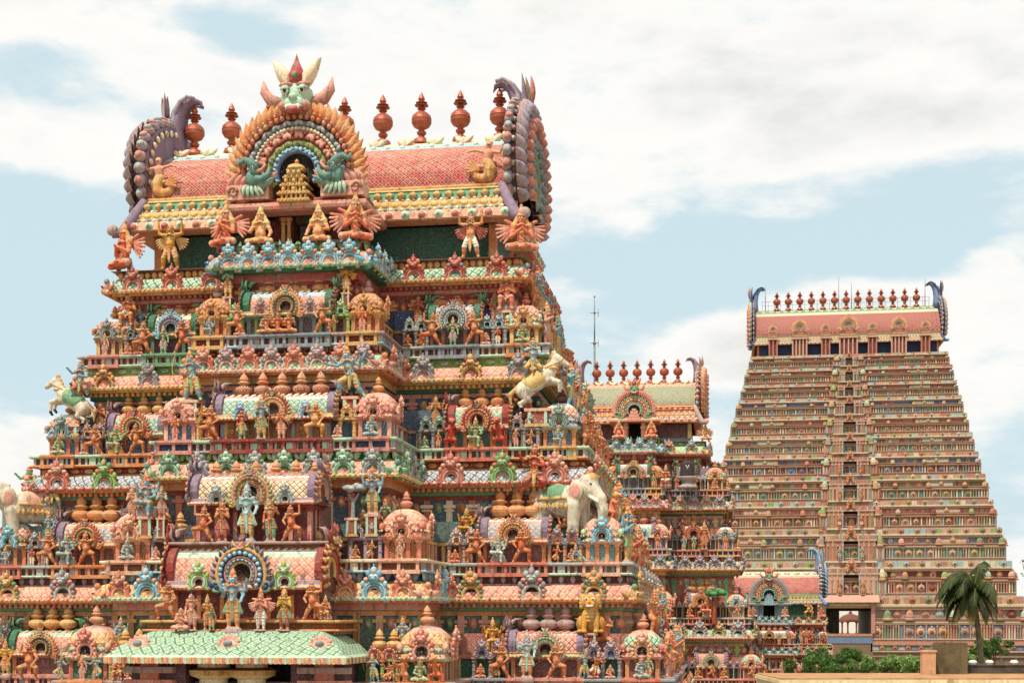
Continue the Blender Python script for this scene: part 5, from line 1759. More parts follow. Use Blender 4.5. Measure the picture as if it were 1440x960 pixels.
tiers = [
    dict(z=Z0 + 9.1, s=1.0, w=5.3, d=3.1, wb=1.85, db=4.95, noledge=True, shrines=False, ksp=1.0, bksp=.52,
         c=dict(ledge=('mauve', 'mauve', 'grey'), bledge=('mauve', 'plum', 'grey'), frieze=('bead', 'orange', 'gold', 'maroon'), bfrieze=('leaf', 'lime', 'green', 'maroon'),
                kap=('mint', 'dkgreen', 'orange', 'ochre', 'coral'), bkap=('pink', 'rose', 'green', 'dkgreen', 'lime'), bead='yellow', kudu=[K('red', 'coral', 'grey', 'navy', 0), K('red', 'coral', 'orange', 'dark', 0)],
                bkudu=[K('sky', 'cyan', 'rose', 'red', 2), K('sky', 'sky', 'pink', 'maroon', 0)], bands=('red', 'rose', 'maroon'), wall='maroon', wline='rose', pil='ochre', pil2='orange', panel='plum', pline='mauve')),
    dict(z=Z0 + 6.6, s=1.0, w=5.95, d=3.5, wb=2.33, db=5.4, ksp=1.2, bksp=.56,
         c=dict(ledge=('ltgrey', 'mint', 'mauve'), bledge=('mauve', 'sky', 'ltgrey'), frieze=('oval', 'mint', 'lime', 'lime'), bfrieze=('scroll', 'rose', 'coral', 'maroon'),
                kap=('pink', 'coral', 'ochre', 'ochre', 'lime'), bkap=('mint', 'green', 'pink', 'orange', 'pink'), bead='cream', kudu=[K('ochre', 'brown', 'orange', 'navy', 0), K('grey', 'mauve', 'ltgrey', 'plum', 0)],
                bkudu=[K('coral', 'rose', 'orange', 'dark', 0), K('mauve', 'lilac', 'pink', 'purple', 1)], bands=('ochre', 'dkgreen', 'rose'), wall='navy', wline='blue', pil='ochre', pil2='rose', panel='plum', pline='mauve'),
         pal_r=dict(kuta=P_(D_lat, 'yellow', 'orange', 'plum', 'mauve', K('ochre', 'orange', 'coral'), ('coral', 'rose')), sala=(('pink', 'yellow', 'cream', 'peach', 'brown', 'sky', 'pink'), 'coral', 'grey', 'plum', 'green', N_grey, G_green, K('grey', 'ltgrey', 'mint')),
                    pan=[K('grey', 'ltgrey', 'mint', 'dark', 2), K('ltgrey', 'sky', 'grey', 'dark', 2)], ppil='grey', proof='ltgrey', pots=('orange', 'ochre', 3, False)),
         pal_l=dict(kuta=P_(D_pinkblue, 'yellow', 'rose', 'plum', 'mauve', K('grey', 'mauve', 'green'), ('orange', 'orange')), sala=(('orange', 'pink', 'mint', 'pink', 'coral', 'cream', 'white'), 'mint', 'green', 'plum', 'purple', ('sky', 'cyan', 'red', 'sky', 'sky', 'cyan'), G_green, K('grey', 'ltgrey', 'mint')),
                    pan=[K('lime', 'green', 'olive', 'dark', 0), K('grey', 'dkgreen', 'ltgrey', 'dark', 1)], ppil='grey', proof='mauve', pots=('ochre', 'orange', 3, False)),
         pal_b=dict(kuta=P_(D_orange, 'orange', 'ochre', 'maroon', 'orange', K('orange', 'ochre', 'coral'), ('mauve', 'rose')), ks=.86, sala=(('mint', 'rose', 'yellow', 'pink', 'coral', 'sky', 'white'), 'grey', 'grey', 'plum', 'grey', N_or, G_green, K('grey', 'mauve', 'rose', 'red', 2)), L=2.2,
                    pan=K('lime', 'mint', 'green', 'dark', 0), ppil='lime', proof='lime', pots=('orange', 'copper', 3, False), potsp=1.35)),
    dict(z=Z0 + 4.05, s=1.0, w=6.93, d=4.1, wb=2.85, db=6.35, ksp=1.25, bksp=.70,
         c=dict(ledge=('mint', 'orange', 'ltgrey'), bledge=('mint', 'mauve', 'ltgrey'), frieze=('oval', 'ochre', 'orange', 'maroon'), bfrieze=('leaf', 'lime', 'mint', 'dkgreen'),
                kap=('sky', 'maroon', 'red', 'orange', 'orange'), bkap=('pink', 'coral', 'yellow', 'orange', 'lime'), bead='cream', kudu=[K('coral', 'rose', 'pink', 'dark', 0, 1.15), K('lime', 'green', 'coral', 'lime', 0, 1.15)],
                bkudu=[K('mint', 'green', 'teal', 'red', 0), K('ltgrey', 'grey', 'green', 'dark', 0)], bands=('orange', 'green', 'maroon'), wall=hx('6f7f86'), wline='navy', pil='coral', pil2='cream', panel='navy', pline='sky'),
         pal_r=dict(kuta=P_(D_orlat, 'orange', 'ochre', 'navy', 'sky', K('grey', 'green', 'ltgrey', 'maroon'), ('plum', 'maroon')), sala=(('sky', 'orange', 'peach', 'mint', 'green', 'pink', 'white'), 'orange', 'coral', 'dkgreen', 'sky', N_cor, G_red, K('grey', 'ltgrey', 'mint')),
                    pan=[K('ltgrey', 'green', 'grey', 'dark', 2), K('mauve', 'grey', 'rose', 'dark', 2)], ppil='mauve', proof='grey', pots=('orange', 'ochre', 3, False)),
         pal_l=dict(kuta=P_(D_orlat, 'coral', 'orange', 'navy', 'sky', K('grey', 'teal', 'ltgrey', 'dark'), ('orange', 'ochre')), sala=(('mint', 'green', 'pink', 'mint', 'teal', 'pink', 'pink'), 'coral', 'orange', 'navy', 'sky', N_red, G_purple, K('grey', 'ltgrey', 'mint')),
                    pan=[K('coral', 'orange', 'rose', 'dark', 0), K('mauve', 'lilac', 'pink', 'dark', 1)], ppil='mauve', proof='purple', pots=('ochre', 'orange', 3, False)),
         pal_b=dict(kuta=P_(D_pink, 'pink', 'rose', 'navy', 'sky', K('pink', 'rose', 'coral'), ('orange', 'ochre')), ks=.98, sala=(('orange', 'ochre', 'cream', 'mint', 'teal', 'white', 'pink'), 'grey', 'maroon', 'brown', 'ochre', N_yel, G_purple, K('sky', 'blue', 'ltgrey', 'dark', 0)), L=2.85,
                    pan=K('ochre', 'gold', 'orange', 'dark', 0), ppil='ochre', proof='ochre', pots=('tan', 'orange', 5, True))),
    dict(z=Z0 + 1.3, s=1.0, w=8.0, d=4.75, wb=3.7, db=7.1, ksp=1.4, bksp=.66,
         c=dict(ledge=('ltgrey', 'mint', 'mauve'), bledge=('cream', 'sky', 'mauve'), frieze=('drop', 'mauve', 'lilac', 'plum'), bfrieze=('leaf', 'sky', 'grey', 'navy'),
                kap=('pink', 'coral', 'orange', 'orange', 'mauve'), bkap=('yellow', 'orange', 'mint', 'orange', 'grey'), bead='cream', kudu=[K('orange', 'ochre', 'green', 'dark', 2, 1.1), K('grey', 'ltgrey', 'rose', 'dark', 2, 1.2)],
                bkudu=[K('coral', 'pink', 'orange', 'dark', 0), K('sky', 'cyan', 'pink', 'dark', 0, 1.15)], bands=('rose', 'green', 'orange'), wall=hx('5f8a80'), wline='plum', pil='ochre', pil2='pink', panel='plum', pline='purple'),
         pal_r=dict(kuta=P_(('pink', 'mint', 'peach', 'coral', 'pink', 'yellow'), 'orange', 'pink', 'teal', 'sky', K('sky', 'cyan', 'rose', 'dark', 0, 1.1), ('coral', 'rose')), sala=(('pink', 'rose', 'orange', 'sky', 'coral', 'pink', 'white'), 'orange', 'coral', 'plum', 'mauve', N_gold, G_purple, K('grey', 'ltgrey', 'mint')),
                    pan=[K('ltgrey', 'rose', 'white', 'red', 1), K('mauve', 'grey', 'red', 'rose', 1)], ppil='orange', proof='grey', pots=('orange', 'ochre', 3, False)),
         pal_l=dict(kuta=P_(D_pinkblue, 'orange', 'coral', 'plum', 'mauve', K('sky', 'cyan', 'teal', 'dark', 0), ('maroon', 'rose')), sala=(('pink', 'rose', 'yellow', 'sky', 'coral', 'pink', 'cream'), 'coral', 'orange', 'plum', 'mauve', N_red, G_purple, K('grey', 'ltgrey', 'mint')),
                    pan=[K('mauve', 'purple', 'lilac', 'dark', 1), K('ltgrey', 'grey', 'mauve', 'dark', 1)], ppil='mauve', proof='grey', pots=('orange', 'ochre', 3, False)),
         pal_b=dict(kuta=P_(D_peach, 'coral', 'peach', 'brown', 'ochre', K('peach', 'coral', 'orange', 'dark', 0), ('coral', 'rose')), ks=1.05, pan=K('lilac', 'mauve', 'ltgrey', 'dark', 1), ppil='lilac', proof='purple')),
    dict(z=Z0 - 1.34, s=1.0, w=8.96, d=5.4, wb=4.4, db=8.0, ksp=1.4, bksp=.7,
         c=dict(ledge=('grey', 'orange', 'mauve'), bledge=('mauve', 'rose', 'ltgrey'), frieze=('scroll', 'mauve', 'sky', 'plum'), bfrieze=('leaf', 'green', 'sky', 'navy'),
                kap=('mint', 'green', 'orange', 'orange', 'pink'), bkap=('pink', 'coral', 'mint', 'orange', 'grey'), bead='cream', kudu=[K('coral', 'orange', 'green', 'dark', 0)], bkudu=[K('sky', 'cyan', 'pink', 'dark', 0)],
                bands=('rose', 'green', 'orange'), wall='rose', wline='maroon', pil='coral', pil2='ochre', panel='dkgreen', pline='teal'),
         pal_r=dict(kuta=P_(D_mint, 'orange', 'coral', 'plum', 'mauve', K('pink', 'rose', 'yellow', 'dark', 2, 1.1), ('tan', 'peach')), sala=(('ochre', 'pink', 'green', 'pink', 'maroon', 'rose', 'pink'), 'orange', 'rose', 'plum', 'mauve', N_mint, G_purple, K('grey', 'ltgrey', 'mint')),
                    pan=[K('lilac', 'mauve', 'purple', 'navy', 1), K('mauve', 'lilac', 'purple', 'navy', 1)], ppil='grey', proof='mauve', pots=('mauve', 'rose', 3, False)),
         pal_l=dict(kuta=P_(('mint', 'pink', 'orange', 'maroon', 'mauve', 'lilac'), 'coral', 'orange', 'dkgreen', 'teal', K('coral', 'rose', 'pink', 'dark', 2, 1.1), ('rose', 'pink')), sala=(('orange', 'green', 'cream', 'pink', 'coral', 'mint', 'pink'), 'orange', 'rose', 'plum', 'mauve', N_or, G_green, K('grey', 'ltgrey', 'mint')),
                    pan=[K('ochre', 'orange', 'green', 'dark', 0), K('coral', 'red', 'orange', 'dark', 0)], ppil='lime', proof='green', pots=('ochre', 'orange', 3, False)),
         pal_b=dict(kuta=P_(D_pinkyel, 'coral', 'orange', 'dkgreen', 'teal', K('coral', 'rose', 'pink', 'dark', 2, 1.1), ('tan', 'peach')), ks=1.15, pan=K('coral', 'red', 'rose', 'red', 1), ppil='lime', proof='orange')),
]
for i, t in enumerate(tiers):
    t['n'] = i
    t['gap'] = (tiers[i - 1]['z'] - t['z']) if i else 2.6
    lowz = tiers[i + 1]['z'] if i + 1 < len(tiers) else 0.0
    tier(front, t, None, lowz)
# body core behind the top storey's neck
great_roof(front, dict(name='front', w=5.0, d=2.84, z_neck=Z0 + 8.8, z_eave=Z0 + 9.85, z_vault=Z0 + 10.74, z_ridge=Z0 + 12.72, s=1.0, wb=1.8, nf=9, f0=-4.26, f1=4.2, fh=1.42, horn=1.6, boss=True,
                       c=dict(neck=hx('2f5244'), nline=hx('5c8a74'), neck_base='mauve', npil='orange', leaf='ochre', cornice=['tan', 'tan', 'peach', 'ochre', 'grey', hx('cfae72'), hx('cfae72'), 'rose', 'green', 'green', 'ochre', 'ochre'],  # neck green darkened to carry the shade under the eave
                              ridge='cream', ridge2='sky', vault=hx('a84a3c'), vault2=hx('bb6a58'), vault3=hx('c88672'), vline='maroon', rope='ochre', rl1='rose', rl2='mint', gable=('purple', 'mauve', 'lilac', 'grey', 'rose', 'ochre', 'green'), horn=('purple', 'lilac', 'ochre', 'mint'))))

# ---- roof bay: cross vault, great flame-edged arch, golden shrine in its opening
bz = Z0 + 9.72
dbr, wbr = 4.5, 1.62
mb = MB()
sweep(mb, bay_path(wbr, dbr, -2.5), [(-.4, bz), (.02, bz), (.10, bz + .03), (.12, bz + .10), (.12, bz + .18), (.02, bz + .22), (-.04, bz + .30), (-.08, bz + .32), (-.3, bz + .32)],
      [('rose', None, 0), ('rose', None, 0), ('rose', None, 0), ('pink', None, 0), ('pink', None, 0), ('maroon', None, 0), ('ochre', None, 0), ('ochre', None, 0)], False)
obj('bay_roof_cornice', mb, front)
mb = MB()
n = 14
sec = [(math.cos(a) * 1.36, Z0 + 10.02 + 2.0 * math.sin(a)) for a in np.linspace(0, PI, n)]
P = np.array([[(x, y, z) for x, z in sec] for y in (-dbr + .35, -1.4)])
uv = np.array([[(y * 4, i * .9) for i in range(n)] for y in (-dbr + .35, -1.4)])
grid(mb, P, 'green', 'cream', 1, True, uv)
for sg in (-1, 1):
    box(mb, sg * 1.30 - .15, sg * 1.30 + .15, -dbr + .4, -2.2, bz + .30, bz + .62, 'maroon')
    box(mb, sg * 1.40 - .15, sg * 1.40 + .15, -dbr + .45, -2.2, bz + .30, bz + .40, 'ochre')
obj('cross_vault', mb, front)
ga = cached(('great_arch', 'front'), lambda mb: sutanasi(mb, 1.76, ('gold', 'orange', 'tan', 'grey', 'white', 'red', 'lime', 'blue')))
gar = obj('great_arch', ga, front, (0, -dbr + .12, Z0 + 10.66))
obj('lion_mask', cached(('lion_mask', 1), lambda mb: kirti(mb, 0, 0, 1.42, 'mint', 'rose', 'white', 'cream')), gar, (0, .1, 1.32))
for sg in (-1, 1):
    obj('makara', cached(('makara', 1), lambda mb: makara(mb, .84, 'teal', 'mint')), gar, (sg * 1.0, -.16, -.52), 0, (-sg * 1.0, 1, 1))

    def plate(mb):
        box(mb, -.52, .52, -.10, .30, 0, .30, 'pink')
        for x in (-.34, 0, .34):
            tube(mb, [(x + .14 * (1 - t * .8) * math.cos(t * 8), -.12, .16 + .13 * (1 - t * .8) * math.sin(t * 8)) for t in np.linspace(0, 1, 12)], np.linspace(.045, .025, 12), 'rose', 5)
        for i in range(7):
            leaf(mb, -.48 + i * .16, .28, PI / 2 + .3, .36, .16, 'peach' if i % 2 else 'pink', 'rose', -.02, curl=.4)
    obj('scroll_plate', cached(('scroll_plate', 1), plate), gar, (sg * 1.16, -.16, -.66), 0, (sg, 1, 1.15))
mb = MB()
for i, (hw, z0, z1) in enumerate(((.54, 0, .08), (.46, .08, .20), (.56, .20, .25), (.50, .25, .28), (.38, .28, .42), (.48, .42, .47), (.42, .47, .50), (.30, .50, .64), (.39, .64, .69), (.33, .69, .72), (.22, .72, .84), (.28, .84, .88))):
    wide = i in (0, 2, 3, 5, 6, 8, 9, 11)
    box(mb, -hw * .86, hw * .86, (-.34 if wide else -.24) + i * .012, .2, z0, z1, 'gold' if wide else 'brown')
    if not wide:
        for x in np.linspace(-hw * .74, hw * .74, 6):
            box(mb, x - .03, x + .03, -.30 + i * .012, -.2, z0, z1, 'gold')
    else:
        for x in np.linspace(-hw * .78, hw * .78, 9):
            ell(mb, (x, -.35 + i * .012, (z0 + z1) / 2), (.028, .02, .03), 'yellow', 6, 4)
for x in (-.30, 0, .30):
    for zz, f in ((.28, 1), (.50, .75), (.72, .5)):
        ell(mb, (x * f, -.27, zz + .05), (.06, .06, .075), 'gold', 7, 5)
lathe(mb, [(.24, .88), (.27, .92), (.22, 1.0), (.12, 1.06), (.04, 1.10), (.07, 1.14), (0, 1.24)], 'gold', 14, 4)
obj('golden_shrine', mb, gar, (0, -.04, -.78), 0, (.84, 1, .90))
mb = MB()      # neck of the bay with its little doorway and golden columns
zf = Z0 + 8.812
for sg in (-1, 1):
    box(mb, min(sg * .30, sg * 1.35), max(sg * .30, sg * 1.35), -dbr + .75, -2.6, zf, bz, 'maroon', 2, 'dark')
    box(mb, min(sg * .98, sg * 1.10), max(sg * .98, sg * 1.10), -dbr + .66, -dbr + .76, zf, bz, 'olive')
box(mb, -.30, .30, -dbr + 1.3, -2.6, zf, bz, 'grey')
box(mb, -1.36, -.32, -dbr + .42, -dbr + .76, zf, zf + .30, 'grey')
box(mb, .32, 1.36, -dbr + .42, -dbr + .76, zf, zf + .30, 'grey')
obj('bay_neck', mb, front)
for x in (-.50, -.36, .36, .50):
    obj('pillar', pillar_mesh('gold', 'orange'), front, (x, -dbr + .58, zf + .30), 0, (.62, .62, bz - zf - .30))

# ---- central porch, storeys three and four, out of step with the wings


def porch(z, wb, db, yb, L, D, h, H, cfg, pots):
    mb = MB()
    Rr = (-wb, wb, -db, yb)
    ledge(mb, bay_path(wb, db, yb), z, .8, *cfg['ledge'], False, False)
    floor_quad(mb, -wb, wb, -db, yb, z - .003, cfg['ledge'][0])
    sweep(mb, bay_path(wb - .1, db - .1, yb), [(0, z - cfg['drop']), (0, z - .22)], [(cfg['wall'], cfg['wline'], 2)], False)
    obj('porch_ledge', mb, front)
    y0 = -(db - .28 - D * .5)
    sh = sala(front, (0, y0, z), L, D, h, H, (cfg['roof'], cfg['pil'], cfg['pil2'], cfg['panel'], cfg['wline'], cfg['nasi'], cfg['gable'], cfg['kudu']), 0, True, nasi_k=cfg.get('nk', .66))
    mb = MB()
    box(mb, -L * .46, L * .46, y0 + D * .3, yb + .6, z - .3, z + h + H * .78, cfg['wall'], 2, cfg['wline'])
    obj('porch_wall', mb, front)
    for k in range(pots[2]):
        x = (k - (pots[2] - 1) / 2) * pots[4]
        if pots[2] == 4:
            x = (-1.05, -.75, .75, 1.05)[k] * pots[4]
        obj('pot_finial', pot_mesh(pots[0], pots[1], pots[3]), front, (x, y0 + D * .48, z + h + H * .77), 0, pots[5])


porch(Z0 + 1.66, 1.75, 7.95, -6.4, 2.85, .95, .82, .66, dict(ledge=('mauve', 'purple', 'ltgrey'), drop=1.2, wall='mauve', wline='maroon', roof=('pink', 'blue', 'peach', 'cream', 'brown', 'pink', 'white'), pil='rose', pil2='maroon', panel='plum', nasi=('rose', 'lime', 'red', 'ochre', 'orange', 'grey'), gable=G_blue, kudu=K('ltgrey', 'grey', 'mint')), ('tan', 'orange', 6, True, .46, .56))
porch(Z0 - .02, 2.15, 8.5, -7.0, 3.5, 1.1, .66, .88, dict(ledge=('ochre', 'orange', 'orange'), drop=.3, wall='mauve', wline='maroon', roof=('pink', 'blue', 'peach', 'pink', 'coral', 'mint', 'yellow'), pil='orange', pil2='maroon', panel='plum', nasi=N_blu, gable=G_red, kudu=K('lime', 'mint', 'pink', 'dark', 0)), ('ochre', 'orange', 4, False, 1.25, .62))
# sunshade of the porch
mb = MB()
zt, zb_ = Z0 - .26, Z0 - .78
prof = [(.82, zb_ - .12), (.86, zb_ - .12), (.86, zb_), (.80, zb_ + .05), (.62, zb_ + .22), (.36, zb_ + .40), (.12, zt), (.0, zt + .02)]
sweep(mb, bay_path(1.72, 8.62, -7.4), [(-.2, zb_ - .05), (.82, zb_ - .12)] + prof[1:], [('brown', None, 0), ('ochre', None, 0), ('peach', None, 0), ('mint', None, 0), (hx('98b898'), hx('5c7c62'), 1), (hx('98b898'), hx('5c7c62'), 1), (hx('98b898'), hx('5c7c62'), 1)], False, .085)
for x, y, rz, i in edge_items((-2.57, 2.57, -9.47, -7.4), .10, 'FR'):
    with mb.tf(T(x, y, 0, rz)):
        box(mb, -.03, .03, -.02, .03, zb_ - .13, zb_ + .0, ('ochre', 'coral', 'mint')[i % 3])
for x in (-1.95, 0.0, 1.95):
    with mb.tf(T(x, -9.20, zb_ + .27) @ ROT('X', -.62)):
        for i in range(12):
            a = i * PI / 6
            leaf(mb, .12 * math.cos(a), .12 * math.sin(a), a, .15, .10, 'peach', 'rose', .02, .03)
        ell(mb, (0, .02, 0), (.17, .05, .13), 'pink', 14, 6)
        ell(mb, (0, -.04, 0), (.10, .06, .07), 'grey', 12, 6)
obj('sunshade', mb, front)
mb = MB()      # dark entrance below it
for sg in (-1, 1):
    box(mb, min(sg * 1.15, sg * 2.3), max(sg * 1.15, sg * 2.3), -8.6, -7.2, 0, zb_ + .02, 'plum', 2, 'purple')
    for zz in (-.35, -.62, -.9):
        box(mb, sg * 1.9 - .55, sg * 1.9 + .55, -8.82, -8.55, zb_ + zz, zb_ + zz + .13, ('coral', 'mauve', 'rose')[int(-zz * 3.3) % 3])
    box(mb, sg * 1.9 - .20, sg * 1.9 + .20, -8.74, -8.58, 0, zb_ - .1, 'coral')
box(mb, -1.2, 1.2, -7.8, -7.3, 0, zb_ + .02, 'black')  # solid black block painted as the unlit interior
obj('porch_entrance', mb, front)
for x in (-.62, .22):
    obj('pillar', cached(('pillar', 'fat'), lambda mb: lathe(mb, [(.3, 0), (.3, .9), (.24, .93), (.40, .95), (.42, .962), (.30, .967), (.30, .974), (.5, .98), (.52, .988), (.34, .992), (.34, 1)], ['cream', 'peach', 'cream', 'ochre', 'brown', 'cream', 'cream', 'ochre', 'brown', 'cream'], 16)), front, (x, -8.35, 0), 0, (1, 1, Z0 - .9))
# ------------------------------------------------------------------ statues of the nearest tower
PAL = {
    'orange': dict(skin=hx('c67a50'), cloth='ochre', sash='red', gold='ochre', hair='maroon'),
    'coral': dict(skin=hx('d9795a'), cloth='pink', sash='red', gold='ochre', wing='coral', wing2='pink', hair='ochre', gem='coral'),
    'tan': dict(skin=hx('cc945a'), cloth='ochre', sash='coral', gold='gold', hair='ochre', gem='orange', mane='gold'),
    'golden': dict(skin=hx('cf9440'), cloth='gold', sash='rose', gold='gold', wing='gold', wing2='ochre', hair='brown', top='gold', mane='ochre', gem='ochre'),
    'blue': dict(skin=hx('7ba9b8'), cloth='ochre', sash='green', gold='gold', hair='navy', gem='red', top='blue', base='mauve'),
    'pale blue': dict(skin=hx('a9c0be'), cloth='white', sash='mint', gold='ochre', hair='navy', gem='rose', top='sky'),
    'green': dict(skin=hx('7fae86'), cloth='yellow', sash='red', gold='gold', hair='dkgreen', gem='red', top='green', mane='lime', base='maroon'),
    'red': dict(skin=hx('b8503a'), cloth='white', sash='ochre', gold='ochre', wing='red', wing2='coral', hair='dark', top='red', mane='red'),
    'pink': dict(skin=hx('dda08a'), cloth='rose', sash='mauve', gold='ochre', hair='dark', top='pink', wing='pink', wing2='rose'),
    'white': dict(skin=hx('d2c6b0'), cloth='green', sash='red', gold='gold', hair='dark', ear='pink', cloth2='ochre', mane='gold', wing='pink', wing2='peach', top='white'),
    'grey': dict(skin=hx('9a9c90'), cloth='mauve', sash='plum', gold='ltgrey', hair='dark', bark='grey', leaf='ltgrey', leaf2='grey'),
    'yellow-haired': dict(skin=hx('dd9468'), cloth='yellow', sash='ochre', gold='yellow', hair='yellow', gem='ochre', wing='rose', wing2='peach'),
}
PHR = {'standing': 'standing statue', 'blessing': 'four-armed standing deity statue', 'praying': 'statue standing with joined palms', 'woman': 'standing woman statue', 'winged_lifter': 'winged statue lifting the eave',
       'winged_seated': 'winged seated statue', 'winged_praying': 'winged praying statue', 'long_haired_seated': 'long-haired seated statue', 'cross_legged': 'crowned cross-legged statue', 'cross_legged_bun': 'bare-headed cross-legged statue',
       'enthroned': 'enthroned four-armed statue', 'lifter': 'arm-raising guardian statue', 'strongman': 'squatting strongman statue', 'lunging': 'many-armed lunging warrior statue', 'archer': 'archer statue with bow',
       'chair_seated': 'statue seated on a block', 'rider': 'rider statue', 'reclining': 'reclining statue', 'dancing': 'dancing statue', 'staff_bearer': 'statue holding a staff', 'elephant': 'elephant statue with draped cloth',
       'horse': 'rearing horse statue', 'lion': 'squatting grinning lion statue', 'rearing_lion': 'rearing lion statue', 'stone_tree': 'sculpted tree', 'tailed': 'fish-tailed statue'}
STOREY = ['roof storey', 'top storey', 'second storey', 'third storey', 'lowest storey']
ZTOP = {}


def figure_top(kind):
    if kind not in ZTOP:
        z = -9
        for pr in POSES[kind].values():
            for p in pr:
                z = max(z, (max(p[1][2] + p[3], p[2][2] + p[4]) if p[0] == 'c' else p[1][2] + (p[2][2] if hasattr(p[2], '__len__') else p[2])))
        ZTOP[kind] = z
    return ZTOP[kind]


QUEUE = []      # (descr, place, group, sort key, creation arguments)


def want(frame, kind, palname, u, v, z, hm, rot=0.0, mirror=False, place='', group='', extra=None, words=None, ped=0.0):
    pal = dict(PAL[palname])
    if extra:
        pal.update(extra)
    descr = (palname + ' ' + PHR[kind]) if words is None else words
    QUEUE.append((descr, place, group, u, kind, hm / figure_top(kind), pal, frame.world(u, v, z), frame.th + rot, mirror, ped))


ORD = ['', '', 'second', 'third', 'fourth', 'fifth', 'sixth', 'seventh', 'eighth', 'ninth', 'tenth', 'eleventh', 'twelfth', 'thirteenth', 'fourteenth', 'fifteenth']


def flush():
    """make every queued statue; those alike in look and place are told apart by their order from the left"""
    by = {}
    for q in QUEUE:
        by.setdefault((q[0], q[1]), []).append(q)
    for (descr, place), L in by.items():
        L.sort(key=lambda q: q[3])
        for i, (d_, p_, g, u, kind, k, pal, loc, rz, mir, ped) in enumerate(L):
            o = statue(kind, k, pal, loc, rz, mirror=mir, ped=ped)
            lab = descr + ', ' + place
            if len(L) > 1:
                lab += ', ' + ('leftmost' if i == 0 else 'rightmost' if i == len(L) - 1 else ORD[i + 1] + ' from left')
            tag(o, lab, {'elephant': 'elephant statue', 'horse': 'horse statue', 'lion': 'lion statue', 'rearing_lion': 'lion statue', 'stone_tree': 'tree sculpture'}.get(kind, 'statue'), g)
    QUEUE.clear()


ZONE = {'N': (3.0, 8.806, 0), 'NB': (4.74, 8.812, 0), 'M5': (3.43, 6.6, 1), 'B5': (5.33, 6.61, 1), 'M4': (4.03, 4.05, 2), 'B4': (6.28, 4.06, 2), 'M3': (4.68, 1.3, 3), 'B3': (7.03, 1.31, 3), 'P3': (7.84, 1.664, 3),
        'M2': (5.33, -1.34, 4), 'B2': (7.93, -1.33, 4), 'P2': (8.69, -.235, 4), 'P2b': (8.40, -.015, 4)}


def st(kind, pal, zone, px, hpx, mirror=False, rot=0.0, extra=None, dz=0.0, dv=0.0, words=None):
    v, z, k = ZONE[zone]
    v += dv
    u, _ = FA.at(px, 500, v)
    D = (FA.world(u, v, 0))[1]
    wing = 'central bay' if zone[0] in 'BP' or zone == 'NB' else ('left wing' if u < 0 else 'right wing')
    if zone[0] == 'P':
        wing = 'central porch'
    want(FA, kind, pal, u, v, z + dz + Z0, hpx * D / F, rot, mirror, '%s %s of nearest tower' % (STOREY[k], wing), 'statues on the nearest tower', extra, words, dz - .50 if dz > .6 and kind not in ('rider', 'elephant') else 0)


# roof storey
st('winged_lifter', 'golden', 'N', 240, 68)
st('winged_lifter', 'red', 'N', 662, 66, extra=dict(skin=hx('d98a5c'), cloth='white', gold='yellow'))
st('winged_seated', 'coral', 'N', 733, 72, dz=.06, rot=.25)
st('winged_seated', 'coral', 'N', 176, 72, dz=.02, rot=-.55)
st('winged_seated', 'coral', 'NB', 319, 68, rot=-.3)
st('winged_seated', 'coral', 'NB', 500, 74, rot=.3)
st('long_haired_seated', 'yellow-haired', 'NB', 367, 62)
st('long_haired_seated', 'yellow-haired', 'NB', 448, 62, True)
for u, mir in ((-4.35, True), (4.25, False)):
    want(FA, 'tailed', 'tan', u, 2.22, Z0 + 10.95, .98, 0, mir, 'on the pink scale roof of nearest tower', 'statues on the nearest tower', dict(cloth='ochre', gold='orange', skin=hx('dd9a7c')), 'fish-tailed statue with coiled golden tail')
# top storey
for px, mir in ((200, False), (259, True)):
    st('lifter', 'orange', 'M5', px, 48, mir)
for px, mir in ((332, False), (456, True)):
    st('lifter', 'orange', 'B5', px, 46, mir)
for px, mir in ((606, False), (669, True)):
    st('lifter', 'orange', 'M5', px, 48, mir)
for px in (375, 391, 407):
    st('cross_legged', 'orange', 'B5', px, 34)
st('standing', 'green', 'M5', 637, 42, extra=dict(cloth='sky'))
st('standing', 'green', 'M5', 230, 42, extra=dict(cloth='sky'))
st('winged_praying', 'golden', 'B5', 487, 46, dz=1.0, dv=-.42)
st('praying', 'green', 'B5', 321, 46, dz=1.0, dv=-.42)
st('chair_seated', 'coral', 'M5', 713, 60, dz=.86, dv=-.35)
st('chair_seated', 'orange', 'M5', 181, 56, dz=.76, dv=-.35)
# second storey
st('archer', 'blue', 'B4', 271, 76, dz=.95, dv=-.36, mirror=True)
st('lunging', 'blue', 'B4', 494, 78, dz=.95, dv=-.36)
st('horse', 'white', 'M4', 757, 84, dz=.92, dv=-.30, extra=dict(cloth='yellow', cloth2='orange'))
st('rider', 'blue', 'M4', 750, 54, dz=1.72, dv=-.20, extra=dict(gold='yellow', top='sky'), words='blue rider statue on the rearing horse')
st('horse', 'white', 'M4', 100, 74, dz=.78, dv=-.30, mirror=True, extra=dict(cloth='green', cloth2='yellow'))
st('rider', 'blue', 'M4', 114, 50, dz=1.5, dv=-.20, extra=dict(cloth='red', hair='white', top='blue'), words='blue rider statue on the rearing horse')
st('staff_bearer', 'blue', 'B4', 368, 64, dv=.04)
st('winged_praying', 'coral', 'B4', 396, 50)
st('woman', 'red', 'B4', 341, 44, extra=dict(cloth='green'))
st('strongman', 'tan', 'B4', 444, 52)
st('lifter', 'orange', 'B4', 294, 50)
for px, mir in ((132, False), (194, True)):
    st('lifter', 'orange', 'M4', px, 44, mir)
st('enthroned', 'green', 'M4', 163, 46, extra=dict(base='gold'))
st('enthroned', 'green', 'M4', 669, 46, extra=dict(base='gold'))
for px, mir in ((634, False), (702, True)):
    st('rearing_lion', 'red', 'M4', px, 44, mir)
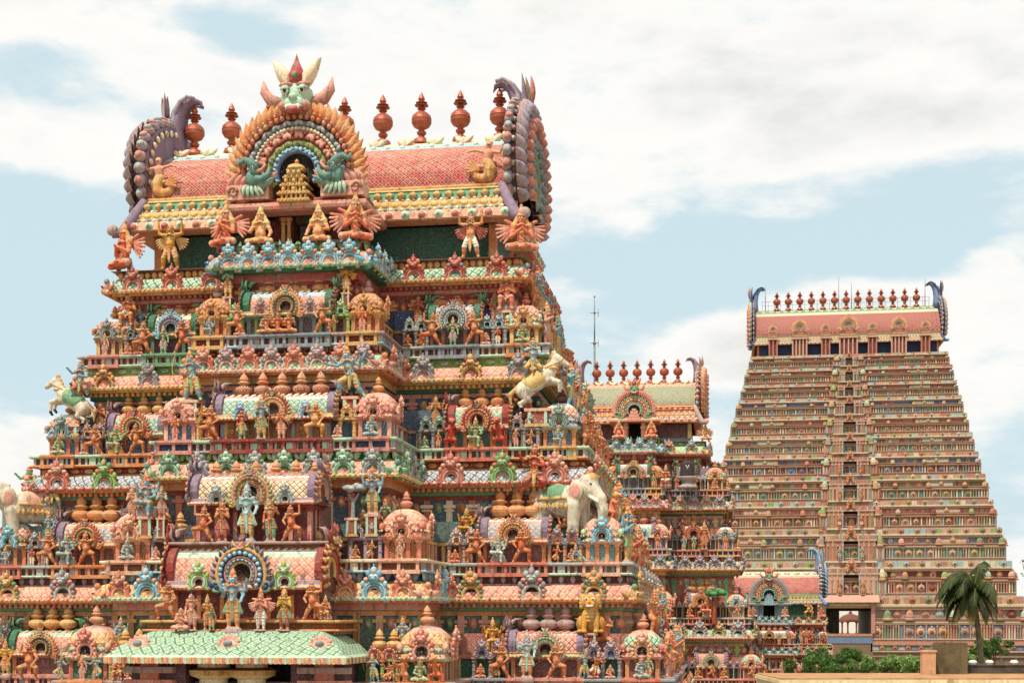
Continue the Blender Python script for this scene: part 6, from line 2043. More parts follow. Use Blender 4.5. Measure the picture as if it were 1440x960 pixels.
# third storey
st('elephant', 'white', 'M3', 790, 98, dz=.53, dv=-.66, rot=-.38)
st('rider', 'red', 'M3', 752, 66, dz=1.72, dv=-.5, extra=dict(cloth='red', gold='ochre'), words='red crowned rider statue on white elephant')
st('rider', 'coral', 'M3', 724, 48, dz=1.62, dv=-.75, extra=dict(top='sky', cloth='rose'), words='small coral rider statue behind the red one')
st('elephant', 'white', 'M3', 42, 94, dz=.53, dv=-.66, rot=.6, mirror=True, extra=dict(cloth='pink', cloth2='rose'))
st('rider', 'green', 'M3', 42, 52, dz=1.60, dv=-.6, words='green rider statue in front on white elephant')
st('rider', 'pink', 'M3', 62, 44, dz=1.54, dv=-.6, words='pink rider statue in the middle on white elephant')
st('rider', 'blue', 'M3', 76, 46, dz=1.50, dv=-.6, extra=dict(top='navy'), words='blue rider statue at the back of white elephant')
st('blessing', 'pale blue', 'P3', 348, 88, extra=dict(gold='ltgrey', cloth='ochre', gem='sky'))
st('praying', 'orange', 'P3', 313, 60, extra=dict(cloth='red'))
st('woman', 'orange', 'P3', 381, 60, extra=dict(cloth='green', top='orange'))
st('lifter', 'orange', 'P3', 285, 52)
st('lifter', 'orange', 'P3', 412, 52, True)
st('enthroned', 'blue', 'B3', 207, 66, dz=.98, dv=-.25, extra=dict(gold='orange'))
st('blessing', 'blue', 'B3', 524, 70, dz=.98, dv=-.25, extra=dict(gold='orange'))
st('stone_tree', 'grey', 'B3', 496, 50, dz=.90, dv=-.2)
st('praying', 'pink', 'B3', 186, 46, dz=.95, dv=-.2)
st('praying', 'pink', 'B3', 228, 46, dz=.95, dv=-.2, extra=dict(skin=hx('b7b79a')))
st('enthroned', 'pale blue', 'M3', 701, 46)
st('enthroned', 'blue', 'M3', 95, 52)
for px, mir in ((668, False), (735, True), (66, False), (124, True)):
    st('lifter', 'orange', 'M3', px, 48, mir)
st('reclining', 'blue', 'M3', 815, 28, dv=.0)
# lowest storey
st('blessing', 'blue', 'P2', 328, 92, extra=dict(cloth='orange', sash='green', gold='orange'))
st('winged_praying', 'pink', 'P2', 367, 62, extra=dict(cloth='white', gold='orange'))
st('praying', 'tan', 'P2', 400, 60, extra=dict(cloth='red', sash='green', skin=hx('c8a04c')))
st('cross_legged_bun', 'pink', 'P2', 255, 34, dv=.05)
st('woman', 'pink', 'P2', 270, 54)
st('standing', 'tan', 'P2', 292, 52, dv=-.12)
st('standing', 'green', 'P2', 298, 36, dv=.05)
st('lifter', 'orange', 'P2b', 234, 54)
st('lifter', 'orange', 'P2b', 442, 54, True)
st('chair_seated', 'orange', 'P2b', 458, 36)
st('lion', 'golden', 'M2', 831, 56, dz=1.02, dv=-.42)
st('blessing', 'pale blue', 'M2', 741, 70, dv=.10, extra=dict(cloth='orange', gold='ltgrey'))
for px, mir in ((702, False), (784, True)):
    st('lifter', 'orange', 'M2', px, 50, mir)
st('archer', 'blue', 'M2', 822, 44)
st('dancing', 'red', 'M2', 838, 40)
st('standing', 'green', 'M2', 912, 36)
for px, mir in ((567, False), (613, True)):
    st('rearing_lion', 'orange', 'B2', px, 40, mir)
st('archer', 'blue', 'B2', 526, 42, True)
st('dancing', 'orange', 'B2', 551, 34)
st('dancing', 'blue', 'B2', 84, 38)
st('dancing', 'blue', 'B2', 137, 40, True, extra=dict(cloth='orange'))
st('chair_seated', 'orange', 'B2', 168, 40)
st('strongman', 'orange', 'B2', 42, 54, dv=.05)
st('blessing', 'golden', 'M2', 8, 52, dv=.2)
st('chair_seated', 'orange', 'B2', 232, 44, dv=.45)

# small figures between the pilasters of every storey, and the crowd along the right-hand face
rnd = random.Random(21)
SMALL = [('cross_legged_bun', 'coral'), ('standing', 'coral'), ('cross_legged', 'orange'), ('praying', 'red'), ('cross_legged', 'pink'), ('standing', 'blue'), ('dancing', 'orange'), ('cross_legged_bun', 'pink'), ('woman', 'coral'), ('cross_legged', 'green')]
UPP = [('standing', 'green'), ('winged_praying', 'tan'), ('blessing', 'blue'), ('chair_seated', 'coral'), ('dancing', 'pink'), ('lunging', 'blue'), ('praying', 'orange'), ('woman', 'coral'), ('rearing_lion', 'green'), ('strongman', 'orange'), ('enthroned', 'golden')]
KUT = [('cross_legged', 'blue'), ('standing', 'pink'), ('cross_legged', 'green'), ('enthroned', 'blue'), ('praying', 'coral')]
SIDE = [('strongman', 'orange', .8), ('blessing', 'blue', 1.25), ('rearing_lion', 'coral', .7), ('praying', 'coral', 1.0), ('lunging', 'green', 1.2), ('standing', 'orange', 1.0), ('winged_praying', 'pink', 1.1), ('woman', 'coral', .9), ('archer', 'blue', 1.15), ('lifter', 'orange', .95)]
for i, (tw, n, zn, u, v, z, what) in enumerate(ANCH):
    wing = 'central bay' if zn == 'B' else 'right side face' if zn == 'S' else 'left wing' if u < 0 else 'right wing'
    place = '%s %s of nearest tower' % (STOREY[n], wing)
    if wing == 'right side face':
        place = '%s side face of nearest tower' % STOREY[n]
    if what == 'pan':
        k, p = SMALL[rnd.randrange(len(SMALL))]
        want(FA, k, p, u, v, z, (.33 if 'cross' in k else .44), 0, False, place, 'statues on the nearest tower', None, 'small ' + p + ' ' + PHR[k])
    elif what == 'kuta' and not (n == 3 and zn == 'M' and u > 0):
        k, p = KUT[(n + (zn == 'B') * 2 + (u > 0)) % len(KUT)]
        want(FA, k, p, u, v, z, (.50 if k in ('cross_legged', 'enthroned') else .58), 0, False, place, 'statues on the nearest tower', None, 'small ' + p + ' ' + PHR[k])
    elif what in ('upper', 'left'):
        k, p = UPP[rnd.randrange(len(UPP))]
        want(FA, k, p, u, v, z, .80 if what == 'upper' else .95, 0 if what == 'upper' else -.6, rnd.random() < .5, 'upper row, ' + place if what == 'upper' else 'far edge, ' + place, 'statues on the nearest tower')
    elif what.startswith('side'):
        k, p, hm = SIDE[rnd.randrange(len(SIDE))]
        want(FA, k, p, u - .05, v, z, hm * (.85 + .3 * rnd.random()), PI / 2 - .25, False, place, 'statues on the nearest tower')
        if what in ('side0', 'side1', 'side2', 'side4', 'side5', 'side6'):
            k, p, hm = SIDE[rnd.randrange(len(SIDE))]
            want(FA, k, p, u - .42, v - .3, z + 1.0, hm, PI / 2 - .25, False, 'upper row, ' + place, 'statues on the nearest tower')
flush()
# ------------------------------------------------------------------ middle and small towers, built the same way
import copy
NEAR_N = len(ANCH)
ANCH.clear()


def roof_bay(tower, wb, db, back, zf, bz, R, s, cols, mask):
    c1, c2, c3, gold_ = cols
    mb = MB()
    sweep(mb, bay_path(wb, db, back), [(-.4, bz), (.02, bz), (.14 * s, bz + .04), (.16 * s, bz + .12 * s), (.04, bz + .22 * s), (-.04, bz + .34 * s), (-.3, bz + .34 * s)],
          [(c1, None, 0), (c1, None, 0), (c2, None, 0), (c2, None, 0), ('maroon', None, 0), ('ochre', None, 0)], False)
    obj('bay_roof_cornice', mb, tower)
    mb = MB()
    zc = bz + .2 * s
    sec = [(math.cos(a) * wb * .86, zc + R * 1.15 * math.sin(a)) for a in np.linspace(0, PI, 14)]
    P = np.array([[(x, y, z) for x, z in sec] for y in (-db + .3, back + 1)])
    uv = np.array([[(y * 3, i * .9) for i in range(14)] for y in (-db + .3, back + 1)])
    grid(mb, P, c3, 'cream', 1, True, uv)
    obj('cross_vault', mb, tower)
    ga_ = obj('great_arch', cached(('great_arch', tower.name), lambda mb: sutanasi(mb, R, mask[4:])), tower, (0, -db + .1, bz + .52 * R))
    obj('lion_mask', cached(('lion_mask', tower.name), lambda mb: kirti(mb, 0, 0, R * .74, *mask[:4])), ga_, (0, .05, .72 * R))
    mb = MB()
    for i, (hw, z0, z1) in enumerate(((.50, 0, .12), (.42, .12, .26), (.48, .26, .32), (.36, .32, .48), (.40, .48, .54), (.27, .54, .72), (.30, .72, .77), (.16, .77, .92))):
        box(mb, -hw * R * .62, hw * R * .62, -.18 * R + i * .01, .12, z0 * R * .62, z1 * R * .62, gold_ if i % 2 else c1)
        for x in np.linspace(-hw * R * .5, hw * R * .5, 5):
            box(mb, x - .012 * R, x + .012 * R, -.20 * R + i * .01, -.1, z0 * R * .62 + .01, z1 * R * .62 - .01, c2)
    obj('stepped_shrine', mb, ga_, (0, -.05, -.50 * R))
    for sg in (-1, 1):
        obj('makara', cached(('makara', tower.name), lambda mb: makara(mb, .46 * R, 'green', 'mint')), ga_, (sg * .66 * R, -.06, -.50 * R), 0, (-sg, 1, 1))
    mb = MB()
    for sg in (-1, 1):
        box(mb, min(sg * .28 * wb, sg * .92 * wb), max(sg * .28 * wb, sg * .92 * wb), -db + .35 * s, back, zf, bz, c1)
        for f in (.40, .80):
            box(mb, sg * f * wb - .09 * s, sg * f * wb + .09 * s, -db + .22 * s, -db + .4 * s, zf, bz, c2)
            box(mb, sg * f * wb - .15 * s, sg * f * wb + .15 * s, -db + .18 * s, -db + .4 * s, bz - .3 * s, bz - .2 * s, c2)
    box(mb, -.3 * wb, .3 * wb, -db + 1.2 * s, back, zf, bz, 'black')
    obj('bay_neck', mb, tower)


def restyle(t, **kw):
    q = copy.copy(tiers[t])
    cc = dict(q['c'], **kw.get('c', {}))
    q.update(kw)
    q['c'] = cc
    return q


MA = Frame((8.9, 100))
mid = empty('temple_tower', (8.9, 100, 0), TH, 'smaller temple tower with pale green scale roof, behind the nearest tower', 'tower')
S5 = 1.55
mt = [restyle(0, z=Z0 + 12.46, w=4.75, d=3.4, wb=1.75, db=5.0, ksp=.95, c=dict(kap=('mint', 'lime', 'coral', 'orange', 'lime'), frieze=('oval', 'ochre', 'sky', 'green'), bkap=('mint', 'green', 'rose', 'mauve', 'green'), kudu=[K('coral', 'ochre', 'sky', 'navy', 0), K('sky', 'grey', 'orange', 'maroon', 1)])),
      restyle(1, z=Z0 + 8.65, w=6.3, d=4.3, wb=2.1, db=6.0, ksp=.55, bksp=.5, c=dict(kap=('mint', 'grey', 'orange', 'brown', 'grey'), bkap=('sky', 'grey', 'red', 'orange', 'mint'), kudu=[K('rose', 'mauve', 'ochre', 'green', 1), K('purple', 'lilac', 'rose', 'navy', 1)], panel='plum', pil='ltgrey', pil2='ochre', wall='mauve', ledge=('mauve', 'purple', 'rose'))),
      restyle(2, z=Z0 + 4.6, w=7.0, d=5.0, wb=2.5, db=6.9, ksp=.62, bksp=.6, c=dict(kap=('grey', 'yellow', 'orange', 'ochre', 'ltgrey'), bkap=('yellow', 'grey', 'orange', 'ochre', 'ltgrey'), kudu=[K('lilac', 'purple', 'ltgrey', 'navy', 1)], bkudu=[K('grey', 'purple', 'ltgrey', 'navy', 1)], panel='maroon', pil='peach', pil2='green', wall='rose', wline='maroon', ledge=('rose', 'pink', 'coral'))),
      restyle(3, z=Z0 + .1, w=7.7, d=5.6, wb=2.8, db=7.7, ksp=.8, bksp=.7, c=dict(kap=('mint', 'grey', 'peach', 'coral', 'lime'), bkap=('mint', 'green', 'coral', 'peach', 'lime'), panel='plum', pil='ochre', pil2='lime', wall='coral', wline='maroon', ledge=('ltgrey', 'mauve', 'grey'))),
      restyle(4, z=Z0 - 3.9, w=8.7, d=6.3, wb=3.2, db=8.5, ksp=.9, c=dict(ledge=('rose', 'sky', 'orange')))]
for i, t in enumerate(mt):
    t.update(s=S5, n=i, gap=(mt[i - 1]['z'] - t['z']) if i else 4)
    tier(mid, t, None, mt[i + 1]['z'] if i + 1 < len(mt) else 0.0)
great_roof(mid, dict(name='middle', w=4.4, d=3.7, z_neck=Z0 + 12.0, z_eave=Z0 + 13.25, z_vault=Z0 + 14.45, z_ridge=Z0 + 16.6, s=1.25, wb=1.6, nf=7, f0=-2.95, f1=2.75, fh=1.72, horn=1.75, cellk=1.3,
                     c=dict(neck='plum', nline='mauve', neck_base='grey', npil='yellow', leaf='orange', cornice=['coral', 'coral', 'tan', 'coral', 'sky', 'orange', 'coral', 'rose', 'maroon', 'coral', 'ochre', 'ochre'],
                            ridge=hx('c99a80'), ridge2=hx('d0a07c'), vault=hx('869a7c'), vline=hx('8a6a50'), rope='coral', rl1='rose', rl2='green', gable=('mauve', 'pink', 'orange', 'ltgrey', 'rose', 'ochre', 'green'), horn=('purple', 'mauve', 'orange', 'mint'))))
roof_bay(mid, 1.5, 5.0, -2.6, Z0 + 12.0, Z0 + 13.15, 1.5, 1.3, ('coral', 'peach', 'mint', 'pink'), ('green', 'coral', 'white', 'orange', 'coral', 'rose', 'orange', 'lime', 'green', 'orange', 'ochre', 'ltgrey'))
place_m = 'middle tower'
ang = list(ANCH)
ANCH.clear()
MST = ['roof storey', 'top storey', 'second storey', 'third storey', 'lowest storey']
rnd = random.Random(4)
for (tw, n, zn, u, v, z, what) in ang:
    if u < -1.5 or zn == 'S' and what not in ('side0', 'side2', 'side4'):
        continue
    if what in ('kuta', 'sala', 'guard') or zn == 'S':
        k, p = rnd.choice([('praying', 'coral'), ('cross_legged', 'orange'), ('lifter', 'orange'), ('standing', 'green'), ('blessing', 'blue'), ('dancing', 'red')])
        want(MA, k, p, u, v, z, .95 if 'cross' not in k else .75, PI / 2 - .3 if zn == 'S' else 0, False, '%s%s of %s' % (MST[n], ' right side face' if zn == 'S' else '', place_m), 'statues on the middle tower')
for u, kk in ((-1.0, False), (1.15, True)):
    want(MA, 'long_haired_seated', 'coral', u, 5.15, Z0 + 12.01, 1.35, 0, kk, 'beside the doorway under the roof of middle tower', 'statues on the middle tower')
want(MA, 'winged_seated', 'tan', 4.7, 3.55, Z0 + 12.01, 1.2, .3, False, 'roof corner of middle tower', 'statues on the middle tower')
want(MA, 'chair_seated', 'red', 2.15, 6.05, Z0 + 8.67, 1.55, 0, False, 'right of the doorway on middle tower', 'statues on the middle tower')
want(MA, 'standing', 'orange', 4.65, 5.15, Z0 + 4.62, 1.9, 0, False, 'between pillars on second storey of middle tower', 'statues on the middle tower', dict(cloth='orange'), 'tall orange standing statue')
want(MA, 'enthroned', 'coral', 4.9, 5.75, Z0 + .12, 1.5, 0, False, 'under the sculpted tree on middle tower', 'statues on the middle tower')
want(MA, 'stone_tree', 'green', 5.3, 5.95, Z0 - .25, 2.3, 0, False, 'third storey of middle tower', 'statues on the middle tower', dict(bark=hx('9c4a30'), leaf=hx('4e8a4a'), leaf2=hx('2f6438')), 'sculpted tree with red trunk and green crown')
flush()
mb = MB()      # dark upright slab in its spouted basin
lathe(mb, [(.75, 0), (.8, .12), (.5, .28), (.42, .42), (.42, .55), (.75, .72), (.85, .85), (.7, .92)], ['mauve', 'mauve', 'grey', 'grey', 'mauve', 'ltgrey', 'mauve'], 20, sy=.6)
box(mb, .7, 1.5, -.18, .18, .72, .9, 'mauve')
lathe(mb, [(.55, .90), (.56, 1.5), (.54, 1.9), (.46, 2.05), (.2, 2.14), (0, 2.15)], [hx('3a2e36')] * 5, 20, sy=.6)
for sg in (-1, 1):
    tube(mb, [(sg * .02, -.35, 1.45), (sg * .04, -.35, 1.62), (sg * .13, -.33, 1.78)], .025, 'white', 5)
p = MA.world(3.55, 5.2, Z0 + 8.67)
tag(obj('stone_emblem', mb, None, p, TH, .85), 'dark upright stone emblem with white mark in spouted basin, between pillars of middle tower', 'emblem')

SA = Frame((20.3, 113))
small = empty('temple_tower', (20.3, 113, 0), TH, 'small low temple tower with one blue crest horn, in front of distant tower', 'tower')
s9 = .95
smt = [restyle(0, z=Z0 + .42, w=4.3, d=2.8, wb=1.6, db=4.3, ksp=.8, c=dict(kap=('mint', 'green', 'coral', 'orange', 'green'), bkap=('sky', 'blue', 'rose', 'mint', 'green'), kudu=[K('coral', 'orange', 'sky', 'navy', 0)])),
       restyle(2, z=Z0 - 1.9, w=4.7, d=3.3, wb=2.0, db=5.0, ksp=.7, c=dict(kap=('sky', 'blue', 'coral', 'ochre', 'sky'), bkap=('sky', 'blue', 'coral', 'orange', 'pink'))),
       restyle(3, z=Z0 - 4.3, w=5.2, d=3.8, wb=2.4, db=5.7, ksp=.8, c=dict(ledge=('pink', 'sky', 'coral')))]
for i, t in enumerate(smt):
    t.update(s=s9, n=i, gap=(smt[i - 1]['z'] - t['z']) if i else 2.5)
    tier(small, t, None, smt[i + 1]['z'] if i + 1 < len(smt) else 0.0)
great_roof(small, dict(name='small', w=4.25, d=2.7, z_neck=Z0 + .12, z_eave=Z0 + 1.15, z_vault=Z0 + 1.85, z_ridge=Z0 + 3.75, s=.95, wb=1.5, nf=0, f0=0, f1=0, fh=1, horn=2.0, cellk=2.0,
                       c=dict(neck='dkgreen', nline='green', neck_base='green', npil='maroon', leaf='olive', cornice=['mauve', 'mauve', 'mauve', 'grey', 'olive', 'lime', 'olive', 'green', 'orange', 'ochre', 'green', 'ochre'],
                              ridge='mint', ridge2='pink', vault=hx('b05a50'), vline='maroon', rope='green', rl1='lime', rl2='rose', gable=('blue', 'navy', 'sky', 'rose', 'blue', 'ochre', 'green'), horn=('blue', 'sky', 'rose', 'pink'))))
roof_bay(small, 1.55, 4.2, -2.0, Z0 + .12, Z0 + 1.05, 1.5, .95, ('sky', 'grey', 'green', 'sky'), ('green', 'coral', 'white', 'coral', 'teal', 'grey', 'rose', 'ochre', 'cream', 'coral', 'lime', 'green'))
ang = list(ANCH)
ANCH.clear()
for (tw, n, zn, u, v, z, what) in ang:
    if zn == 'M' and u > 0 and what in ('kuta', 'sala', 'guard') or zn == 'B':
        k, p = rnd.choice([('praying', 'coral'), ('blessing', 'orange'), ('lifter', 'red'), ('standing', 'white'), ('woman', 'pink')])
        want(SA, k, p, u, v, z, .95, 0, False, '%s of small blue-horned tower' % (('roof storey', 'upper storey', 'lower storey')[n]), 'statues on the small tower')
want(SA, 'strongman', 'tan', 3.05, 2.75, Z0 + .13, 1.25, 0, False, 'under the roof of small blue-horned tower', 'statues on the small tower')
want(SA, 'cross_legged', 'coral', 4.0, 2.75, Z0 + .13, .8, 0, False, 'under the roof of small blue-horned tower', 'statues on the small tower')
for u in (-1.2, 1.2):
    want(SA, 'cross_legged', 'pink', u, 4.2, Z0 + .13, .9, 0, False, 'beside the blue doorway of small tower', 'statues on the small tower')
flush()

# ------------------------------------------------------------------ distant tower
FX, FY = 61.3, 262.0
LA = Frame((FX, FY))
far = empty('temple_tower', (FX, FY, 0), TH, 'distant tall broad temple tower with blue horns and a column of dark doorways', 'tower')
LV = [497, 515, 537, 558, 583, 610, 637, 668, 704, 743, 789, 838, 904]


def fv(y):
    return 8.0 + (y - 502) * .0145


def fz(y, v=None):
    return Z0 + (HOR - y) * (FY - (fv(y) if v is None else v)) / F


def fhw(y):
    return (136 + (y - 502) * .268) * (FY - fv(y)) / F


HUES = [('coral', 'green', 'rose'), ('rose', 'green', 'coral'), ('mauve', 'olive', 'coral'), ('blue', 'olive', 'rose'), ('rose', 'olive', 'coral'), ('mauve', 'teal', 'pink'), ('blue', 'maroon', 'coral'), ('olive', 'teal', 'coral'),
        ('rose', 'brown', 'coral'), ('grey', 'green', 'rose'), ('maroon', 'coral', 'rose'), ('mauve', 'blue', 'rose')]
rn = random.Random(11)
BR = ['coral', 'ochre', 'mint', 'sky', 'rose', 'orange', 'lime', 'peach', 'mauve', 'cream', 'green']


def dull(c, k=.78):
    """the distant tower's older, greyer paint"""
    q = np.array(col(c))
    l_ = q @ np.array((.3, .55, .15))
    return tuple(k * (q * .82 + l_ * .18 * np.array((1.08, .99, .84))))


def fbox(mb, u0, u1, v, dep, z0, z1, c, mat=0, line=None):
    box(mb, u0, u1, -v, -v + dep, z0, z1, dull(c), mat, None if line is None else dull(line))


def dome_blob(mb, u, v, z, wdt, h, c, c2):
    with mb.tf(T(u, -v, z)):
        lathe(mb, [(.58, 0), (.60, .1), (.48, .18), (.5, .3), (.42, .6), (.2, .84), (.08, .9), (.12, .97), (0, 1.12)], [dull(c2), dull(c2), dull(c2), dull(c), dull(c), dull(c2), dull(c2), dull(c2)], 8, 4, sx=wdt, sy=wdt * .8) if False else \
            lathe(mb, [(.58 * wdt, 0), (.60 * wdt, .1 * h), (.48 * wdt, .18 * h), (.5 * wdt, .3 * h), (.42 * wdt, .6 * h), (.2 * wdt, .84 * h), (.08 * wdt, .9 * h), (.12 * wdt, .97 * h), (0, 1.12 * h)],
                  [dull(c2), dull(c2), dull(c2), dull(c), dull(c), dull(c2), dull(c2), dull(c2)], 8, 4)


def roundel(mb, u, v, z, r, c, c2):
    ell(mb, (u, -v, z), (r, .25 * r, r), dull(c), 9, 5)
    ell(mb, (u, -v - .2 * r, z - .1 * r), (.5 * r, .2 * r, .5 * r), dull(c2), 7, 4)
    ell(mb, (u, -v, z + 1.05 * r), (.35 * r, .25 * r, .35 * r), dull(c), 6, 4)


for i in range(12):
    y0, y1 = LV[i], LV[i + 1]         # top and bottom rows of the storey
    v1 = fv(y1)
    zt_, zb2 = fz(y0, v1), fz(y1, v1)
    H = zt_ - zb2
    hw = fhw(y1) - .25
    dp = 8.0 + i * .55
    hA, hB, hC = HUES[i]
    hwc = .45 * hw + .55 * (fhw(y0) - .25)
    bayw = hw * .155
    passage = i == 11
    mb = MB()
    segs = [(-hw, hw)] if not passage else [(-hw, -4.6), (3.6, hw)]
    for (a, b) in segs:
        box(mb, a, b, -v1 + .5, v1 - .5, zb2, zb2 + .5 * H, dull(hA))
        box(mb, max(a, -hwc + .1), min(b, hwc - .1), -v1 + .52, v1 - .52, zb2 + .5 * H, zt_ + .02, dull(hA))
        # recessed panels and pilasters of the wall
        fbox(mb, a, b, v1 - .12, .5, zb2, zb2 + .08 * H, hC)
        fbox(mb, a, b, v1 - .10, .5, zb2 + .40 * H, zb2 + .46 * H, 'cream' if i % 2 else 'peach')
        fbox(mb, a, b, v1 - .12, .5, zb2 + .47 * H, zb2 + .50 * H, hC)
        fbox(mb, max(a, -hwc), min(b, hwc), v1 - .2, .4, zb2 + .74 * H, zb2 + .77 * H, 'ochre')
    for f_, c_, o_ in ((.085, 'cream', .03), (.43, 'ochre', .06), (.515, 'peach', .0), (.72, hC, .05), (.775, 'cream', .08)):
        for (a, b) in segs:
            if f_ > .5:
                a, b = max(a, -hwc), min(b, hwc)
            fbox(mb, a, b, v1 + o_, .7, zb2 + f_ * H, zb2 + (f_ + .016) * H, c_)
    step = .46 if i > 3 else .42
    k = int(2 * hw / step)
    for j in range(k):
        u = -hw + (j + .5) * 2 * hw / k
        f = abs(u) / hw
        if passage and -4.7 < u < 3.7:
            continue
        cluster = f > .86 or .52 < f < .60 or .16 < f < .28 or .72 < f < .78
        if cluster or j % 4 == 0:
            fbox(mb, u - step * .26, u + step * .26, v1 - .16, .4, zb2 + .08 * H, zb2 + .40 * H, rn.choice(['orange', 'coral', 'ochre', 'peach', 'green', 'mauve', 'cream', 'sky']))
            fbox(mb, u - step * .36, u + step * .36, v1 - .12, .4, zb2 + .34 * H, zb2 + .40 * H, hC)
        else:
            fbox(mb, u - step * .5, u + step * .5, v1 - .26, .2, zb2 + .10 * H, zb2 + .38 * H, hB if (j // 4) % 3 else hA)
            if j % 4 == 2:
                roundel(mb, u, v1 - .24, zb2 + .24 * H, .10 * H, rn.choice(['ochre', hA, 'peach']), 'brown')
        if not cluster and f < .95:
            fbox(mb, u - step * .48, u + step * .48, v1 - .36, .2, zb2 + .51 * H, zb2 + .73 * H, hA if (j // 5) % 3 else hC)
    st_ = obj('storey', mb, far)
    # row of little shrine roofs and roundels
    row = []
    mb = MB()
    for sg in (-1, 1):
        for f, kind in ((.97, 'd'), (.90, 'r'), (.83, 'd'), (.75, 'r'), (.66, 's'), (.57, 'd'), (.50, 'r'), (.42, 'r'), (.33, 'd'), (.26, 'r'), (.205, 'd')):
            u = sg * f * hw
            if passage and abs(u) < 4.6:
                continue
            if i < 5 and kind == 'r':
                continue
            cA, cB = rn.choice(BR[:8] + ['green', 'maroon']), rn.choice(['ochre', 'rose', 'brown', 'coral', 'olive'])
            if kind == 'd':
                row.append(('shrine_dome', cached(('shrine_dome', cA, cB), lambda mb: dome_blob(mb, 0, 0, 0, 1, 1, cA, cB)), (u, -v1 + .30, zb2 + .49 * H), (.15 * H + .25, .15 * H + .25, .26 * H)))
            elif kind == 'r':
                row.append(('roundel', cached(('roundel', cA, cB), lambda mb: roundel(mb, 0, 0, 0, 1, cA, cB)), (u, -v1 + .34, zb2 + .62 * H), (.085 * H + .06,) * 3))
            else:
                L = .085 * hw

                def oblong(mb):
                    fbox(mb, -L, L, .0, .6, 0, .06 * H, cB)
                    P = [[(x, -.45 * math.cos(a) + .45, .06 * H + .22 * H * math.sin(a)) for a in np.linspace(0, PI / 2 + .5, 6)] for x in (-L, L)]
                    grid(mb, P, dull('pink' if i > 7 else 'mint'), smooth=True)
                    for x in np.arange(-L, L, .42):
                        fbox(mb, x, x + .13, .06, .3, .07 * H, .15 * H, 'cream')
                    roundel(mb, 0, .1, .13 * H, .09 * H, 'ochre', 'rose')
                row.append(('oblong_roof', cached(('oblong_roof', i, cB), oblong), (u, -v1 + .12, zb2 + .50 * H), (1, 1, 1)))
    # side faces (left one is in view)
    for sg in (-1, 1):
        for f_ in (.10, .36, .46, .60):
            box(mb, min(sg * (hw - .3), sg * (hw + .06)), max(sg * (hw - .3), sg * (hw + .06)), -v1 + .8, v1 - .8, zb2 + f_ * H, zb2 + (f_ + .06) * H, dull(hC))
    for sg in (-1, 1):
        for j in range(8):
            vv = -v1 + 1.0 + j * (2 * v1 - 2) / 7
            with mb.tf(T(sg * (hw - .38), vv, 0, PI / 2 * sg)):
                roundel(mb, 0, .12, zb2 + .54 * H, .1 * H, rn.choice(BR), 'brown')
                box(mb, -.2, .2, -.50, -.2, zb2 + .08 * H, zb2 + .40 * H, dull(rn.choice(BR)))
                dome_blob(mb, .9, .1, zb2 + .46 * H, .24 * H + .2, .3 * H, rn.choice(BR), 'ochre')
    sr = obj('side_shrine_row', mb, far)
    for nm_, me_, lc_, sc_ in row:
        obj(nm_, me_, st_, lc_, 0, sc_)
    # bright cornice of painted blocks, curling up at its corners
    mb = MB()
    vc = v1 - .30
    for (a, b) in ([(-hwc - .1, hwc + .1)]):
        zc0, zc1 = zt_ - .20 * H, zt_ - .02 * H
        box(mb, a - .05, b + .05, -vc + .05, vc - .05, zc0 - .05 * H, zc0, dull('ochre' if i % 2 else 'orange'))
        box(mb, a - .12, b + .12, -vc - .14, vc + .14, zc0 + .001, zc0 + .04 * H, dull('cream'))
        n = int((b - a) / .9)
        for j in range(n):
            u0 = a + j * (b - a) / n
            fbox(mb, u0, u0 + (b - a) / n * .98, vc + .05 + (j % 3) * .05, .6, zc0 + .04 * H, zc1, ([hC, 'peach'] + BR)[rn.randrange(6 if i < 6 else 12)])
            if j % 3 == 1:
                roundel(mb, u0 + .4, vc + .2, zc0 + .12 * H, .075 * H, rn.choice(BR), 'maroon')
        box(mb, a, b, -vc + .2, vc - .2, zc1 + .001, zt_ + .03, dull('mint' if i > 8 else 'tan'))
        for j in range(6):
            vv = -vc + .6 + j * (2 * vc - 1.2) / 5
            for sg in (-1, 1):
                box(mb, min(sg * hwc, sg * (hwc + .18)), max(sg * hwc, sg * (hwc + .18)), vv - .5, vv + .5, zc0 + .04 * H, zc1, dull(rn.choice(BR)))
    obj('painted_cornice', mb, far)
    # projecting middle with its doorway
    if not passage:
        dw = (3.4 + i * .62) * 250 / F * 2.0 * .5 + .1
        dw = [5, 5.5, 6, 6.5, 9, 9, 9.5, 9.5, 10, 10, 10.5, 0][i] * .125
        bw = (11 + i * 2.6) * .125
        vb = v1 + .55
        d0, d1 = zb2 + .03 * H, zb2 + .62 * H
        mb = MB()
        for sg in (-1, 1):
            box(mb, min(sg * dw, sg * bw), max(sg * dw, sg * bw), -vb, -v1 + .6, zb2, zb2 + .66 * H, dull(('coral', 'peach', 'orange')[i % 3]))
            for f in (.0, .3, .6, .9):
                u = sg * (dw + .12 + f * (bw - dw - .2))
                fbox(mb, u - .11, u + .11, vb + .14, .3, d0, d1, ('sky' if f == 0 else 'green' if f > .8 else rn.choice(['ochre', 'rose', 'maroon'])))
                fbox(mb, u - .17, u + .17, vb + .2, .3, d0 + (d1 - d0) * .72, d0 + (d1 - d0) * .84, 'peach')
            u = sg * (bw + .7)
            fbox(mb, u - .75, u + .75, vb - .2, .8, zb2, zb2 + .44 * H, hC)
            for q in (-.5, 0, .5):
                fbox(mb, u + q - .12, u + q + .12, vb - .08, .3, zb2 + .06 * H, zb2 + .38 * H, rn.choice(BR))
            dome_blob(mb, u, vb - .5, zb2 + .45 * H, 1.1, .4 * H, rn.choice(BR), 'ochre')
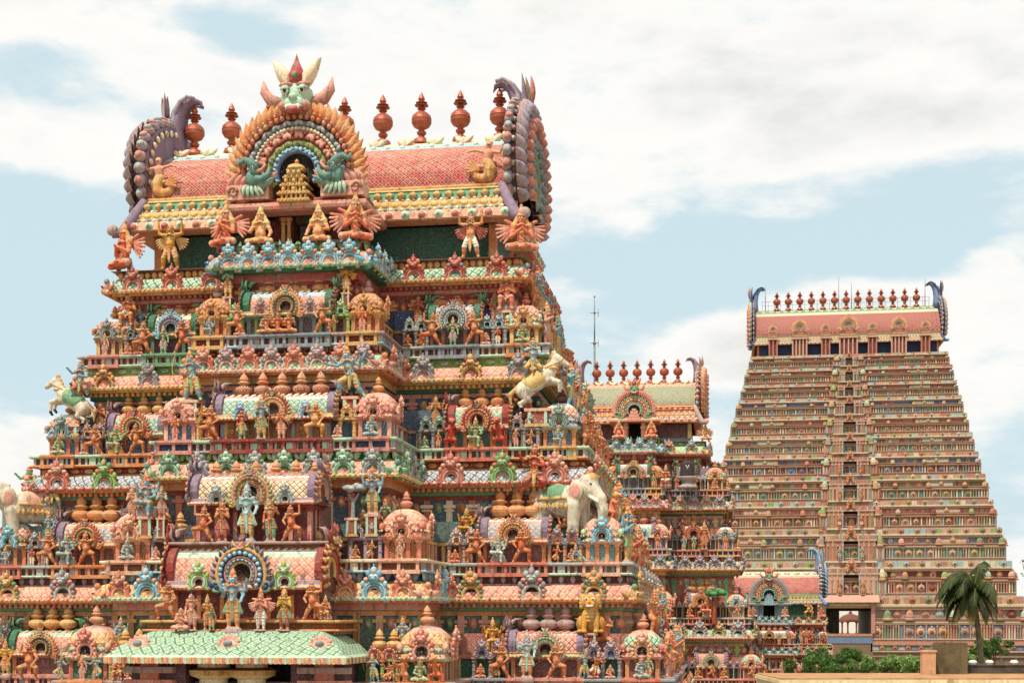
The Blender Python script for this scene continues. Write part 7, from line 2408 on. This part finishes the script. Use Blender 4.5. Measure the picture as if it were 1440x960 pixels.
        fbox(mb, -bw - .15, bw + .15, vb + .15, .9, zb2 + .62 * H, zb2 + .68 * H, 'peach')
        fbox(mb, -bw, bw, vb, .7, zb2 + .68 * H, zb2 + .80 * H, hC)
        fbox(mb, -bw - .2, bw + .2, vb + .25, 1.0, zb2 - .04 * H, zb2 + .02 * H, 'cream')
        for x in np.arange(-bw, bw, .45):
            fbox(mb, x, x + .2, vb + .1, .3, zb2 + .69 * H, zb2 + .78 * H, rn.choice(BR))
        obj('middle_bay', mb, far)
        mb = MB()
        box(mb, -dw, dw, -v1 + .3, -v1 + .6, d0, d1, 'black')  # black fill stands in for the darkness inside the door
        dr = obj('doorway', mb, far)
        mb = MB()
        for x in (-dw - .12, dw):
            fbox(mb, x, x + .12, vb + .05, .4, d0, d1, 'sky' if i > 7 else 'coral')
        fbox(mb, -dw - .12, dw + .12, vb + .05, .4, d1, d1 + .12, 'sky' if i > 7 else 'coral')
        obj('door_frame', mb, dr)
        kd = obj('horseshoe_arch', kudu_mesh('tan', 'coral', 'olive', 'brown', 0), far, (0, -vb - .25, zb2 + .70 * H), 0, .34 * H)
# base storey: blue band and stone plinth with the passage through it
zb3 = fz(904)
mb = MB()
hwb = fhw(904) + .3
vb_ = fv(904)
zst = fz(916)
for (a, b) in ((-hwb - .5, -4.6), (3.6, hwb + .5)):
    box(mb, a, b, -vb_ + .1, vb_, zst, zb3, dull('coral'))
    for j in range(int((b - a) / 1.1)):
        u = a + j * 1.1
        fbox(mb, u, u + 1.02, vb_ + .1, .4, zst + .35, zb3 - .5, rn.choice(['blue', 'blue', 'sky', 'coral', 'ochre', 'green']))
        if j % 2:
            roundel(mb, u + .5, vb_ + .15, (zst + zb3) / 2, .42, rn.choice(BR), 'maroon')
    fbox(mb, a, b, vb_ + .3, .8, zb3 - .3, zb3 + .02, 'orange')
    fbox(mb, a, b, vb_ + .4, .8, zst - .01, zst + .25, 'peach')
fbox(mb, -4.6, 3.6, vb_ + .2, 3, fz(904), fz(894), 'blue')
fbox(mb, -4.6, 3.6, vb_ + .3, 3, fz(894) + .01, fz(890.5), 'orange')
obj('base_band', mb, far)
mb = MB()
stone = hx('7a6450')
for (a, b) in ((-hwb - .9, -4.3), (3.3, hwb + .9)):
    box(mb, a, b, -vb_ - .1, vb_ + .1, 0, zst - .02, stone)
    for zz in (zst - .6, zst - 2.2, zst - 3.2):
        box(mb, a - .2, b + .2, -vb_ - .35, vb_ + .35, zz - .3, zz, hx('8a745c'))
    for j in range(int((b - a) / 2.4)):
        box(mb, a + j * 2.4, a + j * 2.4 + .5, -vb_ - .3, -vb_, 0, zst - .6, hx('6c5846'))
box(mb, -4.3, 3.3, -vb_ - .1, vb_, zst - 3.0, fz(904) - .01, stone)
obj('stone_plinth', mb, far)
# great opening: lintel with pink sunshade, black slabs painted as the unlit passage
mb = MB()
zl = fz(847)
box(mb, -4.7, 3.7, -vb_ + .4, vb_, zl, fz(836) + .3, dull('brown'))
fbox(mb, -5.6, 4.7, vb_ + 1.2, 1.2, zl, zl + .12, 'ochre')
P = [[(x, -vb_ - 1.2, zl + .12), (x, -vb_ - .7, zl + .75), (x, -vb_ + .3, zl + 1.35)] for x in (-5.6, 4.7)]
grid(mb, P, dull('pink'), dull('coral'), 1, False, np.array([[(x * 1.5, q) for q in (0, 1.2, 2.4)] for x in (-5.6, 4.7)]))
for sg, x in ((-1, -4.7), (1, 3.7)):
    fbox(mb, x - .35, x + .35, vb_ + .3, .6, fz(890), zl, 'rose')
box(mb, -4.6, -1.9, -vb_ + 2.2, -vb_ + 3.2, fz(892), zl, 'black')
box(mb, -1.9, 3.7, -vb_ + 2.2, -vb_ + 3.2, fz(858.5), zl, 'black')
obj('gateway', mb, far)
# crowning roof
great_roof(far, dict(name='far', w=16.9, d=6.2, z_neck=fz(502, 7) + .1, z_eave=fz(482, 6), z_vault=fz(471, 6), z_ridge=fz(432, 1), s=1.7, wb=1.6, nf=13, f0=-12.3, f1=12.8, fh=3.6, horn=4.6, cellk=4.2,
                     c=dict(neck='navy', nline='navy', neck_base='teal', npil='coral', leaf=dull('cream'), cornice=[dull(x) for x in ('ochre', 'cream', 'peach', 'cream', 'olive', 'ochre', 'cream', 'olive', 'cream', 'cream', 'ochre', 'ochre')],
                            ridge=dull('green', .95), ridge2=dull('cream'), vault=hx('9a524a'), vline='maroon', rope=dull('olive'), rl1='rose', rl2='mint', gable=('navy', 'blue', 'ochre', 'blue', 'rose', 'ochre', 'green'), horn=('blue', 'navy', 'ltgrey', 'mint'))))
vN = 6.4
for u, R in ((-13.2, .72), (-8.5, 1.2), (-3.9, .72), (0.1, 1.45), (4.3, .72), (8.9, 1.2), (13.5, .72)):
    mb = MB()
    zn = fz(502, 7) + .1
    zc = fz(476, 6)
    hwid = R * 1.15
    for x in np.linspace(-hwid + .15, hwid - .15, 5 if R > 1 else 3):
        box(mb, x - .12, x + .12, -.35, 0, zn, zc, dull('coral' if R < 1 else 'peach'))
    box(mb, -hwid + .1, hwid - .1, -.1, 1.2, zn, zc, dull('maroon'))
    for j in range(3):
        box(mb, -hwid + j * .14, hwid - j * .14, -.5 + j * .1, 1.5, zc + j * .45, zc + j * .45 + .32, dull(('peach', 'ochre', 'coral')[j]))
        box(mb, -hwid + .1 + j * .14, hwid - .1 - j * .14, -.4 + j * .1, 1.5, zc + j * .45 + .31, zc + j * .45 + .46, dull('brown'))
    nb_ = obj('roof_niche', mb, far, (u, -vN - .1, 0))
    obj('horseshoe_arch', nasi_mesh(('ochre', 'peach', 'coral', 'mint', 'olive', 'ochre'), 'grey'), nb_, (0, -.3, zc + 1.3), 0, R)
mb = MB()
zr_ = fz(432, 1)
for k_ in range(28):
    u = -15 + k_ * 30 / 27
    box(mb, u - .04, u + .04, -.35, -.27, zr_ - .3, zr_ + 1.7, 'grey')
tube(mb, [(-15, -.3, zr_ + 1.6), (15, -.3, zr_ + 1.6)], .03, 'grey', 4)
tube(mb, [(-15, -.3, zr_ + .9), (15, -.3, zr_ + .9)], .03, 'grey', 4)
for u, h_ in ((-1.1, 5.8), (1.2, 4.6), (-14.4, 4.4), (14.3, 4.9)):
    tube(mb, [(u, -.2, zr_ - .3), (u, -.2, zr_ + h_)], [.09, .05], 'grey', 5)
obj('ridge_railing', mb, far)
# pairs of guardians beside the larger doorways
for i in range(6, 11):
    y1 = LV[i + 1]
    v1 = fv(y1)
    H = fz(LV[i], v1) - fz(y1, v1)
    for sg in (-1, 1):
        want(LA, 'standing', ('orange', 'orange', 'red', 'blue', 'orange', 'golden')[i - 6], sg * ((9.5 + (i - 6) * .3) * .125 + .62), v1 + .85, fz(y1, v1) + .045 * H, .44 * H, 0, sg < 0,
             'beside the %s doorway from the bottom of distant tower' % ('fifth', 'fourth', 'third', 'second', 'lowest')[i - 6], 'guardians on the distant tower', dict(base='coral'), 'guardian statue')
flush()
# ------------------------------------------------------------------ low roofs, walls, plants, mast


def simple_mat(name, base, rough=.85, n1=3.0, dark=None, amount=.6, bump=.02, stain=None, leaf_mode=False):
    m = bpy.data.materials.new(name)
    m.use_nodes = True
    m.node_tree.nodes.clear()
    t = NT(m.node_tree)
    geo = t.n('ShaderNodeNewGeometry')
    pos = geo.outputs['Position']
    a = t.noise(pos, n1, 5, .62)
    b = t.noise(pos, n1 * 8, 4, .6)
    dk = dark or tuple(.45 * x for x in base)
    c = t.mix(t.ramp(a.outputs[0], .38, .70, 0, amount), (*base, 1), (*dk, 1))
    hs = t.n('ShaderNodeHueSaturation')
    t.l(c, hs.inputs['Color'])
    t.l(t.ramp(b.outputs[0], .3, .7, .8, 1.18, False), hs.inputs['Value'])
    out = hs.outputs[0]
    if stain:
        mp_ = t.n('ShaderNodeMapping')
        mp_.inputs['Scale'].default_value = (5, 5, .5)
        t.l(pos, mp_.inputs[0])
        s_ = t.noise(mp_.outputs[0], 1.0, 4, .6)
        out = t.mix(t.ramp(s_.outputs[0], .5, .72, 0, .7), out, (*stain, 1))
    bs = t.n('ShaderNodeBsdfPrincipled')
    t.l(out, bs.inputs['Base Color'])
    bs.inputs['Roughness'].default_value = rough
    bs.inputs['Specular IOR Level'].default_value = .3
    if leaf_mode:
        tr = t.n('ShaderNodeBsdfTranslucent')
        t.l(out, tr.inputs[0])
        mx = t.n('ShaderNodeMixShader')
        mx.inputs[0].default_value = .28
        t.l(bs.outputs[0], mx.inputs[1])
        t.l(tr.outputs[0], mx.inputs[2])
        sh = mx.outputs[0]
    else:
        bp = t.n('ShaderNodeBump')
        bp.inputs['Strength'].default_value = .5
        bp.inputs['Distance'].default_value = bump
        t.l(b.outputs[0], bp.inputs['Height'])
        t.l(bp.outputs[0], bs.inputs['Normal'])
        sh = bs.outputs[0]
    o = t.n('ShaderNodeOutputMaterial')
    t.l(sh, o.inputs[0])
    MATS.append(m)
    return len(MATS) - 1


M_GROUND = simple_mat('dusty_ground', hx('8f7d62'), .95, .12, hx('6b6a45'), .7, .05)
ground.data.materials.clear()
ground.data.materials.append(MATS[M_GROUND])
M_CREAM = simple_mat('cream_limewash', hx('e6d4a8'), .85, 1.3, hx('c0a26c'), .45, .01, hx('8f6a3c'))
M_TERRA = simple_mat('terracotta_floor', hx('b08458'), .8, 1.5, hx('80573a'), .7, .01)
M_CONC = simple_mat('weathered_concrete', hx('6e6046'), .95, 1.6, hx('3c3325'), .8, .03, hx('4a3a26'))
M_STONE = simple_mat('dark_stone', hx('5a5348'), .95, 2.5, hx('2c2a26'), .9, .03)
M_POST = simple_mat('pink_plaster', hx('d0a07c'), .85, 2.0, hx('b08060'), .5, .01)
M_WHITE = simple_mat('white_paint', hx('e2e0da'), .7, 3.0, hx('b9b5a8'), .4, .01)
M_STEEL = simple_mat('galvanised_steel', hx('7d8286'), .5, 2.0)
M_LEAF1 = simple_mat('shrub_leaves', hx('587634'), .55, .9, hx('33501f'), .9, leaf_mode=True)
M_LEAF2 = simple_mat('pale_leaves', hx('86a058'), .5, 1.2, hx('55763a'), .8, leaf_mode=True)
M_FROND = simple_mat('palm_fronds', hx('3e4c1e'), .55, .8, hx('20280f'), .9, leaf_mode=True)
M_DRY = simple_mat('dry_fronds', hx('7d7440'), .6, 1.2, hx('54491f'), .8, leaf_mode=True)
M_TRUNK = simple_mat('palm_bark', hx('7c705e'), .95, 2.5, hx('4b4236'), .8, .04)
M_TWIG = simple_mat('twig_bark', hx('54412c'), .95, 5.0)


def PX(px, D):
    return (px - 720) * D / F


def PZ(py, D):
    return Z0 + (HOR - py) * D / F


# roof terrace of a low building
tz = PZ(953, 41)
tb = empty('building', (16, 46, 0), 0, 'low cream building with flat terracotta roof terrace at the bottom edge', 'building')
mb = MB()
box(mb, PX(1097, 41) - 16, 9, -5, -1, 0, tz - .16, 'white', M_CREAM)
obj('wall', mb, tb)
mb = MB()
x0 = PX(1097, 41) - 16
box(mb, x0 - .04, 9.05, -5.05, -.95, tz - .157, tz - .04, 'white', M_CREAM)
box(mb, x0, 9, -5, -1, tz - .04, tz, 'white', M_TERRA)
obj('roof_terrace', mb, tb)
zt0 = tz
# pink post with its thin pipe, on the terrace
D = 44.0
mb = MB()
x, w_ = PX(1305, D), .20
box(mb, x - w_, x + w_, -.14, .14, 0, PZ(916, D) - zt0, 'white', M_POST)
box(mb, x - w_ - .03, x + w_ + .03, -.17, .17, PZ(916, D) - zt0, PZ(914, D) - zt0 + .01, 'white', M_POST)
po = tag(obj('post', mb, None, (0, D, zt0)), 'short pale pink plaster post on the terracotta terrace', 'post')
mb = MB()
tube(mb, [(x + .1, 0, PZ(914, D) - zt0), (x + .1, 0, PZ(908, D) - zt0)], .012, 'white', 6)
tube(mb, [(x + .05, -.16, .08), (x + .05, -.22, .10), (x + .05, -.22, .16)], .012, 'white', 6)
mb.b = [(b[0], b[1], b[2], b[3], M_STEEL, b[5], b[6]) for b in mb.b]
obj('pipe', mb, po)
# weathered concrete slab wall
D = 44.35
mb = MB()
xa, xb = PX(1313, D), PX(1359, D)
ztop = PZ(902.5, D) - zt0
pts = np.array([[(xa + (xb - xa) * i / 14, yy, ztop + (.018 * math.sin(i * 1.9) if 0 < i < 14 else -.02)) for i in range(15)] for yy in (-.12, .12)])
box(mb, xa, xb, -.12, .12, 0, ztop - .02, 'white', M_CONC)
grid(mb, pts, 'white', None, M_CONC, False)
for yy in (-.12, .12):
    grid(mb, np.array([[(xa + (xb - xa) * i / 14, yy, z if z else ztop + (.018 * math.sin(i * 1.9) if 0 < i < 14 else -.02)) for z in (ztop - .02, 0)] for i in range(15)]), 'white', None, M_CONC, False)
tag(obj('concrete_wall', mb, None, (0, D, zt0)), 'weathered brown concrete slab wall beside the pink post', 'wall')
# low dark wall with white caps
D = 44.7
lw = empty('low_wall', (PX(1400, D), D, zt0), 0, 'low dark stone wall with small white caps, right of the concrete slab', 'wall')
mb = MB()
box(mb, PX(1359, D) - PX(1400, D), 4.5, -.12, .12, 0, PZ(935, D) - zt0, 'white', M_STONE)
box(mb, PX(1359, D) - PX(1400, D), 4.55, -.15, .15, PZ(935, D) - zt0 + .001, PZ(933.6, D) - zt0, 'white', M_STONE)
obj('wall', mb, lw)
cap = MB()
box(cap, -.07, .07, -.08, .08, 0, .05, 'white', M_WHITE)
lathe(cap, [(.115, .05), (.115, .09), (.07, .13), (0, .14)], 'white', 10, 4, mats=[M_WHITE] * 3)
cap = cap.mesh('cap')
for px in (1368, 1391.5, 1426):
    obj('cap', cap, lw, (PX(px, D) - PX(1400, D), 0, PZ(933.5, D) - zt0))
# slender mast behind the nearest tower
D = 150.0
ms_ = empty('mast', (PX(836, D), D, 0), 0, 'tall slender steel mast rising between the nearest and middle towers', 'mast')
top = PZ(413, D)
mb = MB()
for z0, z1, r in ((0, 22, .20), (22, 34, .16), (34, top - 5.2, .11), (top - 5.2, top - 2.0, .075), (top - 2.0, top - .3, .035)):
    tube(mb, [(0, 0, z0), (0, 0, z1)], r, 'white', 8)
    ell(mb, (0, 0, z1), (r * 1.9, r * 1.9, .16), 'white', 8, 5)
mb.b = [(b[0], b[1], b[2], b[3], M_STEEL, b[5], b[6]) for b in mb.b]
obj('pole', mb, ms_)
mb = MB()
for z in (top - 2.0, top - 5.2, top - 8.5, top - 11.5):
    tube(mb, [(-.45, 0, z), (.45, 0, z)], .035, 'white', 5)
    tube(mb, [(.4, 0, z - .4), (.4, 0, z + .4)], .03, 'white', 5)
ell(mb, (0, 0, top - .3), (.10, .10, .10), 'white', 8, 6)
mb.b = [(b[0], b[1], b[2], b[3], M_STEEL, b[5], b[6]) for b in mb.b]
obj('crossbars', mb, ms_)

# ---- coconut palm
D = 105.0
rp = random.Random(8)
pz0 = PZ(832, D)
palm = empty('palm_tree', (PX(1386, D), D, 0), 0, 'wind-blown coconut palm in front of the distant tower', 'palm tree')
mb = MB()
bend = PX(1368, D) - PX(1386, D)
tp = [(bend * (t ** 3.0), 0, t * pz0) for t in np.linspace(0, 1, 40)]
tr_ = [.27 - .09 * t + (.018 if i % 2 else 0) for i, t in enumerate(np.linspace(0, 1, 40))]
tube(mb, tp, tr_, 'white', 10)
mb.b = [(b[0], b[1], b[2], b[3], M_TRUNK, b[5], b[6]) for b in mb.b]
obj('trunk', mb, palm)


def frond(mb, az, el, L, droop, wind, mat):
    """one feathered leaf; leaflets are narrow folded strips"""
    d = np.array((math.cos(az) * math.cos(el), math.sin(az) * math.cos(el), math.sin(el)))
    pts = [np.zeros(3)]
    n = 16
    for i in range(n):
        d = d + np.array((wind * .035, 0, -droop * (.35 + i / n) / n * 2.4))
        d /= np.linalg.norm(d)
        pts.append(pts[-1] + d * L / n)
    pts = np.array(pts)
    tube(mb, pts, np.linspace(.05, .012, n + 1), 'white', 5)
    V, Fc = [], []
    for i in range(34):
        t = .10 + .90 * i / 33
        k = t * n
        j = min(int(k), n - 1)
        p = pts[j] + (pts[j + 1] - pts[j]) * (k - j)
        tn = pts[j + 1] - pts[j]
        tn /= np.linalg.norm(tn)
        side = np.cross(tn, (0, 0, 1))
        side /= np.linalg.norm(side) + 1e-6
        ll = (1.15 * math.sin(PI * min(1, .18 + t * .80)) ** .8) * (.85 + .3 * rp.random()) * L / 4.2
        for s in (-1, 1):
            dr = side * s * .75 + tn * .55 + np.array((wind * .22, 0, -.45 - .35 * rp.random()))
            dr /= np.linalg.norm(dr)
            mid = p + dr * ll * .55
            end = p + dr * ll + np.array((wind * .05, 0, -.20 * ll))
            wv = tn * .062
            b = len(V)
            V += [p - wv, p + wv, mid + wv * 1.1, mid - wv * 1.1, end]
            Fc += [(b, b + 1, b + 2, b + 3), (b + 3, b + 2, b + 4, b + 4)]
    Fq = [f for f in Fc if len(set(f)) == 4]
    Ft = [f[:3] for f in Fc if len(set(f)) == 3]
    mb.add(V, Fq, 'white', None, mat)
    mb.add(V, Ft, 'white', None, mat)


crown_at = (bend, 0, pz0)
spec = [(0.2, 1.15, 3.7), (2.9, .95, 3.8), (3.5, .45, 3.6), (2.6, .15, 3.5), (1.8, .8, 3.4), (.9, .6, 3.6), (-.3, .35, 3.4), (-.9, .75, 3.6), (-1.6, .5, 3.4), (-2.3, .3, 3.6), (3.1, -.15, 3.3), (0.1, -.1, 3.1), (-.6, -.35, 3.2), (-1.3, -.3, 3.3), (-2.0, -.45, 3.3), (-2.8, -.4, 3.4),
        (2.2, 1.25, 3.6), (-2.5, 1.1, 3.7), (1.2, 1.3, 3.2), (.5, -.5, 3.0), (2.0, -.3, 3.1), (-1.9, .95, 3.5), (3.3, .75, 3.9), (2.8, .62, 3.8), (2.4, .9, 4.1), (3.6, 1.0, 4.0), (-2.9, .7, 3.9), (1.0, 1.0, 3.6), (2.9, -.5, 3.2), (-.2, -.55, 3.1), (-1.2, -.6, 3.3), (3.0, .2, 3.7)]
for i, (az, el, L) in enumerate(spec):
    mb = MB()
    dry = el < -.3
    frond(mb, az, el + .15, L * (.82 + .14 * rp.random()) * (1.12 if el > .7 else 1), 1.9 if el > 0 else 1.3, -1.0 if el > .3 else .2, M_DRY if dry else M_FROND)
    mb.b = [(b[0], b[1], b[2], b[3], M_DRY if b[4] == 0 else b[4], b[5], b[6]) for b in mb.b]
    obj('frond', mb, palm, crown_at)
mb = MB()
for i in range(9):
    a = i * .7
    ell(mb, (.25 * math.cos(a), .25 * math.sin(a), -.35 - .1 * (i % 2)), (.13, .13, .16), 'white', 8, 6)
mb.b = [(b[0], b[1], b[2], b[3], M_DRY, b[5], b[6]) for b in mb.b]
obj('coconuts', mb, palm, crown_at)


# ---- shrubs and trees with leaf-sized faces
def leaf_cloud(mb, centres, n, size, mat, seed):
    r = np.random.default_rng(seed)
    C_ = np.array([c[:3] for c in centres])
    Rr = np.array([c[3] for c in centres])
    pick = r.choice(len(C_), n, p=Rr ** 2 / (Rr ** 2).sum())
    d = r.normal(size=(n, 3))
    d /= np.linalg.norm(d, axis=1)[:, None]
    rad = Rr[pick] * (.55 + .5 * r.random(n) ** .6)
    P = C_[pick] + d * rad[:, None] * np.array((1, 1, .8))
    a = r.normal(size=(n, 3))
    a /= np.linalg.norm(a, axis=1)[:, None]
    b = np.cross(a, d + r.normal(size=(n, 3)) * .6)
    b /= np.linalg.norm(b, axis=1)[:, None] + 1e-6
    s = size * (.6 + .8 * r.random(n))[:, None]
    V = np.stack([P - a * s, P - b * s * .42, P + a * s, P + b * s * .42], 1).reshape(-1, 3)
    mb.add(V, np.arange(4 * n).reshape(n, 4), 'white', None, mat)


def shrub(px, py, D, wpx, hpx, mat, n, label, seed, size=.10, name='shrub', base_py=None, cat='shrub'):
    """crown centred on a photograph point at distance D; stems run down to the ground"""
    x, z = PX(px, D), PZ(py, D)
    rw, rh = wpx * D / F / 2, hpx * D / F / 2
    r = random.Random(seed)
    root = empty(name, (x, D, 0), 0, label, cat, 'garden plants before the distant tower')
    cs = []
    for i in range(15):
        a, q = r.uniform(0, 2 * PI), r.random() ** .5
        cs.append((rw * q * math.cos(a), rw * .7 * q * math.sin(a), z + rh * r.uniform(-.9, .75) * (1 - .5 * q), min(rw, rh) * r.uniform(.30, .52)))
    mb = MB()
    leaf_cloud(mb, cs, n, size, mat, seed)
    obj('crown', mb, root)
    mb = MB()
    for i in range(5):
        c = cs[i * 3]
        tube(mb, [(0.06 * (i - 2), .05 * (i % 3), 0), (c[0] * .3, c[1] * .3, z * .8), (c[0], c[1], c[2])], [.12, .08, .02], 'white', 6)
    mb.b = [(b[0], b[1], b[2], b[3], M_TWIG, b[5], b[6]) for b in mb.b]
    obj('trunk', mb, root)


shrub(1138, 936, 88, 80, 42, M_LEAF1, 3639, 'dark green leafy shrub at the foot of the small tower', 1)
shrub(1176, 922, 92, 69, 38, M_LEAF1, 3360, 'bushy dark green shrub with higher top, second from the small tower', 2)
shrub(1200, 940, 84, 69, 31, M_LEAF1, 2800, 'low dark green shrub in the middle of the row', 3)
shrub(1236, 934, 86, 64, 35, M_LEAF2, 2380, 'pale green shrub in the middle of the row', 4)
shrub(1262, 938, 84, 59, 27, M_LEAF1, 2380, 'low dark green shrub next to the pale flowering one', 5)
shrub(1284, 934, 83, 48, 34, M_LEAF2, 2100, 'pale green shrub beside the pink post', 6)
shrub(1396, 908, 112, 60, 34, M_LEAF1, 2200, 'round dark green tree behind the palm trunk', 7, .12, 'tree', cat='tree')
shrub(1372, 922, 120, 30, 26, M_LEAF2, 900, 'small pale tree left of the palm trunk', 8, .12, 'tree', cat='tree')
# branch tip of a nearer tree entering at the right edge
D = 30.0
tw_ = empty('tree', (PX(1500, D), D, 0), 0, 'leafy twig tip of a tree entering at the picture edge', 'tree')
mb = MB()
c0 = [(PX(px, D) - PX(1500, D), 0.0, PZ(py, D)) for px, py in ((1500, 830), (1470, 822), (1450, 812), (1440, 800), (1437, 786))]
tube(mb, [(0, 0, 0), (0, 0, PZ(860, D))] + c0[:1], [.12, .07, .04], 'white', 7)
tube(mb, c0, [.03, .02, .012, .008, .004], 'white', 6)
mb.b = [(b[0], b[1], b[2], b[3], M_TWIG, b[5], b[6]) for b in mb.b]
obj('trunk', mb, tw_)
mb = MB()
leaf_cloud(mb, [(PX(px, D) - PX(1500, D), 0, PZ(py, D), rr) for px, py, rr in ((1438, 790, .06), (1441, 806, .08), (1441, 822, .07), (1455, 812, .2), (1480, 800, .35), (1500, 830, .5))], 420, .05, M_LEAF1, 9)
obj('crown', mb, tw_)

# ---- small pavilion and pale building seen through the great opening
D = 330.0
pv = empty('pavilion', (PX(1196, D), D, 0), 0, 'small domed rooftop pavilion seen through the opening of the distant tower', 'pavilion')
zb4, ze4 = PZ(890, D), PZ(874, D)
mb = MB()
box(mb, -7, 7, -3, 3, 0, zb4, 'brown')
obj('base', mb, pv)
for x in (-2.3, -1.0, 1.0, 2.3):
    obj('pillar', cached(('pillar', 'pav'), lambda mb: lathe(mb, [(.3, 0), (.3, .1), (.2, .12), (.2, .88), (.36, .94), (.36, 1)], 'brown', 8)), pv, (x, -1.6, zb4), 0, (1, 1, ze4 - zb4))
mb = MB()
box(mb, -2.9, 2.9, -2.2, 2.2, ze4, ze4 + .4, 'maroon')
with mb.tf(T(0, 0, ze4 + .4)):
    lathe(mb, [(2.4, 0), (2.3, .5), (1.6, 1.1), (.5, 1.5), (.3, 1.6), (.4, 1.8), (0, 2.4)], ['brown', 'plum', 'plum', 'maroon', 'maroon', 'maroon'], 14, 4)
obj('roof', mb, pv)
D = 420.0
hb = empty('building', (PX(1200, D), D, 0), 0, 'pale whitewashed building far behind the opening of the distant tower', 'building')
mb = MB()
box(mb, -14, 14, 0, 8, 0, PZ(853, D), 'white', M_WHITE)
obj('wall', mb, hb)
mb = MB()
box(mb, -14.3, 14.3, -.3, 8.3, PZ(853, D), PZ(851.5, D), 'white', M_WHITE)
obj('parapet', mb, hb)
